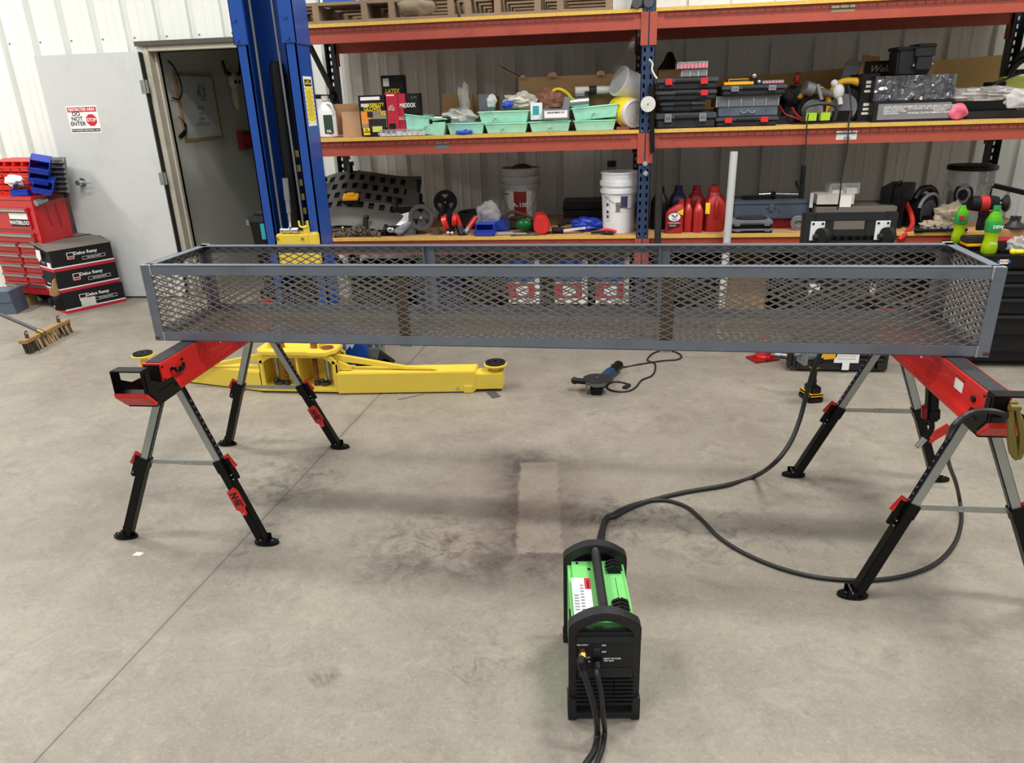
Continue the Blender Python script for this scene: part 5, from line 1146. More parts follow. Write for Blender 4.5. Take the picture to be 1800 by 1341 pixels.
g = G(); q = bx_(943, 206, 5.03); g.mat('white_plastic'); g.box(-.038, .038, -.03, .03, 0, .105); g.mat('ink_teal'); g.box(-.022, .018, -.031, -.03, .03, .085); solo('small_carton', g, None, 'small white carton with a teal panel standing among the part packets', 'box', (q.x, 5.05, Z2+.075), bev=.002)
g = G(); q = bx_(996, 195, 5.03); g.box(-.02, .02, -.03, .03, 0, .125); g.xf(ry(.18)); solo('small_carton', g, 'ink_grey', 'slim grey carton leaning to the right among the part packets', 'box', (q.x-.015, 5.04, Z2+.085), bev=.002)
g = G(); q = bx_(975, 206, 4.99); g.mat('clear_grey'); g.box(-.085, .085, -.03, .03, 0, .065); g.mat('paper_white'); g.box(-.075, .075, -.0312, -.03, .01, .055); tt = solo('parts_case', g, None, 'flat case with a white printed label on the packets of the middle drawer', 'case', (q.x+.01, 4.99, Z2+.075), bev=.002); text(tt, 'ASSORTMENT KIT', .014, (0, -.032, .042), 'ink', bold=.02)
q = bx_(965, 186, 5.15); g = rag_mesh((.085, .06, .075), 41, .3, 30, 18, 7); solo('wire_bundle', g, 'brown_wire', 'brown bundle of wires and packets heaped behind the small white carton', 'bundle', (q.x, 5.16, Z2+.11))
q = bx_(1002, 185, 5.2); g = G(); g.mat('chrome'); g.cyl((-.05, 0, 0), (.09, .02, .008), .052, n=24); g.mat('dark_metal'); g.cyl((.09, .02, .008), (.10, .02, .008), .045, n=20); g.cyl((.08, .0, .05), (.085, .0, .075), .014, n=10); solo('electric_motor', g, None, 'small round metal motor lying behind the packets, with a yellow lead', 'motor', (q.x+.03, 5.2, Z2+.165))
g = G(); g.tube([bx_(968, 165, 5.15), bx_(975, 158, 5.15), bx_(985, 157, 5.15), bx_(996, 163, 5.15), bx_(1004, 172, 5.16), bx_(1009, 177, 5.17)], .010, 8); solo('yellow_lead', g, 'ink_yellow', 'bright yellow lead arching over the brown wire bundle to the metal motor', 'cord')
q = bx_(1048, 180, 5.25); g = G(); g.mat('dirty_white'); g.cyl((-.14, 0, 0), (.12, .03, .0), .026, n=14); g.mat('ink'); g.cyl((-.05, 0.01, 0.0), (.0, .016, .0), .0272, n=14); solo('caulk_tube', g, None, 'pale caulk tube with a dark band lying behind the tilted mint drawer', 'tube', (q.x, 5.22, Z2+.245))
# white bucket and yellow lidded tub on their sides
q = bx_(1108, 182, 5.2); t = thing('small_bucket', 'white plastic tub lying on its side above the yellow rimmed one', 'bucket', (q.x+.0, 5.17, Z2+.255), (0, .42, .5))
g = G(); g.cyl((-.10, 0, 0), (.10, 0, 0), .090, .100, n=28); g.cyl((-.10, 0, 0), (-.085, 0, 0), .096, n=28); make('tub', g, 'white_plastic', t)
q = bx_(1110, 207, 5.05); t = thing('lidded_tub', 'pale lidded tub with a yellow body lying on its side beside the middle upright', 'bucket', (q.x, 5.03, Z2+.098), (.1, 0, .5))
g = G(); g.cyl((0, -.02, 0), (0, .16, 0), .092, n=30); make('body', g, 'ink_yellow', t)
g = G(); g.cyl((0, -.045, 0), (0, -.018, 0), .088, .090, n=30); g.torus((0, -.045, 0), .08, .006, 'y', 30, 6); make('lid', g, 'clear_plastic' if False else 'dirty_white', t)
g = G(); g.tube([(-.03, 0, .10), (-.02, -.01, .05), (.01, -.01, .02), (.02, 0, 0)], .004, 8); g.box(-.03, .05, -.02, .02, 0, .02); solo('copper_fitting', g, 'copper', 'small copper fitting on the shelf edge between the mint drawer and the lidded tub', 'fitting', (bx_(1092, 225, 4.96).x, 4.97, Z2))
# ---------------------------------------------------------------- middle shelf, right bay
b0 = tool_case(1152, 1258, 196, 229, 4.95, 'black tool case with grey latches, bottom of the stack beside the middle upright', 'ink_grey', Z2)
zc = Z2+base(1152, 1258, 196, 229, 4.95, Z2)[3]
h1 = .105; tool_case(1160, 1240, 176, 197, 4.97, 'smaller grey black case without latches, second from the bottom beside the upright', 'ink_grey', zc+.001, latches=(), d=.24); zc2 = at_y(1200, 176.5, 4.95).z
tool_case(1153, 1259, 157, 176, 4.95, 'black tool case with one red latch, second from the top beside the upright', 'red_plastic', zc2+.001, latches=(.79,)); zc3 = at_y(1205, 157.5, 4.95).z
tool_case(1153, 1262, 135, 157, 4.95, 'black tool case with two red latches, topmost of its stack under the clear organizers', 'red_plastic', zc3+.001)
z4 = at_y(1205, 136, 4.95).z+.002
organizer(1197, 1243, 122, 136, 4.98, 'white organizer box under the pink one on the topmost black case', 'ink_grey', z4, .14, 3)
organizer(1190, 1244, 108, 122, 4.97, 'pink filled clear organizer box on the very top of the tallest case stack', 'pink_plastic', z4+(at_y(1217, 122, 4.95).z-at_y(1217, 136, 4.95).z), .15, 8)
tool_case(1257, 1367, 204, 224, 4.95, 'black tool case with two red latches on the shelf under the grey organizer', 'red_plastic', Z2)
za = at_y(1310, 205, 4.95).z
x, z, w, h = base(1262, 1366, 188, 204, 4.98, za+.002); t = thing('parts_box', 'blue grey parts box with a latch between the black case and the clear lid', 'parts box', (x+w/2, 5.10, z)); g = G(); g.box(-w/2, w/2, -.12, .12, 0, h); make('body', g, 'toolbox_grey', t, .004)
g = G(); g.tube([(-w*.12, -.122, h*.6), (-w*.09, -.13, h*.35), (-.01, -.13, h*.45), (0, -.13, h*.7), (.01, -.13, h*.45), (w*.09, -.13, h*.35), (w*.12, -.122, h*.6)], .004, 6, 3); make('latch', g, 'ink_grey', t)
zb1 = at_y(1310, 188.5, 4.95).z; organizer(1258, 1369, 168, 188, 4.98, 'clear topped organizer case under the grey latched tool case', 'silver_plastic', zb1+.002, .25, 5, shell='clear_grey')
zb2 = at_y(1310, 168.5, 4.95).z
tool_case(1268, 1382, 148, 168, 4.95, 'black tool case with grey latches on top of the clear topped organizer', 'ink_grey', zb2+.002)
zb3 = at_y(1325, 149, 4.95).z
q = bx_(1301, 148, 5.0); g = G(); g.mat('yellow_plastic'); g.box(-.10, .08, -.04, .05, 0, .018); g.mat('dark_metal'); g.box(-.07, .06, -.02, .04, .018, .036); solo('bit_set', g, None, 'yellow bit set lying open on top of the grey latched tool case', 'bit set', (q.x, 5.03, zb3+.002), bev=.003)
q = bx_(1326, 146, 5.0); g = G(); g.mat('black_plastic'); g.box(-.03, .02, -.02, .03, 0, .045); g.mat('chrome'); g.ball((0, -.01, .05), .016); g.ball((.03, -.02, .014), .014); solo('drill_chuck', g, None, 'small black and silver chuck on the grey latched case beside the yellow bit set', 'chuck', (q.x, 5.03, zb3+.002))
organizer(1341, 1377, 141, 152, 4.98, 'small pink striped clear organizer on top of the grey latched tool case', 'pink_plastic', zb3+.003, .10, 6)
# cardboard and black funnel behind the stack
carton(1155, 1200, 122, 200, 5.4, .2, 'brown cardboard box behind the case stack under a black funnel', z=Z2, open_=False)
q = bx_(1177, 122, 5.45); g = G(); g.lathe([(.085, 0), (.078, .006), (.045, .05), (.022, .10), (.012, .11)], n=24); solo('black_funnel', g, 'black_plastic', 'black funnel upside down on the cardboard box behind the case stack', 'funnel', (q.x, 5.48, at_y(1177, 122, 5.4).z+.002))
g = G(); g.tube([bx_(1141, 104, 4.87), bx_(1147, 112, 4.87), bx_(1146, 122, 4.87), bx_(1151, 133, 4.87), bx_(1155, 138, 4.87)], .006, 8); solo('strap_clip', g, 'dirty_white', 'pale strap end hooked on the middle upright above the round disc', 'strap')
# long plank leaning at the back
a = bx_(1262, 175, 5.72); b = bx_(1800, 96, 5.72); a2 = bx_(1800, 150, 5.72)
g = G(); hgt = at_y(1600, 125, 5.72).z-at_y(1600, 170, 5.72).z
cp = at_y(1700, 129, 5.72); hgt = at_y(1700, 103, 5.72).z-at_y(1700, 158, 5.72).z; L_ = 2.44
g.box(-L_, 0, -.019, .019, -hgt*.5, hgt*.5); an = .046; xr_ = XR-.10
solo('long_plank', g, 'wood_plank', 'long weathered wooden plank standing on edge at the back of the middle shelf', 'plank', (xr_, 5.78, cp.z+(xr_-cp.x)*an), (0, -an, 0))
# machinery heap
def saw(u, v, y, s, label, name, body='yellow_plastic', seed=0, rot=0):
    q = bx_(u, v, y); t = thing(name, label, 'power tool', (q.x, y, Z2), rot)
    return t, q
x_ = bx_(1405, 208, 5.1).x
g = G(); g.lathe([(.06, 0), (.065, .02), (.062, .08), (.03, .10)], n=20); g.box(-.14, .06, -.05, .05, .0, .05); solo('tool_battery_charger', g, 'dark_plastic', 'dark grey charger behind the red cord next to the black case', 'charger', (bx_(1390, 215, 5.2).x, 5.2, Z2), bev=.004)
# circular saw (yellow and black) nearest the plastic-wrapped cartons
def circ_saw(u, v, y, label, scale=1, handle='yellow_plastic', rot=0, z=Z2, blade='silver_plastic', name='circular_saw'):
    q = bx_(u, v, y); t = thing(name, label, 'power tool', (q.x, y, z), rot); s = scale
    g = G(); g.box(-.13*s, .13*s, -.06*s, .06*s, 0, .008); make('base_plate', g, 'dark_metal', t)
    g = G(); g.cyl((-.02*s, -.02*s, .085*s), (-.02*s, .02*s, .085*s), .092*s, n=28); g.cyl((-.02*s, .02*s, .085*s), (-.02*s, .10*s, .085*s), .05*s, n=20); g.box(-.07*s, .03*s, -.03*s, .05*s, .0, .06*s); make('motor_housing', g, 'black_plastic', t, .0)
    g = G(); g.tube([(-.09*s, .02*s, .15*s), (-.05*s, .02*s, .20*s), (.02*s, .02*s, .205*s), (.08*s, .02*s, .17*s), (.10*s, .02*s, .11*s), (.08*s, .02*s, .06*s)], [.018*s]*12+[.021*s]*12+[.017*s]*7, 12, 6); make('handle', g, handle, t)
    g = G(); g.cyl((-.02*s, -.024*s, .075*s), (-.02*s, -.027*s, .075*s), .07*s, n=30); make('blade', g, blade, t)
    return t
circ_saw(1428, 213, 5.12, 'black and yellow circular saw under the silver pipe, left of the hanging strap', 1.0, rot=.2)
t = circ_saw(1486, 213, 5.16, 'yellow handled circular saw with a white knob in front of the stacked dark cartons', 1.18, rot=-.3)
g = G(); g.ball((-.09, -.06, .235), .022); g.ball((-.06, -.06, .185), (.035, .03, .045)); g.cyl((-.05, -.06, .15), (-.04, -.06, .11), .016, n=10); make('dust_port', g, 'white_plastic', t)
g = G(); g.mat('dark_plastic'); g.tube([(-.09, 0, .02), (-.09, 0, .10), (0, 0, .12), (.09, 0, .10), (.09, 0, .02)], .012, 8, 3); g.mat('lime'); g.box(-.085, -.02, -.02, .03, .02, .07); g.box(0, .06, -.02, .03, .02, .07); solo('green_charger', g, None, 'small lime green and grey device on the shelf below the yellow saw handles', 'power tool', (bx_(1440, 216, 4.97).x, 4.98, Z2), bev=.002)
q = bx_(1424, 168, 5.12); g = G(); g.mat('grey_steel'); g.cyl((0, 0, 0), (.24, .10, -.05), .022, n=18); g.cyl((-.05, -.01, .015), (.0, 0, 0), .042, n=24); g.cyl((.02, -.03, .03), (.05, -.05, -.06), .012, n=8); solo('exhaust_pipe', g, None, 'silver pipe with a wide round end lying over the saws', 'pipe', (q.x-.0, 5.08, at_y(1424, 158, 5.1).z))
g = G(); g.tube([bx_(u, v, 5.05) for u, v in ((1370, 185), (1380, 200), (1398, 207), (1412, 214), (1398, 200), (1392, 188), (1405, 205), (1428, 212))], .005, 6); solo('red_cable', g, 'dark_red', 'dark red cord tangled between the case stack and the circular saws', 'cord')
q = bx_(1393, 172, 5.3); bag(q.x, 5.3, Z2+.05, (.07, .06, .085), 'black cloth heap with a red patch behind the case stack', 61, 'rubber', 'cloth_heap', 'cloth', .35)
q = bx_(1395, 158, 5.3); bag(q.x, 5.24, Z2+.235, (.02, .02, .035), 'small dark red cloth on the black heap behind the case stack', 62, 'dark_red', 'cloth', 'cloth', .2)
g = G(); x0, zz_, w, h = base(1462, 1492, 100, 215, 5.45, Z2); pts = [(-.045, 0), (.05, 0), (.05, h*.86)]+[(.0025+.0475*math.cos(a*PI/8), h*.86+.05*math.sin(a*PI/8)) for a in range(1, 8)]+[(-.045, h*.86)]
g.prism(pts, -.01, .01, 'xz'); g.xf(ry(.22)); solo('grey_paddle', g, 'silver_plastic', 'tall rounded grey board leaning behind the yellow saws', 'board', (bx_(1466, 213, 5.4).x, 5.42, Z2), bev=.002)
g = G(); g.box(-.05, .05, -.012, .012, 0, .40); g.xf(ry(.18)); solo('cardboard_sheet', g, 'cardboard', 'tall narrow brown strip leaning beside the rounded grey board', 'cardboard', (bx_(1497, 213, 5.4).x, 5.40, Z2))
# hanging strap with hook
g = G(); g.tube([bx_(1421, 200, 4.88), bx_(1418, 225, 4.87), bx_(1416, 262, 4.87), bx_(1413, 292, 4.87)], .004, 6); solo('hanging_cable', g, 'cable_rubber', 'thin dark cord hanging over the right middle beam down to a black hook bar', 'cord')
t = thing('hook_bar', 'black bar with a side hook and bright rivets hanging from the thin cord', 'hanger bar', bx_(1411, 350, 4.87)); o0 = t.location.copy()
g = G(); g.tube([bx_(1413, 291, 4.87)-o0, bx_(1410, 330, 4.87)-o0, bx_(1408, 349, 4.87)-o0], [.015]*6+[.017]*7, 8, 6); make('bar', g, 'black_plastic', t)
g = G(); g.tube([bx_(1410, 336, 4.87)-o0, bx_(1402, 328, 4.87)-o0, bx_(1400, 318, 4.87)-o0], .009, 8); make('hook', g, 'black_plastic', t)
g = G(); g.tube([bx_(1492, 150, 4.93), bx_(1496, 190, 4.90), bx_(1492, 216, 4.88), bx_(1489, 262, 4.87), bx_(1480, 310, 4.87), bx_(1476, 345, 4.87), bx_(1472, 368, 4.95)], .0045, 6); solo('hanging_strap', g, 'cable_rubber', 'thin dark strap hanging from the white knobbed saw down past the middle beam', 'strap')
# dark cartons
t, w, h, d = printed(1533, 1672, 176, 217, 4.98, .30, 'dark carton with grey printed panel of small text under the foil wrapped carton', ('box_black', [('ink_grey', .05, .96, .12, .86)]), z=Z2)
for i, s in enumerate(('QUICK RELEASE DESIGN\nEASY TO MOUNT\nHEAVY DUTY STEEL\nGAS SHOCKS', 'WATER TIGHT AND SECURE LID\nFITS BEHIND THE CAB\n\nPOWDER COATED FINISH', 'BUILT FROM STEEL\nLOCKING LATCH\nTWO KEYS\nLIMITED WARRANTY')):
    text(t, s, .015, (-.38*w+i*.31*w, -d/2-.0024, .55*h), 'ink_white', align='LEFT')
t, w, h, d = printed(1506, 1535, 130, 216, 5.08, .25, 'dark carton end with small white squares beside the printed grey panel', ('box_black', [('dirty_white', .25, .6, .80, .86), ('dirty_white', .25, .6, .72, .77), ('dirty_white', .2, .75, .62, .67), ('dirty_white', .25, .6, .34, .40), ('dirty_white', .25, .6, .25, .30), ('dirty_white', .2, .75, .16, .21)]), z=Z2)
zf = at_y(1600, 176.5, 4.98).z
g = G(); x, _, w, h = base(1535, 1676, 133, 176, 5.0, zf); n = 30; mm = 8; rnd = random.Random(8)
vs = []; 
g.mat('box_black'); g.box(0, w, .012, .28, 0, h); g.mat('foil_wrap'); nx_, nz_ = 34, 9
vs = [(w*i/nx_+rnd.uniform(-.004, .004)*(0 < i < nx_), rnd.uniform(-.004, .010), h*k/nz_+rnd.uniform(-.006, .006)*(0 < k < nz_)) for k in range(nz_+1) for i in range(nx_+1)]
g.add(vs, [(k*(nx_+1)+i, k*(nx_+1)+i+1, (k+1)*(nx_+1)+i+1, (k+1)*(nx_+1)+i) for k in range(nz_) for i in range(nx_)])
o = solo('foil_wrapped_carton', g, None, 'carton wrapped in crinkled shiny dark film on top of the printed grey carton', 'box', (x, 5.0, zf+.003), (0, 0, 0))
t, w, h, d = printed(1512, 1575, 107, 176, 5.36, .22, 'worn black and brown carton with gold script lettering behind the foil wrapped one', ('cardboard', [('box_black', .0, 1, .45, 1)]), z=Z2+.16); text(t, 'Welding', .06, (.02, -d/2-.0024, .76*h), 'bristle_tan', bold=.01, shear=.3)
carton(1622, 1634, 108, 176, 5.4, .2, 'narrow brown carton edge behind the black latched canister', z=Z2+.16, open_=False)
# latched canister
zc5 = at_y(1600, 134, 5.0).z+.003
t = thing('latched_canister', 'black latched canister standing on top of the foil wrapped carton', 'canister', (bx_(1597, 134, 5.15).x, 5.16, zc5))
hh = at_y(1597, 78, 5.1).z-zc5
g = G(); taper(-.105, .105, -.08, .09, 0, hh*.86, .9, g); make('body', g, 'dark_plastic', t, .012)
g = G(); g.box(-.115, .11, -.09, .10, hh*.82, hh*.93); g.box(.0, .11, -.10, .09, hh*.86, hh*1.0); make('lid', g, 'dark_plastic', t, .008)
g = G(); g.mat('dark_plastic'); g.box(0, .085, -.11, -.085, hh*.18, hh*.58); g.box(-.015, .10, -.108, -.09, hh*.60, hh*.86); g.mat('chrome'); g.cyl((-.012, -.09, hh*.33), (-.012, -.10, hh*.33), .010, n=10); g.cyl((.095, -.09, hh*.36), (.095, -.10, hh*.36), .010, n=10); make('latch', g, None, t, .004)
# pink thing, bags, lime tool
q = bx_(1683, 213, 4.97); bag(q.x, 4.99, Z2, (.055, .035, .048), 'pink glove bundled on the shelf edge beside the printed grey carton', 71, 'pink_plastic', 'pink_glove', 'glove', .2)
q = bx_(1716, 212, 5.1); g = G(); g.box(-.12, .30, 0, .2, 0, .045); g.box(-.17, .22, .1, .28, .045, .10); solo('flat_case', g, 'dark_plastic', 'flat dark case under the crumpled clear film at the right end of the shelf', 'case', (q.x+.05, 5.08, Z2), bev=.006)
q = bx_(1740, 190, 5.0); bag(q.x, 5.10, Z2+.105, (.20, .10, .038), 'crumpled clear film draped over the flat dark case', 72, 'bag_film', amp=.4, freq=6)
q = bx_(1780, 185, 5.0); bag(q.x+.03, 4.98, Z2+.06, (.09, .05, .05), 'white crumpled plastic bag at the far right end of the middle shelf', 73, 'paper_white' if False else 'bag_film', amp=.35)
q = bx_(1782, 182, 5.35); t = thing('pole_saw', 'pale lime green power tool with a black handle at the right end of the shelf', 'power tool', (q.x, 5.4, Z2+.12))
g = G(); g.box(-.10, .16, -.05, .05, .0, .12); g.box(-.20, -.08, -.04, .04, .0, .06); make('body', g, 'lime_pale', t, .02)
g = G(); g.tube([(-.05, 0, .11), (0, 0, .20), (.10, 0, .24), (.20, 0, .22)], .022, 10); g.box(-.16, -.07, -.052, .052, .01, .09); make('handle', g, 'black_plastic', t)
g = G(); g.tube([bx_(u, v, 5.28) for u, v in ((1731, 172), (1745, 152), (1770, 138), (1796, 128))], .008, 8); g.tube([bx_(u, v, 5.28) for u, v in ((1738, 168), (1760, 165), (1796, 168))], .006, 8); solo('black_cable', g, 'cable_rubber', 'black cords looping from the lime green tool at the right end', 'cord')
# ---------------------------------------------------------------- top shelf (only its edge shows)
def pallet(u0, u1, y, label, z=Z1):
    xa, xb = at_y(u0, 20, y).x, at_y(u1, 15, y).x; w = xb-xa; t = thing('wooden_pallet', label, 'pallet', (xa, y, z), 0, 'wooden pallets on the top shelf')
    for k in range(3):
        g = G(); xx = w*(.02+.47*k); g.box(xx-.0, xx+.04, 0, .85, .018, .105); make('stringer', g, 'pallet_wood', t)
    for k in range(2):
        g = G(); g.box(-.0+w*(.22+.42*k), .04+w*(.22+.42*k), 0, .85, .018, .105); make('stringer', g, 'pallet_wood', t)
    for k, zz in enumerate((0, .105)):
        for j in range(5):
            g = G(); g.box(-.01, w+.01, .0+j*.19, .09+j*.19, zz, zz+.018); make('deck_board', g, 'pallet_wood', t)
    return t
pallet(480, 800, 4.93, 'wooden pallet on the top shelf beside the blue lift column')
pallet(812, 1075, 4.93, 'wooden pallet on the top shelf near the middle upright')
zP = Z1+.124
for (u0, u1, lb, m) in ((562, 628, 'blue and white printed box on the pallet beside the lift column', 'ink_blue'), (640, 700, 'blue printed box in the middle of the pallet on the top shelf', 'ink_blue')):
    xa = at_y(u0, 2, 4.97).x; xb = at_y(u1, 2, 4.97).x; g = G(); g.mat('white_plastic'); g.box(0, xb-xa, 0, .3, 0, .16); g.mat(m); g.box(.02, xb-xa-.005, -.0015, 0, .004, .12); solo('printed_box', g, None, lb, 'box', (xa, 4.97, zP), bev=.002)
q = at_y(729, 22, 4.90); solo('kraft_sack', rag_mesh((.125, .05, .075), 81, .18, 26, 16, 5), 'kraft', 'crumpled brown and clear sack between the pallets on the top shelf', 'sack', (q.x, 4.97, Z1+.02))
g = G(); g.box(-.03, .03, 0, .1, 0, .12); solo('red_tag_box', g, 'dark_red', 'small dark red box standing inside the pallet near the middle upright', 'box', (at_y(872, 12, 5.0).x, 5.02, Z1+.02))
g = G()
for dx in (-.035, .035): g.cyl((dx, 0, .03), (dx, .5, .03), .03, n=18)
t = thing('pipe_pair', 'two grey pipe ends lying side by side above the middle upright', 'pipe', (at_y(1130, 2, 4.9).x, 4.89, Z1))
for dx in (-.035, .035): g = G(); g.cyl((dx, 0, .03), (dx, .5, .03), .03, n=18); make('pipe', g, 'lead_grey', t)
# ---------------------------------------------------------------- bottom shelf, left bay
# perforated seat mat bent over a frame
t = thing('perforated_seat', 'dark perforated plastic seat shell lying tilted at the left end of the bottom shelf', 'seat shell', (at_y(650, 400, 5.1).x, 5.15, Z3))
o0 = t.location.copy()
g = G(); nu, nv = 40, 26
def seat(u, v):  # u 0..1 across (left-right), v 0..1 front-back
    x = -.42+.78*u-.06*v; y = -.16+.55*v; z = .115+.27*v-.10*(u-.5)**2*1.2-.06*max(0, (.18-v))*5+.02*math.sin(u*6)-.16*max(0, u-.72)*(1-v)
    return Vector((x, y, z))
mask = set()
vs = []; fs = []
for j in range(nv+1):
    for i in range(nu+1): vs.append(seat(i/nu, j/nv))
W1 = nu+1
for j in range(nv):
    for i in range(nu):
        hole = (j % 5 in (1, 2, 3)) and ((i+(2 if (j//5) % 2 else 0)) % 4 in (0, 1)) and 3 < i < nu-5 and 3 < j < nv-2
        if not hole: fs.append((j*W1+i, j*W1+i+1, (j+1)*W1+i+1, (j+1)*W1+i))
g.mat('seat_grey'); g.add(vs, fs); n = len(g.v); g.mat('rubber'); g.add([v-Vector((0, .0, .022)) for v in vs], [(j*W1+i, j*W1+i+1, (j+1)*W1+i+1, (j+1)*W1+i) for j in range(nv) for i in range(nu)])  # second layer: dark sheet added underneath as shade inside the holes
make('shell', g, None, t)
for (u, v) in ((.06, .75), (.30, 1.0), (.98, .75), (.80, .35), (.55, .03)):
    p = seat(u, v); g = G(); g.cyl(p-Vector((0, .02, .03)), p+Vector((0, 0, .055)), .02, .016, n=12); g.cyl(p+Vector((-.012, 0, .05)), p+Vector((.022, 0, .055)), .016, n=10); make('clip', g, 'black_plastic', t)
g = G(); g.tube([seat(.2, .02)-Vector((0, 0, .05)), seat(.6, .02)-Vector((0, 0, .06)), seat(.98, .3)-Vector((0, 0, .04)), seat(1, .8)-Vector((0, 0, .06))], .012, 8); g.box(.18, .33, -.02, .3, .02, .17); make('frame', g, 'black_plastic', t)
q = at_y(621, 357, 5.15); t2 = thing('tool_battery', 'yellow and black tool battery lying on the perforated seat shell', 'battery', (q.x, 5.12, at_y(621, 357, 5.1).z), (.35, 0, .1))
g = G(); g.box(-.055, .055, -.035, .04, 0, .032); make('case', g, 'black_plastic', t2, .006)
g = G(); g.box(-.055, .055, -.035, .04, .032, .058); g.box(-.03, .03, -.02, .03, .058, .068); make('cover', g, 'yellow_plastic', t2, .006)
g = G(); g.tube([at_y(612, 345, 5.5), at_y(632, 300, 5.62)], .012, 10, 0); solo('copper_pipe', g, 'copper', 'thin copper coloured pipe sticking up behind the perforated seat shell', 'pipe')
g = G(); g.cyl((-.14, 0, 0), (.12, .02, 0), .038, n=20); g.cyl((.0, .0, 0), (.01, .0, 0), .040, n=20); solo('gold_cylinder', g, 'gold_metal', 'dull gold metal cylinder lying under the perforated seat shell', 'cylinder', (at_y(605, 391, 5.05).x, 5.03, Z3+.045))
# chain heap
g = G(); rnd = random.Random(4)
for k in range(150):
    r1 = rnd.random(); x = -.17+.34*r1; hgt = .07*max(.15, 1-abs(r1-.58)*2.2); y = rnd.uniform(-.05, .05); z = rnd.uniform(.004, hgt)
    M = Euler((rnd.uniform(0, 3), rnd.uniform(0, 3), rnd.uniform(0, 3))).to_matrix(); Ms = M @ Matrix(((1.5, 0, 0), (0, 1, 0), (0, 0, 1))); g.torus((x, y, z+.008), .0095, .0035, 'z', 10, 5, M=Ms)
o = solo('chain_heap', g, 'chain_metal', 'heap of dark steel chain on the shelf edge below the perforated seat shell', 'chain', (at_y(628, 407, 4.98).x, 4.98, Z3))
g = G(); g.box(-.13, .10, 0, .20, 0, .010); g.xf(rx(.60)); solo('flat_screen', g, 'ink_white', 'pale flat rectangular sheet propped behind the dark goggles', 'sheet', (at_y(685, 400, 5.0).x, 5.0, Z3+.02), -.35, .002)
g = G(); g.mat('black_plastic'); g.torus((-.045, 0, .035), .035, .010, 'x', 20, 8); g.tube([(-.07, -.02, .02), (-.02, -.03, .055), (.04, -.02, .06), (.09, 0, .05)], .014, 8); g.mat('chrome'); g.ball((.0, -.04, .045), (.03, .014, .02)); solo('safety_goggles', g, None, 'dark safety goggles lying in front of the pale panel', 'goggles', (at_y(690, 400, 4.98).x-.01, 5.0, Z3))
g = G(); g.mat('clear_grey'); g.lathe([(.004, -.055), (.024, -.05), (.030, -.03), (.026, .02), (.014, .06), (.012, .075)], n=12, M=rz(.3) @ ry(1.0)); solo('crushed_bottle', g, None, 'crushed clear plastic bottle lying in front of the large pulley', 'bottle', (at_y(707, 402, 4.97).x, 4.97, Z3+.050), bev=0)
def pulley(u0, u1, vt, vb, y, label, m, hm='chrome', tilt=0):
    a = at_y(u0, (vt+vb)/2, y); b = at_y(u1, (vt+vb)/2, y); r = (b.x-a.x)/2; zc = at_y((u0+u1)/2, (vt+vb)/2, y).z
    t = thing('pulley', label, 'pulley', ((a.x+b.x)/2, y, zc), (tilt, 0, .15))
    g = G(); prof = [(r*.70, -.018), (r, -.020), (r, -.012), (r*.93, 0), (r, .012), (r, .02), (r*.70, .018), (r*.7, -.018)]
    n = 40; vs = []; fs = []
    for rr, yy in prof:
        for i in range(n): aa = 2*PI*i/n; vs.append((rr*math.cos(aa), yy, rr*math.sin(aa)))
    for j in range(len(prof)-1):
        for i in range(n): fs.append((j*n+i, j*n+(i+1) % n, (j+1)*n+(i+1) % n, (j+1)*n+i))
    g.add(vs, fs); make('rim', g, m, t)
    g = G(); g.cyl((0, -.022, 0), (0, .02, 0), r*.20, n=18)
    for k in range(3): a_ = k*2*PI/3+PI/2+PI/3; g.add([(0, -.004, 0)], []) ; M = ry(-a_); g.prism([(0, -r*.22), (r*.72, -r*.42), (r*.72, r*.42), (0, r*.22)], -.006, .006, 'xz', M)
    make('web', g, m, t); g = G(); g.cyl((0, -.030, 0), (0, -.02, 0), r*.10, n=12); make('hub_bolt', g, hm, t)
pulley(719, 762, 359, 404, 5.02, 'grey grooved pulley with worn holes, lower of the two pulleys', 'lead_grey')
pulley(763, 803, 336, 374, 5.25, 'black grooved pulley with three round openings, higher of the two pulleys', 'black_plastic')
# red clamp tool
t = thing('coil_spring_tool', 'red and black spring compressor tool with chrome ends below the black pulley', 'hand tool', (at_y(791, 405, 5.0).x, 5.02, Z3))
g = G(); g.cyl((-.045, 0, .075), (-.012, 0, .085), .052, n=22); g.cyl((.02, .0, .10), (.05, 0, .095), .045, n=20); make('drum', g, 'red_paint', t)
g = G(); g.cyl((-.01, -.01, .01), (.005, 0, .17), .016, n=12); g.box(-.02, .03, -.03, .02, .02, .05); g.cyl((-.08, .02, .10), (-.04, .02, .20), .018, n=12); g.bar((.065, -.02, .06), (.09, -.05, .0), .04, .03); make('arm', g, 'black_plastic', t)
g = G(); g.bar((.05, -.01, .13), (.075, -.02, .05), .028, .02); make('lever', g, 'red_plastic', t)
g = G(); g.ball((-.01, -.04, .016), .016); g.ball((.02, -.045, .016), .014); make('socket', g, 'chrome', t)
g = G(); g.cyl((0, 0, .025), (0, -.03, .025), .026, n=20); solo('rusty_socket', g, 'rust', 'rusty round socket standing between the pulley and the red tool', 'socket', (at_y(766, 400, 5.0).x, 5.02, Z3))
g = G(); g.mat('silver_plastic'); g.cyl((0, 0, 0), (.015, .03, .025), .017, n=12); g.mat('oil_red'); g.cyl((.015, .03, .025), (.06, .10, .09), .019, n=12); solo('torch_flashlight', g, None, 'red and grey flashlight leaning beside the red spring tool', 'flashlight', (at_y(818, 405, 4.96).x, 4.96, Z3+.02))
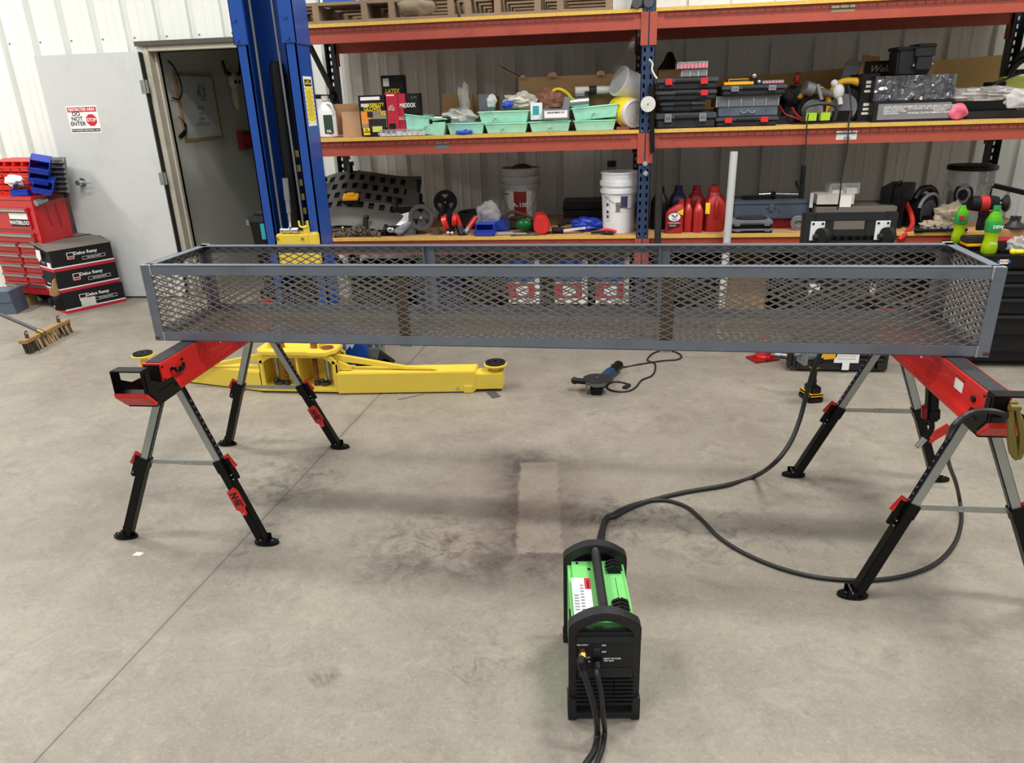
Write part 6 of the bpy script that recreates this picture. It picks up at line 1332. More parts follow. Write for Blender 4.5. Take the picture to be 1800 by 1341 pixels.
g = G(); n = 28; g.lathe([(.145, 0), (.15, .06), (.158, .085), (.15, .09), (.14, .085), (.138, .01)], n=36); t = solo('oil_drain_pan', g, 'dark_plastic', 'round dark grey ribbed pan behind the clear plastic bag', 'pan', (at_y(842, 380, 5.35).x, 5.35, Z3+.02))
q = at_y(858, 385, 5.15); bag(q.x, 5.16, Z3+.01, (.085, .07, .095), 'puffed clear plastic bag above the blue bin', 91, amp=.22)
o = blue0.copy(); C.objects.link(o); o.location = (at_y(853, 413, 4.97).x, 5.0, Z3+.002); o.rotation_euler = (0, 0, .0); o.scale = (.9, .8, .85); tag(o, 'blue plastic bin on the bottom shelf in front of the puffed clear bag', 'storage bin')
g = G(); g.box(-.085, .085, -.05, .05, 0, .08); solo('blue_box', g, 'bin_blue', 'second blue plastic box lying behind the blue bin on the bottom shelf', 'box', (at_y(874, 398, 5.12).x+.0, 5.16, Z3), .1, .01)
def bucket(u0, u1, vt, vb, y, label, m, inside=None, lid=None, z=Z3, name='bucket', bands=True, k=.86):
    x0, z, w, h = base(u0, u1, vt, vb, y, z); r = w/2*1.0; t = thing(name, label, 'bucket', (x0+w/2, y+r, z))
    g = G(); rt = r; rb = r*k; f = lambda q: rb+(rt-rb)*q
    pr = [(rb, 0), (f(.66), h*.66)]
    if bands: pr += [(f(.66)+.010, h*.66), (f(.7)+.010, h*.72), (f(.72), h*.72), (f(.78), h*.78), (f(.8)+.010, h*.78), (f(.85)+.010, h*.86), (f(.86), h*.86), (f(.9), h*.97), (f(.9)+.005, h*.975), (rt+.004, h)]
    else: pr += [(rt, h)]
    pr += [(rt-.004, h), (rb-.004, .01)]
    g.lathe(pr, n=40); make('pail', g, m, t)
    return t, r, h
t, r, h = bucket(880, 946, 297, 384, 5.38, 'scuffed grey five gallon bucket with a red label and wire handle', 'grey_pail')
g = G(); g.ball((.01, 0, h-.005), (.075, .075, .03)); make('contents', g, 'lead_grey', t)
g = G(); n = 24; 
def wrap(g, r0, r1, a0, a1, z0, z1, n=10, off=.0015):
    vs = []; fs = []
    for i in range(n+1):
        a = a0+(a1-a0)*i/n
        for rr, z in ((r0+off, z0), (r1+off, z1)): vs.append((rr*math.cos(a), rr*math.sin(a), z))
    g.add(vs, [(2*i, 2*i+2, 2*i+3, 2*i+1) for i in range(n)])
rr = lambda q: r*(.86+.14*q)
g.mat('dirty_white'); wrap(g, rr(.05), rr(.62), -PI/2-.75, -PI/2+.75, h*.05, h*.60); g.mat('dark_red'); wrap(g, rr(.12), rr(.60), -PI/2-.30, -PI/2+.42, h*.12, h*.60, off=.003)
make('label_wrap', g, None, t); text(t, 'A-100', .045, (.01, -r*.965-.006, h*.36), 'ink_white', bold=.01); text(t, 'PRIMER', .018, (-.095, -r*.85, h*.56), 'ink', rot=(PI/2, 0, -.5))
g = G(); g.tube([(-r-.008, 0, h*.80), (-r*.8, -r*.55, h*.40), (0, -r*1.03, h*.14), (r*.8, -r*.6, h*.40), (r+.008, 0, h*.80)], .0022, 6, 8); make('wire_handle', g, 'grey_steel', t)
t, r, h = bucket(1055, 1119, 304, 411, 4.97, 'clean white five gallon bucket with a purple label beside the middle upright', 'white_plastic')
g = G(); g.mat('paper_white'); wrap(g, rr(.35), rr(.6), -PI/2-.35, -PI/2+.85, h*.36, h*.60); g.mat('ink_purple'); wrap(g, rr(.45)+.002, rr(.6)+.002, -PI/2+.10, -PI/2+.50, h*.43, h*.62, off=.004); g.mat('ink_grey'); wrap(g, rr(.35), rr(.5), -PI/2-.18, -PI/2+.08, h*.36, h*.52, off=.003); make('label_wrap', g, None, t)
g = G(); a0_ = -PI/2-.85; g.mat('ink'); 
for (za_, zb_) in ((.20, .205), (.595, .60)): wrap(g, rr(za_), rr(zb_), a0_, a0_+.28, h*za_, h*zb_, off=.002)
wrap(g, rr(.2), rr(.6), a0_, a0_+.015, h*.2, h*.6, off=.002); wrap(g, rr(.2), rr(.6), a0_+.27, a0_+.28, h*.2, h*.6, off=.002)
for zq in (.25, .33, .45): wrap(g, rr(zq), rr(zq+.05), a0_+.07, a0_+.2, h*zq, h*(zq+.05), off=.0025)
make('warning_mark', g, None, t)
g = G(); g.tube([(-r-.008, 0, h*.80), (-r*.80, -r*.60, h*.62), (-.02, -r*1.02, h*.50), (r*.75, -r*.72, h*.42), (r+.008, 0, h*.7)], .0022, 6, 8); make('wire_handle', g, 'grey_steel', t)
g = G(); g.mat('clear_grey'); g.cyl((0, 0, 0), (0, 0, .36), .03, n=14); g.mat('black_plastic'); g.cyl((0, 0, .36), (0, 0, .40), .032, n=14); solo('capped_bottle', g, None, 'clear bottle with a black cap standing behind the white bucket', 'bottle', (at_y(1075, 300, 5.4).x, 5.40, Z3+.04))
# dark tool belt, glass ball, wrenches
g = G(); g.mat('leather_dark'); g.tube([at_y(u, v, 5.12) for u, v in ((893, 398), (888, 382), (900, 372), (922, 378), (940, 388), (938, 400), (925, 408))], .011, 8); xb_ = at_y(884, 402, 5.12).x
t = thing('tool_belt', 'dark leather tool belt coiled in front of the grey bucket', 'tool belt', (0, 0, 0)); make('strap', g, None, t)
g = G(); g.box(0, .13, 0, .08, 0, .08, tr(xb_+.03, 5.17, Z3) @ rx(.2)); make('pouch', g, 'leather_dark', t, .015)
g = G(); g.box(0, .15, 0, .07, 0, .06, tr(xb_+.17, 5.2, Z3)); make('pouch', g, 'leather_dark', t, .015)
g = G(); g.ball((0, 0, .042), (.055, .042, .042), 20, 12); solo('glass_float', g, 'bottle_green', 'dark green glass ball lying on the wrenches', 'glass ball', (at_y(920, 400, 5.02).x, 5.05, Z3+.012))
def wrench(u0, v0, u1, v1, y, label, m='chrome', r=.007, z=Z3+.009):
    a = at_y(u0, v0, y); b = at_y(u1, v1, y); a.z = z; b.z = z; b.y += .015; g = G(); g.mat(m); g.tube([a, b], [r, r*.9], 8, 0)
    for p, d in ((a, (b-a)), (b, (a-b))):
        d = d.normalized(); g.cyl(p-d*.012-Vector((0, 0, r*.7)), p-d*.012+Vector((0, 0, r*.7)), r*2.3, n=12)
    return solo('wrench', g, None, label, 'wrench')
wrench(872, 406, 902, 403, 5.0, 'short bright wrench nearest the blue bin'); wrench(875, 410, 925, 406, 4.955, 'long bright wrench lying along the shelf edge in front of the glass ball'); wrench(905, 411, 940, 407, 4.925, 'dull wrench on the shelf edge between the glass ball and the red cylinder', 'lead_grey', z=Z3+.006)
g = G(); g.cyl((0, 0, 0), (-.03, .22, .02), .058, .05, n=28); g.cyl((-.001, -.003, 0), (0, 0, 0), .050, n=28); g.cyl((0, -.008, 0), (0, 0, 0), .006, n=8); solo('red_cylinder', g, 'red_plastic', 'bright red plastic cylinder lying end-on at the shelf edge', 'cylinder', (at_y(953, 402, 4.95).x, 4.95, Z3+.060), bev=.003)
g = G(); g.box(0, .36, 0, .25, 0, .11); g.box(.01, .35, -.006, .0, .05, .056); g.box(-.005, .365, -.004, .254, .055, .075); solo('black_case', g, 'black_plastic', 'black hard case lying behind the tools left of the white bucket', 'tool case', (at_y(990, 380, 5.4).x, 5.40, Z3+.05), 0, .02)
g = G(); g.box(0, .34, 0, .24, 0, .045); solo('dark_tray', g, 'leather_dark', 'dark flat tray under the black hard case', 'tray', (at_y(990, 390, 5.4).x, 5.41, Z3), 0, .004)
t = thing('scraper_tool', 'small tool with a white bar and black grip beside the red cylinder', 'hand tool', (at_y(985, 406, 4.98).x, 5.0, Z3))
g = G(); g.bar((.02, 0, .02), (.17, .01, .035), .03, .012); make('blade', g, 'dirty_white', t)
g = G(); g.tube([(-.10, -.01, .018), (-.05, 0, .022), (.02, 0, .02)], [.014]*6+[.02]*7, 10); make('grip', g, 'black_plastic', t)
g = G(); g.cyl((-.085, 0, .03), (-.06, 0, .034), .022, n=14); make('nut', g, 'chrome', t)
q = at_y(1033, 388, 5.1); bag(q.x, 5.10, Z3, (.10, .06, .045), 'shiny blue film bundle lying left of the white bucket', 101, 'bin_blue', 'blue_bundle', 'bundle', .3, freq=6)
t = thing('pliers', 'red and black handled pliers in front of the white bucket', 'pliers', (at_y(1052, 408, 4.95).x, 4.955, Z3))
g = G(); g.tube([(0, 0, .02), (.05, .0, .03), (.12, -.01, .018)], .011, 8); make('grip', g, 'red_plastic', t)
g = G(); g.tube([(0, 0, .02), (.04, -.02, .012), (.10, -.035, .012)], .010, 8); make('grip', g, 'black_plastic', t)
g = G(); g.cyl((-.015, -.005, .02), (.008, .0, .02), .014, n=10); g.cyl((-.05, -.01, .016), (-.012, -.004, .02), .011, .013, n=10); make('jaws', g, 'dark_metal', t)
q = at_y(1012, 393, 5.15); g = G(); g.tube([(-.12, 0, .03), (-.06, .03, .05), (0, 0, .055), (.05, .03, .04), (.1, .0, .03)], .015, 8); solo('rubber_hose', g, 'rubber', 'black rubber hose crossing the shelf behind the white bar tool', 'hose', (q.x, 5.15, Z3))
# ---------------------------------------------------------------- bottom shelf, right bay
def oil_jug(u0, u1, vt, vb, y, label, m='oil_red', d=.12, side=False, grp='motor oil bottles on the bottom shelf', cap=.28, capx=.5, z=Z3):
    x, z, w, h = base(u0, u1, vt, vb, y, z); t = thing('oil_jug', label, 'oil bottle', (x+w/2, y+d/2, z), 0, grp)
    cx_ = (capx-.5)*w; wc = w*cap/2; g = G()
    secs = [(w*.47, 0, 0, d*.46), (w*.5, .012, 0, d*.5), (w*.5, h*.60, 0, d*.5), (w*.44, h*.70, cx_*.25, d*.46), (w*.30, h*.80, cx_*.65, d*.34), (wc*1.05, h*.875, cx_, wc*1.05), (wc, h*.90, cx_, wc)]
    vs = []; fs = []; n = 20
    for a, zz, c, b in secs:
        for i in range(n):
            th = 2*PI*i/n; e = .45; ct, st = math.cos(th), math.sin(th); vs.append((c+a*math.copysign(abs(ct)**e, ct), b*math.copysign(abs(st)**e, st), zz))
    for j in range(len(secs)-1):
        for i in range(n): fs.append((j*n+i, j*n+(i+1) % n, (j+1)*n+(i+1) % n, (j+1)*n+i))
    fs += [tuple(range(n-1, -1, -1)), tuple(range((len(secs)-1)*n, len(secs)*n))]; g.add(vs, fs); make('bottle', g, m, t)
    g = G(); g.cyl((cx_, 0, h*.89), (cx_, 0, h), wc*1.1, n=18); g.cyl((cx_, 0, h*.885), (cx_, 0, h*.91), wc*1.25, n=18); make('cap', g, m, t)
    return t, w, h, d
t, w, h, d = oil_jug(1143, 1174, 330, 412, 5.12, 'black oil jug half hidden behind the middle upright and the leaning dark pipe', 'black_plastic', cap=.4)
t, w, h, d = oil_jug(1175, 1206, 328, 408, 5.28, 'dark blue oil bottle behind the red bottle with the round logo', 'navy', cap=.4)
t, w, h, d = oil_jug(1207, 1237, 328, 408, 5.28, 'large red oil jug standing behind the two narrow red bottles', cap=.42)
t, w, h, d = oil_jug(1244, 1272, 326, 405, 5.28, 'large red oil jug hidden behind the jug with the moulded grip', cap=.45, capx=.35)
t, w, h, d = oil_jug(1169, 1200, 352, 415, 4.95, 'red motor oil bottle with a white oval logo and yellow corner', cap=.28, capx=.84, d=.07)
g = G(); ce = [(-.02*w+w*.34*math.cos(a*PI/12), h*.50+h*.125*math.sin(a*PI/12)) for a in range(24)]
g.mat('ink_yellow'); g.prism([(w*.05, h*.62), (w*.46, h*.74), (w*.46, h*.55)], -d/2-.002, -d/2+.006, 'xz'); g.mat('ink'); g.prism([(-.02*w+w*.38*math.cos(a*PI/12), h*.50+h*.145*math.sin(a*PI/12)) for a in range(24)], -d/2-.003, -d/2, 'xz'); g.mat('ink_white'); g.prism(ce, -d/2-.004, -d/2, 'xz')
g.mat('pink_plastic'); g.box(-w*.36, w*.34, -d/2-.002, -d/2, h*.30, h*.345); g.mat('ink'); g.prism([(-w*.36, h*.10), (w*.0, h*.16), (w*.32, h*.22), (w*.32, h*.28), (-w*.36, h*.28)], -d/2-.002, -d/2, 'xz')
g.mat('ink_blue'); g.prism([(-w*.22, h*.57), (-w*.08, h*.57), (0, h*.50), (-w*.03, h*.475)], -d/2-.005, -d/2, 'xz'); g.mat('ink_red'); g.prism([(w*.20, h*.57), (w*.08, h*.57), (0, h*.50), (-w*.03, h*.475), (w*.03, h*.475)], -d/2-.005, -d/2, 'xz'); lb = make('label_sheet', g, None, t)
text(lb, 'Valvoline', .011, (-.02*w, -d/2-.0055, h*.435), 'ink'); text(lb, 'FULL SYNTHETIC', .008, (0, -d/2-.003, h*.32), 'ink_white'); text(lb, '5W-30', .014, (-w*.1, -d/2-.003, h*.24), 'ink_white')
t, w, h, d = oil_jug(1200, 1216, 350, 412, 4.99, 'narrow red bottle seen side-on beside the bottle with the oval logo', cap=.5, d=.11)
t, w, h, d = oil_jug(1217, 1235, 351, 412, 4.97, 'narrow red bottle with a moulded seam in front of the large red jug', cap=.4, d=.11)
g = G(); g.box(-.0015, .0015, -d/2-.003, -d/2, .01, h*.62); make('seam', g, 'dark_red', t)
t, w, h, d = oil_jug(1238, 1273, 330, 413, 4.99, 'largest red oil jug with a moulded grip beside the leaning white pipe', cap=.5, capx=.45, d=.16)
g = G(); g.tube([(0, -d/2+.012, h*.76), (0, -d/2-.020, h*.64), (0, -d/2-.016, h*.45), (0, -d/2+.006, h*.30)], [.010]*6+[.013]*12+[.012], 10, 6); make('grip', g, 'oil_red', t)
g = G(); g.box(-w*.5-.002, -w*.30, -d/2-.001, -d/2+.02, h*.42, h*.66); make('label_sheet', g, 'ink_yellow', t)
g = G(); a = at_y(1158, 440, 4.80); a.z = .0; zt_ = at_y(1160, 262, 4.84); g.cyl((a.x, 4.81, .002), (zt_.x, 4.835, zt_.z), .022, n=16); solo('leaning_pipe', g, 'dark_metal', 'long dark steel pipe leaning upright against the right middle beam', 'pipe')
g = G(); a = at_y(1277, 425, 4.82); zt_ = at_y(1290, 266, 4.86); d_ = Vector((zt_.x-a.x, .04, zt_.z-a.z)); k_ = a.z/d_.z; g.cyl(Vector((a.x, 4.80, a.z))-d_*k_+Vector((0, 0, .003)), (zt_.x, 4.852, zt_.z), .024, n=20); solo('leaning_pipe', g, 'pipe_grey', 'long pale plastic pipe leaning upright in front of the bottom shelf', 'pipe')
# grey steel toolbox on red toolbox
x, z, w, h = base(1285, 1415, 384, 406, 5.12, Z3)
t = thing('red_toolbox', 'red steel toolbox under the blue grey toolbox', 'toolbox', (x, 5.12, Z3)); g = G(); g.box(0, w, 0, .24, 0, h); make('body', g, 'dark_red', t, .004)
g = G(); g.box(w*.72, w*.80, -.006, 0, h*.3, h*.8); make('latch', g, 'dark_red', t)
zt5 = Z3+h+.002; x, z, w, h2 = base(1289, 1421, 352, 384, 5.10, zt5)
t = thing('steel_toolbox', 'blue grey steel toolbox with a wire handle on top of the red toolbox', 'toolbox', (x, 5.09, zt5)); g = G(); g.box(0, w, 0, .28, 0, h2*.78); make('body', g, 'toolbox_grey', t, .004)
g = G(); g.box(-.004, w+.004, -.004, .284, h2*.78, h2*.98); make('lid', g, 'toolbox_grey', t, .006)
g = G(); g.tube([(w*.38, -.006, h2*.55), (w*.38, -.016, h2*.2), (w*.60, -.016, h2*.2), (w*.60, -.006, h2*.55)], .003, 6, 3); make('handle', g, 'toolbox_grey', t)
g = G(); g.box(w*.46, w*.52, -.014, -.003, h2*.45, h2*.85); g.tube([(w*.42, -.008, h2*.60), (w*.49, -.014, h2*.70), (w*.56, -.008, h2*.60)], .003, 6); make('latch', g, 'toolbox_grey', t)
q = zt5+h2; g = G(); g.mat('black_plastic'); g.box(-.08, .12, -.02, .04, 0, .018); g.box(.10, .13, -.02, .03, 0, .045); g.mat('chrome'); g.cyl((.02, 0, .028), (.10, 0, .03), .012, n=12); g.cyl((.12, 0, .03), (.30, 0, .024), .010, n=12); g.mat('red_plastic'); g.box(.09, .11, -.012, .012, .042, .055); solo('air_ratchet', g, None, 'black and chrome ratchet tool lying on the blue grey toolbox', 'ratchet', (at_y(1328, 356, 5.15).x, 5.18, q+.001), bev=.002)
def small_case(u0, u1, vt, vb, y, z, label):
    x, z, w, h = base(u0, u1, vt, vb, y, z); t = thing('socket_case', label, 'tool case', (x+w/2, y+.08, z), 0, 'small silver socket cases on the bottom shelf')
    g = G(); g.box(-w/2, w/2, -.08, .08, 0, h*.42); make('body', g, 'black_plastic', t, .008); g = G(); g.box(-w/2, w/2, -.08, .08, h*.44, h*.96); g.box(-w*.3, w*.3, -.086, -.07, h*.5, h*.72); make('lid', g, 'silver_plastic', t, .008)
    for s in (-1, 1): g = G(); g.box(s*w*.36-w*.07, s*w*.36+w*.07, -.088, -.078, h*.3, h*.62); make('latch', g, 'grey_steel', t, .002)
    return z+h
zq = small_case(1286, 1358, 402, 416, 4.94, Z3, 'silver and black socket case, lower of the two in front of the red toolbox')
zq = small_case(1285, 1358, 387, 402, 4.94, zq+.001, 'silver and black socket case, upper of the two in front of the red toolbox')
g = G(); g.lathe([(.03, 0), (.10, 0), (.105, .004), (.09, .010), (.02, .012)], n=24, sy=.6); solo('sanding_disc', g, 'dark_plastic', 'dark flat disc lying on the upper silver socket case', 'disc', (at_y(1322, 388, 4.98).x, 5.02, zq+.001))
t = thing('grinding_wheel', 'grey grinding wheel with a bright bushing leaning on the red toolbox', 'grinding wheel', (at_y(1404, 397, 5.0).x, 5.03, Z3+.048), (.1, 0, 0))
g = G(); g.cyl((0, -.012, 0), (0, .012, 0), .046, n=32); make('wheel', g, 'ink_grey', t); g = G(); g.torus((0, -.013, 0), .02, .007, 'y', 20, 6); make('bushing', g, 'chrome', t)
# grimy carton with organizer, black case, hose, saw
t, w, h = carton(1436, 1500, 342, 372, 5.02, .22, 'grimy white carton of papers above the black plastic cart', 'dirty_white', z=Z3+.165, open_=False, rot=-.05)
g = G(); g.box(-w/2-.02, -w/2+.0, -.13, -.11, -.02, h+.01); g.xf(rz(-.2)); make('flap', g, 'dirty_white', t); 
g = G(); g.box(w*.12, w*.42, -.116, -.112, -.03, h*.9); make('paper', g, 'paper_white', t)
organizer(1458, 1510, 322, 342, 5.08, 'clear lidded container on top of the grimy white carton', 'dirty_white', at_y(1480, 343, 5.05).z, .16, 2)
g = G(); g.box(0, .50, 0, .30, 0, .15); solo('flat_carton', g, 'box_grey_top', 'low brownish box supporting the grimy white carton', 'box', (at_y(1432, 390, 5.0).x, 5.0, Z3), 0, .004)
t = thing('black_tool_case', 'black blow moulded case standing on end behind the black plastic cart', 'tool case', (at_y(1560, 375, 5.15).x, 5.10, Z3), -.5)
hh = at_y(1560, 328, 5.15).z-Z3
g = G(); g.box(-.075, -.003, -.02, .36, 0, hh); g.box(.003, .075, -.02, .36, 0, hh)
for k in range(4): g.box(-.06+k*.035, -.045+k*.035, -.026, -.02, .03, hh*.85)
make('shell', g, 'black_plastic', t, .012); g = G(); g.tube([(-.0, .05, hh-.005), (0, .08, hh+.012), (0, .22, hh+.012), (0, .25, hh-.005)], .011, 8, 4); make('handle', g, 'black_plastic', t)
g = G(); g.tube([at_y(1588, 336, 5.3), at_y(1590, 352, 5.2), at_y(1600, 372, 5.08), at_y(1604, 392, 5.0), at_y(1597, 405, 4.95), at_y(1588, 415, 4.90), at_y(1580, 422, 4.88)], .016, 10); solo('red_hose', g, 'oil_red', 'dull red rubber hose drooping over the shelf edge by the standing black case', 'hose')
g = G(); g.tube([at_y(1588, 345, 5.25), at_y(1586, 332, 5.25), at_y(1581, 329, 5.25)], .008, 8); solo('hose_fitting', g, 'grey_steel', 'bent metal fitting at the upper end of the dull red hose', 'fitting')
t = circ_saw(1624, 395, 5.18, 'dark grey circular saw with a round guard right of the red hose', 1.15, handle='black_plastic', rot=.6, z=Z3, blade='lead_grey')
g = G(); g.torus((-.02, -.03, .10), .105, .012, 'y', 24, 8, .2, 2.9); make('guard', g, 'silver_plastic', t)
q = at_y(1665, 385, 5.1); bag(q.x, 5.06, Z3, (.095, .06, .075), 'crumpled tan leather gloves standing in a heap', 121, 'glove_leather', 'work_gloves', 'gloves', .38, freq=6)
q = at_y(1637, 400, 4.98); bag(q.x, 4.99, Z3, (.06, .05, .03), 'tan leather glove fingers lying low beside the glove heap', 122, 'glove_leather', 'work_glove', 'glove', .35, freq=7)
g = G(); g.cyl((0, 0, 0), (.10, .05, .04), .032, .028, n=18); solo('black_nozzle', g, 'black_plastic', 'short black hose nozzle above the glove fingers', 'nozzle', (at_y(1646, 380, 5.1).x, 5.12, Z3+.08))
g = G()
t = thing('wrench_set', 'bright wrenches lying in a row in front of the tan gloves', 'wrench set', (at_y(1620, 407, 4.93).x, 4.95, Z3))
for k in range(6):
    g = G(); x = .02+.04*k; g.tube([(x, 0, .02), (x+.03, .03, .03)], .006, 6, 0); g.cyl((x, -.004, .012), (x, .0, .032), .014, n=10); make('wrench', g, 'chrome', t)
g = G(); a = at_y(1613, 408, 4.9)-Vector((0, 0, 0)); b = at_y(1700, 403, 4.9); a.z = Z3+.012; b.z = Z3+.014; g.cyl(a, b, .010, n=12); g.cyl(a-Vector((.02, 0, 0)), a+Vector((.03, 0, 0)), .015, n=12); solo('breaker_bar', g, 'black_plastic', 'long black ratchet bar lying along the right shelf edge', 'ratchet')
# clear bucket with black lid
x, z, w, h = base(1672, 1745, 293, 392, 5.25, Z3+.02); r = w/2*1.06
t = thing('clear_bucket', 'clear plastic bucket with a black lid and printed round emblem', 'bucket', (x+w/2, 5.25+r, Z3))
mat('bucket_clear', (206, 210, 214), .15, 0, .04, 8, alpha=.45)
g = G(); g.lathe([(r*.84, 0), (r*.95, h*.68), (r*.95+.010, h*.68), (r*.96+.010, h*.74), (r*.97, h*.74), (r, h)], n=40); make('pail', g, 'bucket_clear', t)
g = G(); g.lathe([(r+.012, h-.01), (r+.014, h+.012), (r+.006, h+.02), (r*.9, h+.022), (.01, h+.03)], n=40); make('lid', g, 'black_plastic', t)
g = G(); g.mat('navy'); g.box(-.10, .02, -.03, .06, .05, h*.55); g.mat('ink_green'); g.ball((.02, -.02, .07), (.10, .08, .05)); g.mat('lime'); g.box(.03, .10, -.08, .0, .06, .14); g.mat('dirty_white'); g.cyl((-.02, -.05, .10), (.09, -.06, h*.7), .004, n=6); make('contents', g, None, t)
g = G(); g.mat('ink'); a0_ = -PI/2-.95
vs = []; 
def on_b(a, z): q_ = .84+.11*(z/h)/.68; return Vector(((r*q_+.002)*math.cos(a), (r*q_+.002)*math.sin(a), z))
def ring_patch(ca, cz, ra, rz0, rz1, n=28):
    vs = []; 
    for i in range(n):
        th = 2*PI*i/n
        for s in (rz0, rz1): vs.append(on_b(ca+ra*s*math.cos(th), cz+.075*s*math.sin(th)))
    g.add(vs, [(2*i, 2*((i+1) % n), 2*((i+1) % n)+1, 2*i+1) for i in range(n)])
ring_patch(-PI/2-.62, h*.52, .46, .76, 1.0); ring_patch(-PI/2-.62, h*.52, .46, 0.05, .5, 12); make('emblem', g, None, t)
g = G(); g.tube([(-r-.005, 0, h*.72), (-r*.4, -r*1.0, h*.30), (r*.5, -r*.95, h*.55), (r+.005, 0, h*.72)], .002, 6); make('wire_handle', g, 'grey_steel', t)
# tool chest on the right, in front of the racking
xa = at_y(1716, 452, 4.40).x
tb = thing('black_tool_chest', 'black rolling tool chest at the right edge, crowded with tools and a soda bottle', 'tool chest', (xa, 4.36, 0), .0)
zT = at_y(1740, 447, 4.40).z
g = G(); g.box(0, .95, .02, .47, .10, zT-.04); make('cabinet', g, 'box_black', tb, .004)
g = G(); g.box(-.02, .97, -.02, .49, zT-.07, zT); make('top_tray', g, 'black_plastic', tb, .010)
zz = zT-.085
for k, hh in enumerate((.075, .085, .10, .125, .155)):
    if zz-hh < .10: break
    g = G(); g.box(.01, .94, .0, .02, zz-hh+.006, zz); dd = make('drawer', g, 'box_black', tb, .002); g = G(); g.box(.01, .94, -.022, .0, zz-.018, zz-.002); make('drawer_pull', g, 'dark_plastic', dd, .003); zz -= hh
g = G(); g.box(.0, .95, .03, .46, .04, .10); make('plinth', g, 'black_plastic', tb)
for px in (.08, .87): g = G(); g.cyl((px-.02, .1, .035), (px+.02, .1, .035), .035, n=16); make('caster', g, 'rubber', tb)
q = at_y(1768, 443, 4.34); g = G(); g.mat('ink_blue'); g.box(-.035, .035, -.003, 0, -.008, .008); g.mat('ink_white'); g.box(-.022, .022, -.004, 0, -.012, .012); g.mat('ink_red'); g.box(-.018, .018, -.005, 0, -.002, .008); s_ = make('badge', g, None, tb); s_.location = (q.x-xa, -.02, zT-.03); text(tb, 'USA', .014, (q.x-xa, -.0255, zT-.026), 'ink_white', bold=.02)
mat('soda_liquid', (190, 226, 30), .12, 0, .05, 10, trans=.35)
def soda(u, v, y, z, label, hh, rot=0, cap=True):
    q = at_y(u, v, y); t = thing('soda_bottle', label, 'bottle', (q.x, y+.03, z), rot); r = .034*hh/.22
    g = G(); g.mat('soda_liquid'); g.lathe([(r*.8, 0), (r, .012), (r*.98, hh*.18), (r*.82, hh*.32), (r*.88, hh*.44), (r, hh*.52)], n=24); g.mat('soda_green'); g.lathe([(r, hh*.52), (r, hh*.70), (r*.7, hh*.82), (r*.38, hh*.90), (r*.36, hh*.93)], n=24); make('bottle', g, None, t)
    g = G(); g.lathe([(r*1.01, hh*.47), (r*1.03, hh*.48), (r*1.03, hh*.69), (r*1.01, hh*.70)], n=24); make('label_wrap', g, 'soda_label', t)
    if cap: g = G(); g.cyl((0, 0, hh*.91), (0, 0, hh), r*.46, n=16); make('cap', g, 'soda_label', t)
    return t, r, hh
hS = at_y(1755, 362, 4.42).z-zT
t, r, h = soda(1743, 437, 4.40, zT, 'green soda bottle standing at the front corner of the black tool chest', hS); text(t, 'DEW', .024, (.006, -r*1.05, h*.58), 'ink_white', bold=.02); text(t, 'Dew', .018, (-.005, -r*1.04, h*.24), 'ink_white', bold=.01, shear=.3)
t, r, h = soda(1690, 405, 4.75, zT+.0, 'green soda bottle half hidden behind the red impact driver', at_y(1700, 358, 4.72).z-zT, 0, False)
g = G(); g.mat('ink_red'); g.box(-.03, .0, -r-.004, -r, h*.58, h*.68); make('label_sheet', g, None, t)
# red impact driver on yellow battery
t = thing('impact_driver', 'red and black cordless driver with a round polishing pad standing on the black chest', 'cordless drill', (at_y(1715, 418, 4.55).x, 4.56, zT+.045)); o0 = t.location.copy()
F_ = lambda u, v: at_y(u, v, 4.56)-o0
hsz = F_(1715, 400)
g = G(); g.mat('black_plastic'); g.tube([F_(1722, 404), F_(1724, 390), F_(1727, 378), F_(1731, 366)], [.022]*6+[.020]*6+[.024]*7, 12, 6); make('handle', g, None, t)
g = G(); g.mat('black_plastic'); g.cyl(F_(1705, 357), F_(1722, 358), .040, .044, n=20); g.cyl(F_(1734, 356), F_(1752, 357), .044, .038, n=20); g.mat('oil_red'); g.cyl(F_(1720, 358), F_(1735, 357), .0455, n=20); make('motor_housing', g, None, t)
g = G(); g.bar(F_(1744, 398), F_(1744, 372), .05, .06, up=(0, 1, 0)); g.bar(F_(1728, 402), F_(1752, 400), .05, .02); make('frame', g, 'oil_red', t, .006)
g = G(); g.box(-.06, .10, -.04, .05, -.005, .03); make('battery_foot', g, 'dark_plastic', t, .006)
g = G(); g.mat('chrome'); g.cyl(F_(1753, 358), F_(1761, 357), .010, n=10); g.mat('rubber'); g.cyl(F_(1760, 357), F_(1768, 357), .022, .045, n=22); g.mat('grey_steel'); g.cyl(F_(1768, 357), F_(1770, 357), .050, n=26); make('polishing_pad', g, None, t)
t = thing('tool_battery', 'yellow and black battery under the red cordless driver', 'battery', (at_y(1716, 420, 4.55).x, 4.56, zT+.0)); g = G(); g.box(-.06, .10, -.05, .05, 0, .022); make('case', g, 'black_plastic', t, .004); g = G(); g.box(-.06, .10, -.052, .052, .022, .038); make('cover', g, 'yellow_plastic', t, .004); text(t, 'XR', .02, (.03, -.0535, .018), 'ink_yellow', bold=.03)
q = at_y(1783, 395, 4.7); g = G(); g.mat('dark_plastic'); g.lathe([(.06, 0), (.06, .012), (.035, .03), (.022, .05)], n=20)
for k in range(6): g.cyl((.022*math.cos(k), .022*math.sin(k), .045), (.022*math.cos(k), .022*math.sin(k), .07), .008, n=6)
solo('wire_cup_brush', g, None, 'dark cup shaped brush on the chest right of the soda bottle', 'brush', (q.x, 4.70, zT+.095))
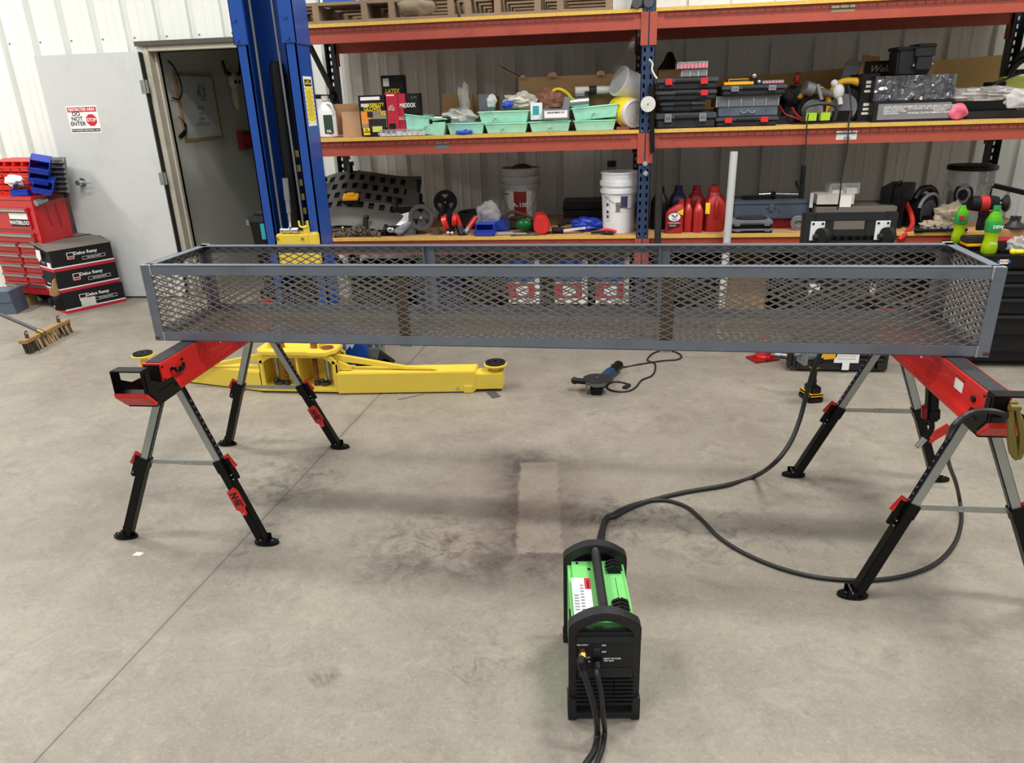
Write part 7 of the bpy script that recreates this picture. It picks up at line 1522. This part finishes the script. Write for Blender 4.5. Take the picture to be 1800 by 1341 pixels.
g = G(); g.box(-.10, .30, 0, .10, 0, .095); solo('wooden_block', g, 'cardboard', 'brown wooden block at the back of the black tool chest', 'wood', (q.x, 4.66, zT+.0), 0, .003)
g = G(); g.mat('dark_plastic'); g.box(-.10, .22, 0, .10, 0, .05); g.mat('box_red'); g.box(-.10, .22, .0, .10, .05, .056); g.mat('ink_white'); g.box(.0, .03, -.001, .0, .02, .026); solo('drill_case', g, None, 'flat black and red case right behind the front soda bottle', 'case', (at_y(1775, 425, 4.5).x, 4.52, zT+.002), 0, .003)
q = at_y(1790, 432, 4.42); bag(q.x+.01, 4.44, zT, (.05, .04, .045), 'clear glittering bag of small parts at the chest front corner', 131, amp=.35, freq=7)
g = G(); g.cyl((0, 0, .016), (.05, 0, .016), .014, n=14); g.ball((0, 0, .017), .017); solo('yellow_valve', g, 'ink_yellow', 'small yellow valve beside the clear parts bag on the black chest', 'valve', (at_y(1780, 433, 4.40).x, 4.385, zT))
q = at_y(1758, 432, 4.45); g = G(); g.box(-.06, .06, -.02, .02, 0, .018); solo('black_marker', g, 'black_plastic', 'short black bar lying behind the yellow knob', 'bar', (q.x+.05, 4.44, zT), 0, .004)
# ---------------------------------------------------------------- folded plastic creeper / cart standing on end
xa, xb = at_y(1413, 386, 4.30).x, at_y(1580, 380, 4.30).x
w = xb-xa; hC = at_y(1500, 374, 4.30).z
ct = thing('plastic_cart', 'black plastic utility cart with white caster plates, standing on end before the rack', 'utility cart', (xa, 4.30, 0))
zlow = at_y(1420, 515, 4.30).z
g = G(); 
# frame outline with a real grip slot
g.box(0, w*.12, 0, .05, .25, hC); g.box(w*.88, w, 0, .05, .25, hC)
g.box(w*.12, w*.88, .0, .03, hC-.045, hC); g.box(w*.12, w*.33, 0, .03, hC-.13, hC-.045); g.box(w*.67, w*.88, 0, .03, hC-.13, hC-.045); g.box(w*.33, w*.67, 0, .03, hC-.13, hC-.095)
g.box(w*.12, w*.88, .01, .03, hC-.19, hC-.155); g.box(w*.12, w*.88, .01, .03, hC-.25, hC-.215)
g.box(w*.12, w*.88, .046, .055, .24, hC-.135)
for k in range(9): x = w*(.14+.082*k); g.box(x, x+w*.045, .03, .045, .3, hC-.12)
make('deck', g, 'cart_black', ct, .006)
g = G(); 
for x in (w*.06, w*.94): 
    for dx in (-.035, -.010, .015): g = G(); g.box(x+dx, x+dx+.018, -.03, .02, .02, hC-.20); make('rail', g, 'cart_black', ct, .003)
for x, z in ((w*.17, hC-.10), (w*.86, hC-.10), (w*.20, zlow), (w*.90, zlow)):
    g = G(); g.mat('white_plastic'); g.box(x-.045, x+.03, -.006, 0, z-.05, z+.055); g.mat('ink'); g.cyl((x-.032, -.006, z+.042), (x-.032, -.008, z+.042), .007, n=10); g.cyl((x+.018, -.006, z+.042), (x+.018, -.008, z+.042), .007, n=10); make('caster_plate', g, None, ct)
    g = G(); g.cyl((x+.0, -.045, z-.02), (x+.028, -.030, z-.02), .045, n=24); g.cyl((x-.03, -.02, z-.03), (x+.01, -.02, z-.03), .016, n=10); make('caster', g, 'rubber', ct)
g = G(); g.box(.06, w*1.12, -.03, .12, .012, .22); g.box(.10, w*1.08, -.042, -.03, .07, .10); make('tray', g, 'cart_black', ct, .03)
a = at_y(1467, 620, 4.265); b = at_y(1508, 637, 4.265); g = G(); g.mat('paper_white'); g.box(a.x-xa, b.x-xa, -.046, -.043, b.z, a.z+.03); g.box((a.x+b.x)/2-xa-.02, (a.x+b.x)/2-xa+.02, -.046, -.043, b.z-.045, b.z); s_ = make('paper_label', g, None, ct); s_['label'] = 'white paper label'
for k in range(4): text(ct, 'WARNING  READ ALL INSTRUCTIONS', .006, ((a.x+b.x)/2-xa, -.0466, a.z+.02-k*.018), 'ink_grey')
# ---------------------------------------------------------------- things on the floor under the bottom shelf, seen through the mesh
for k, (u0, u1, lb) in enumerate(((888, 938, 'blue and white pail with a red band under the rack, nearest the lift'), (970, 1022, 'blue and white pail with a red band, middle of three under the rack'), (1042, 1095, 'blue and white pail with a red band, farthest right of the three'))):
    x, z, w, h = base(u0, u1, 478, 545, 5.05, 0.0); x0 = at_y(u0, 520, 5.05).x; w = at_y(u1, 520, 5.05).x-x0; zb_ = at_y((u0+u1)/2, 545, 5.05).z
    t = thing('printed_pail', lb, 'pail', (x0+w/2+.03, 5.2, 0), 0, 'blue pails standing on boards under the rack'); hh = .52; g = G(); r = w/2+.01
    g.mat('ink_white'); g.box(-r, r, -r, r, .20, hh); g.mat('ink_blue'); g.box(-r, r*.7, -r-.002, -r, .36, hh); g.box(r, r+.003, -r, r*.6, .2, hh); g.mat('ink_red'); g.box(-r, r*.7, -r-.003, -r, .24, .35); g.mat('ink_white'); g.box(-r*.5, r*.3, -r-.004, -r, .26, .33); g.mat('dark_plastic'); g.box(-r, r, -r, r, 0, .2)
    make('body', g, None, t, .004); text(t, 'Oil', .07, (-r*.2, -r-.004, .43), 'ink_red', bold=.03)
    g = G(); g.cyl((0, 0, hh), (0, 0, hh+.03), r*.3, n=16); make('cap', g, 'ink_white', t)
for (x, y, w, h, d, m, lb, cat, nm) in ((-1.66, 5.25, .40, .46, .4, 'box_black', 'dark box on the floor under the rack beside the lift column', 'box', 'storage_box'), (-1.22, 5.3, .36, .40, .4, 'navy', 'dark blue crate on the floor under the left end of the rack', 'crate', 'plastic_crate'), (-.92, 5.45, .2, .5, .3, 'dark_plastic', 'tall dark grey bin under the rack between the blue crate and the pails', 'bin', 'plastic_bin'),
        (.34, 5.3, .26, .46, .4, 'dark_plastic', 'dark grey bin on the floor under the middle upright of the rack', 'bin', 'plastic_bin'), (.68, 5.3, .34, .50, .4, 'box_black', 'black box on the floor under the rack, right of the middle upright', 'box', 'storage_box'), (1.45, 5.35, .5, .5, .4, 'box_black', 'wide black box under the rack right behind the black plastic cart', 'box', 'storage_box'), (1.98, 5.35, .45, .52, .4, 'dark_plastic', 'dark grey bin under the rack beside the black rolling chest', 'bin', 'plastic_bin')):
    g = G(); tub(g, w, d, h, .9, .008, .01); solo(nm, g, m, lb, cat, (x, y, 0), 0, .004)
for k, (x, lb) in enumerate(((.95, 'tan cardboard carton on the floor under the right bay of the rack'),)):
    g = G(); g.box(-.17, .17, -.15, .15, 0, .44); solo('cardboard_box', g, 'cardboard', lb, 'cardboard box', (x, 5.3, 0), 0, .003)
g = G(); a = (-1.78, 4.98, .35); b = (-.35, 5.0, .06); g.bar((-1.1, 4.97, .66), (-.55, 4.99, .32), .03, .02); solo('dark_bar', g, 'black_plastic', 'dark bar leaning under the bottom shelf behind the trough', 'bar') if False else None
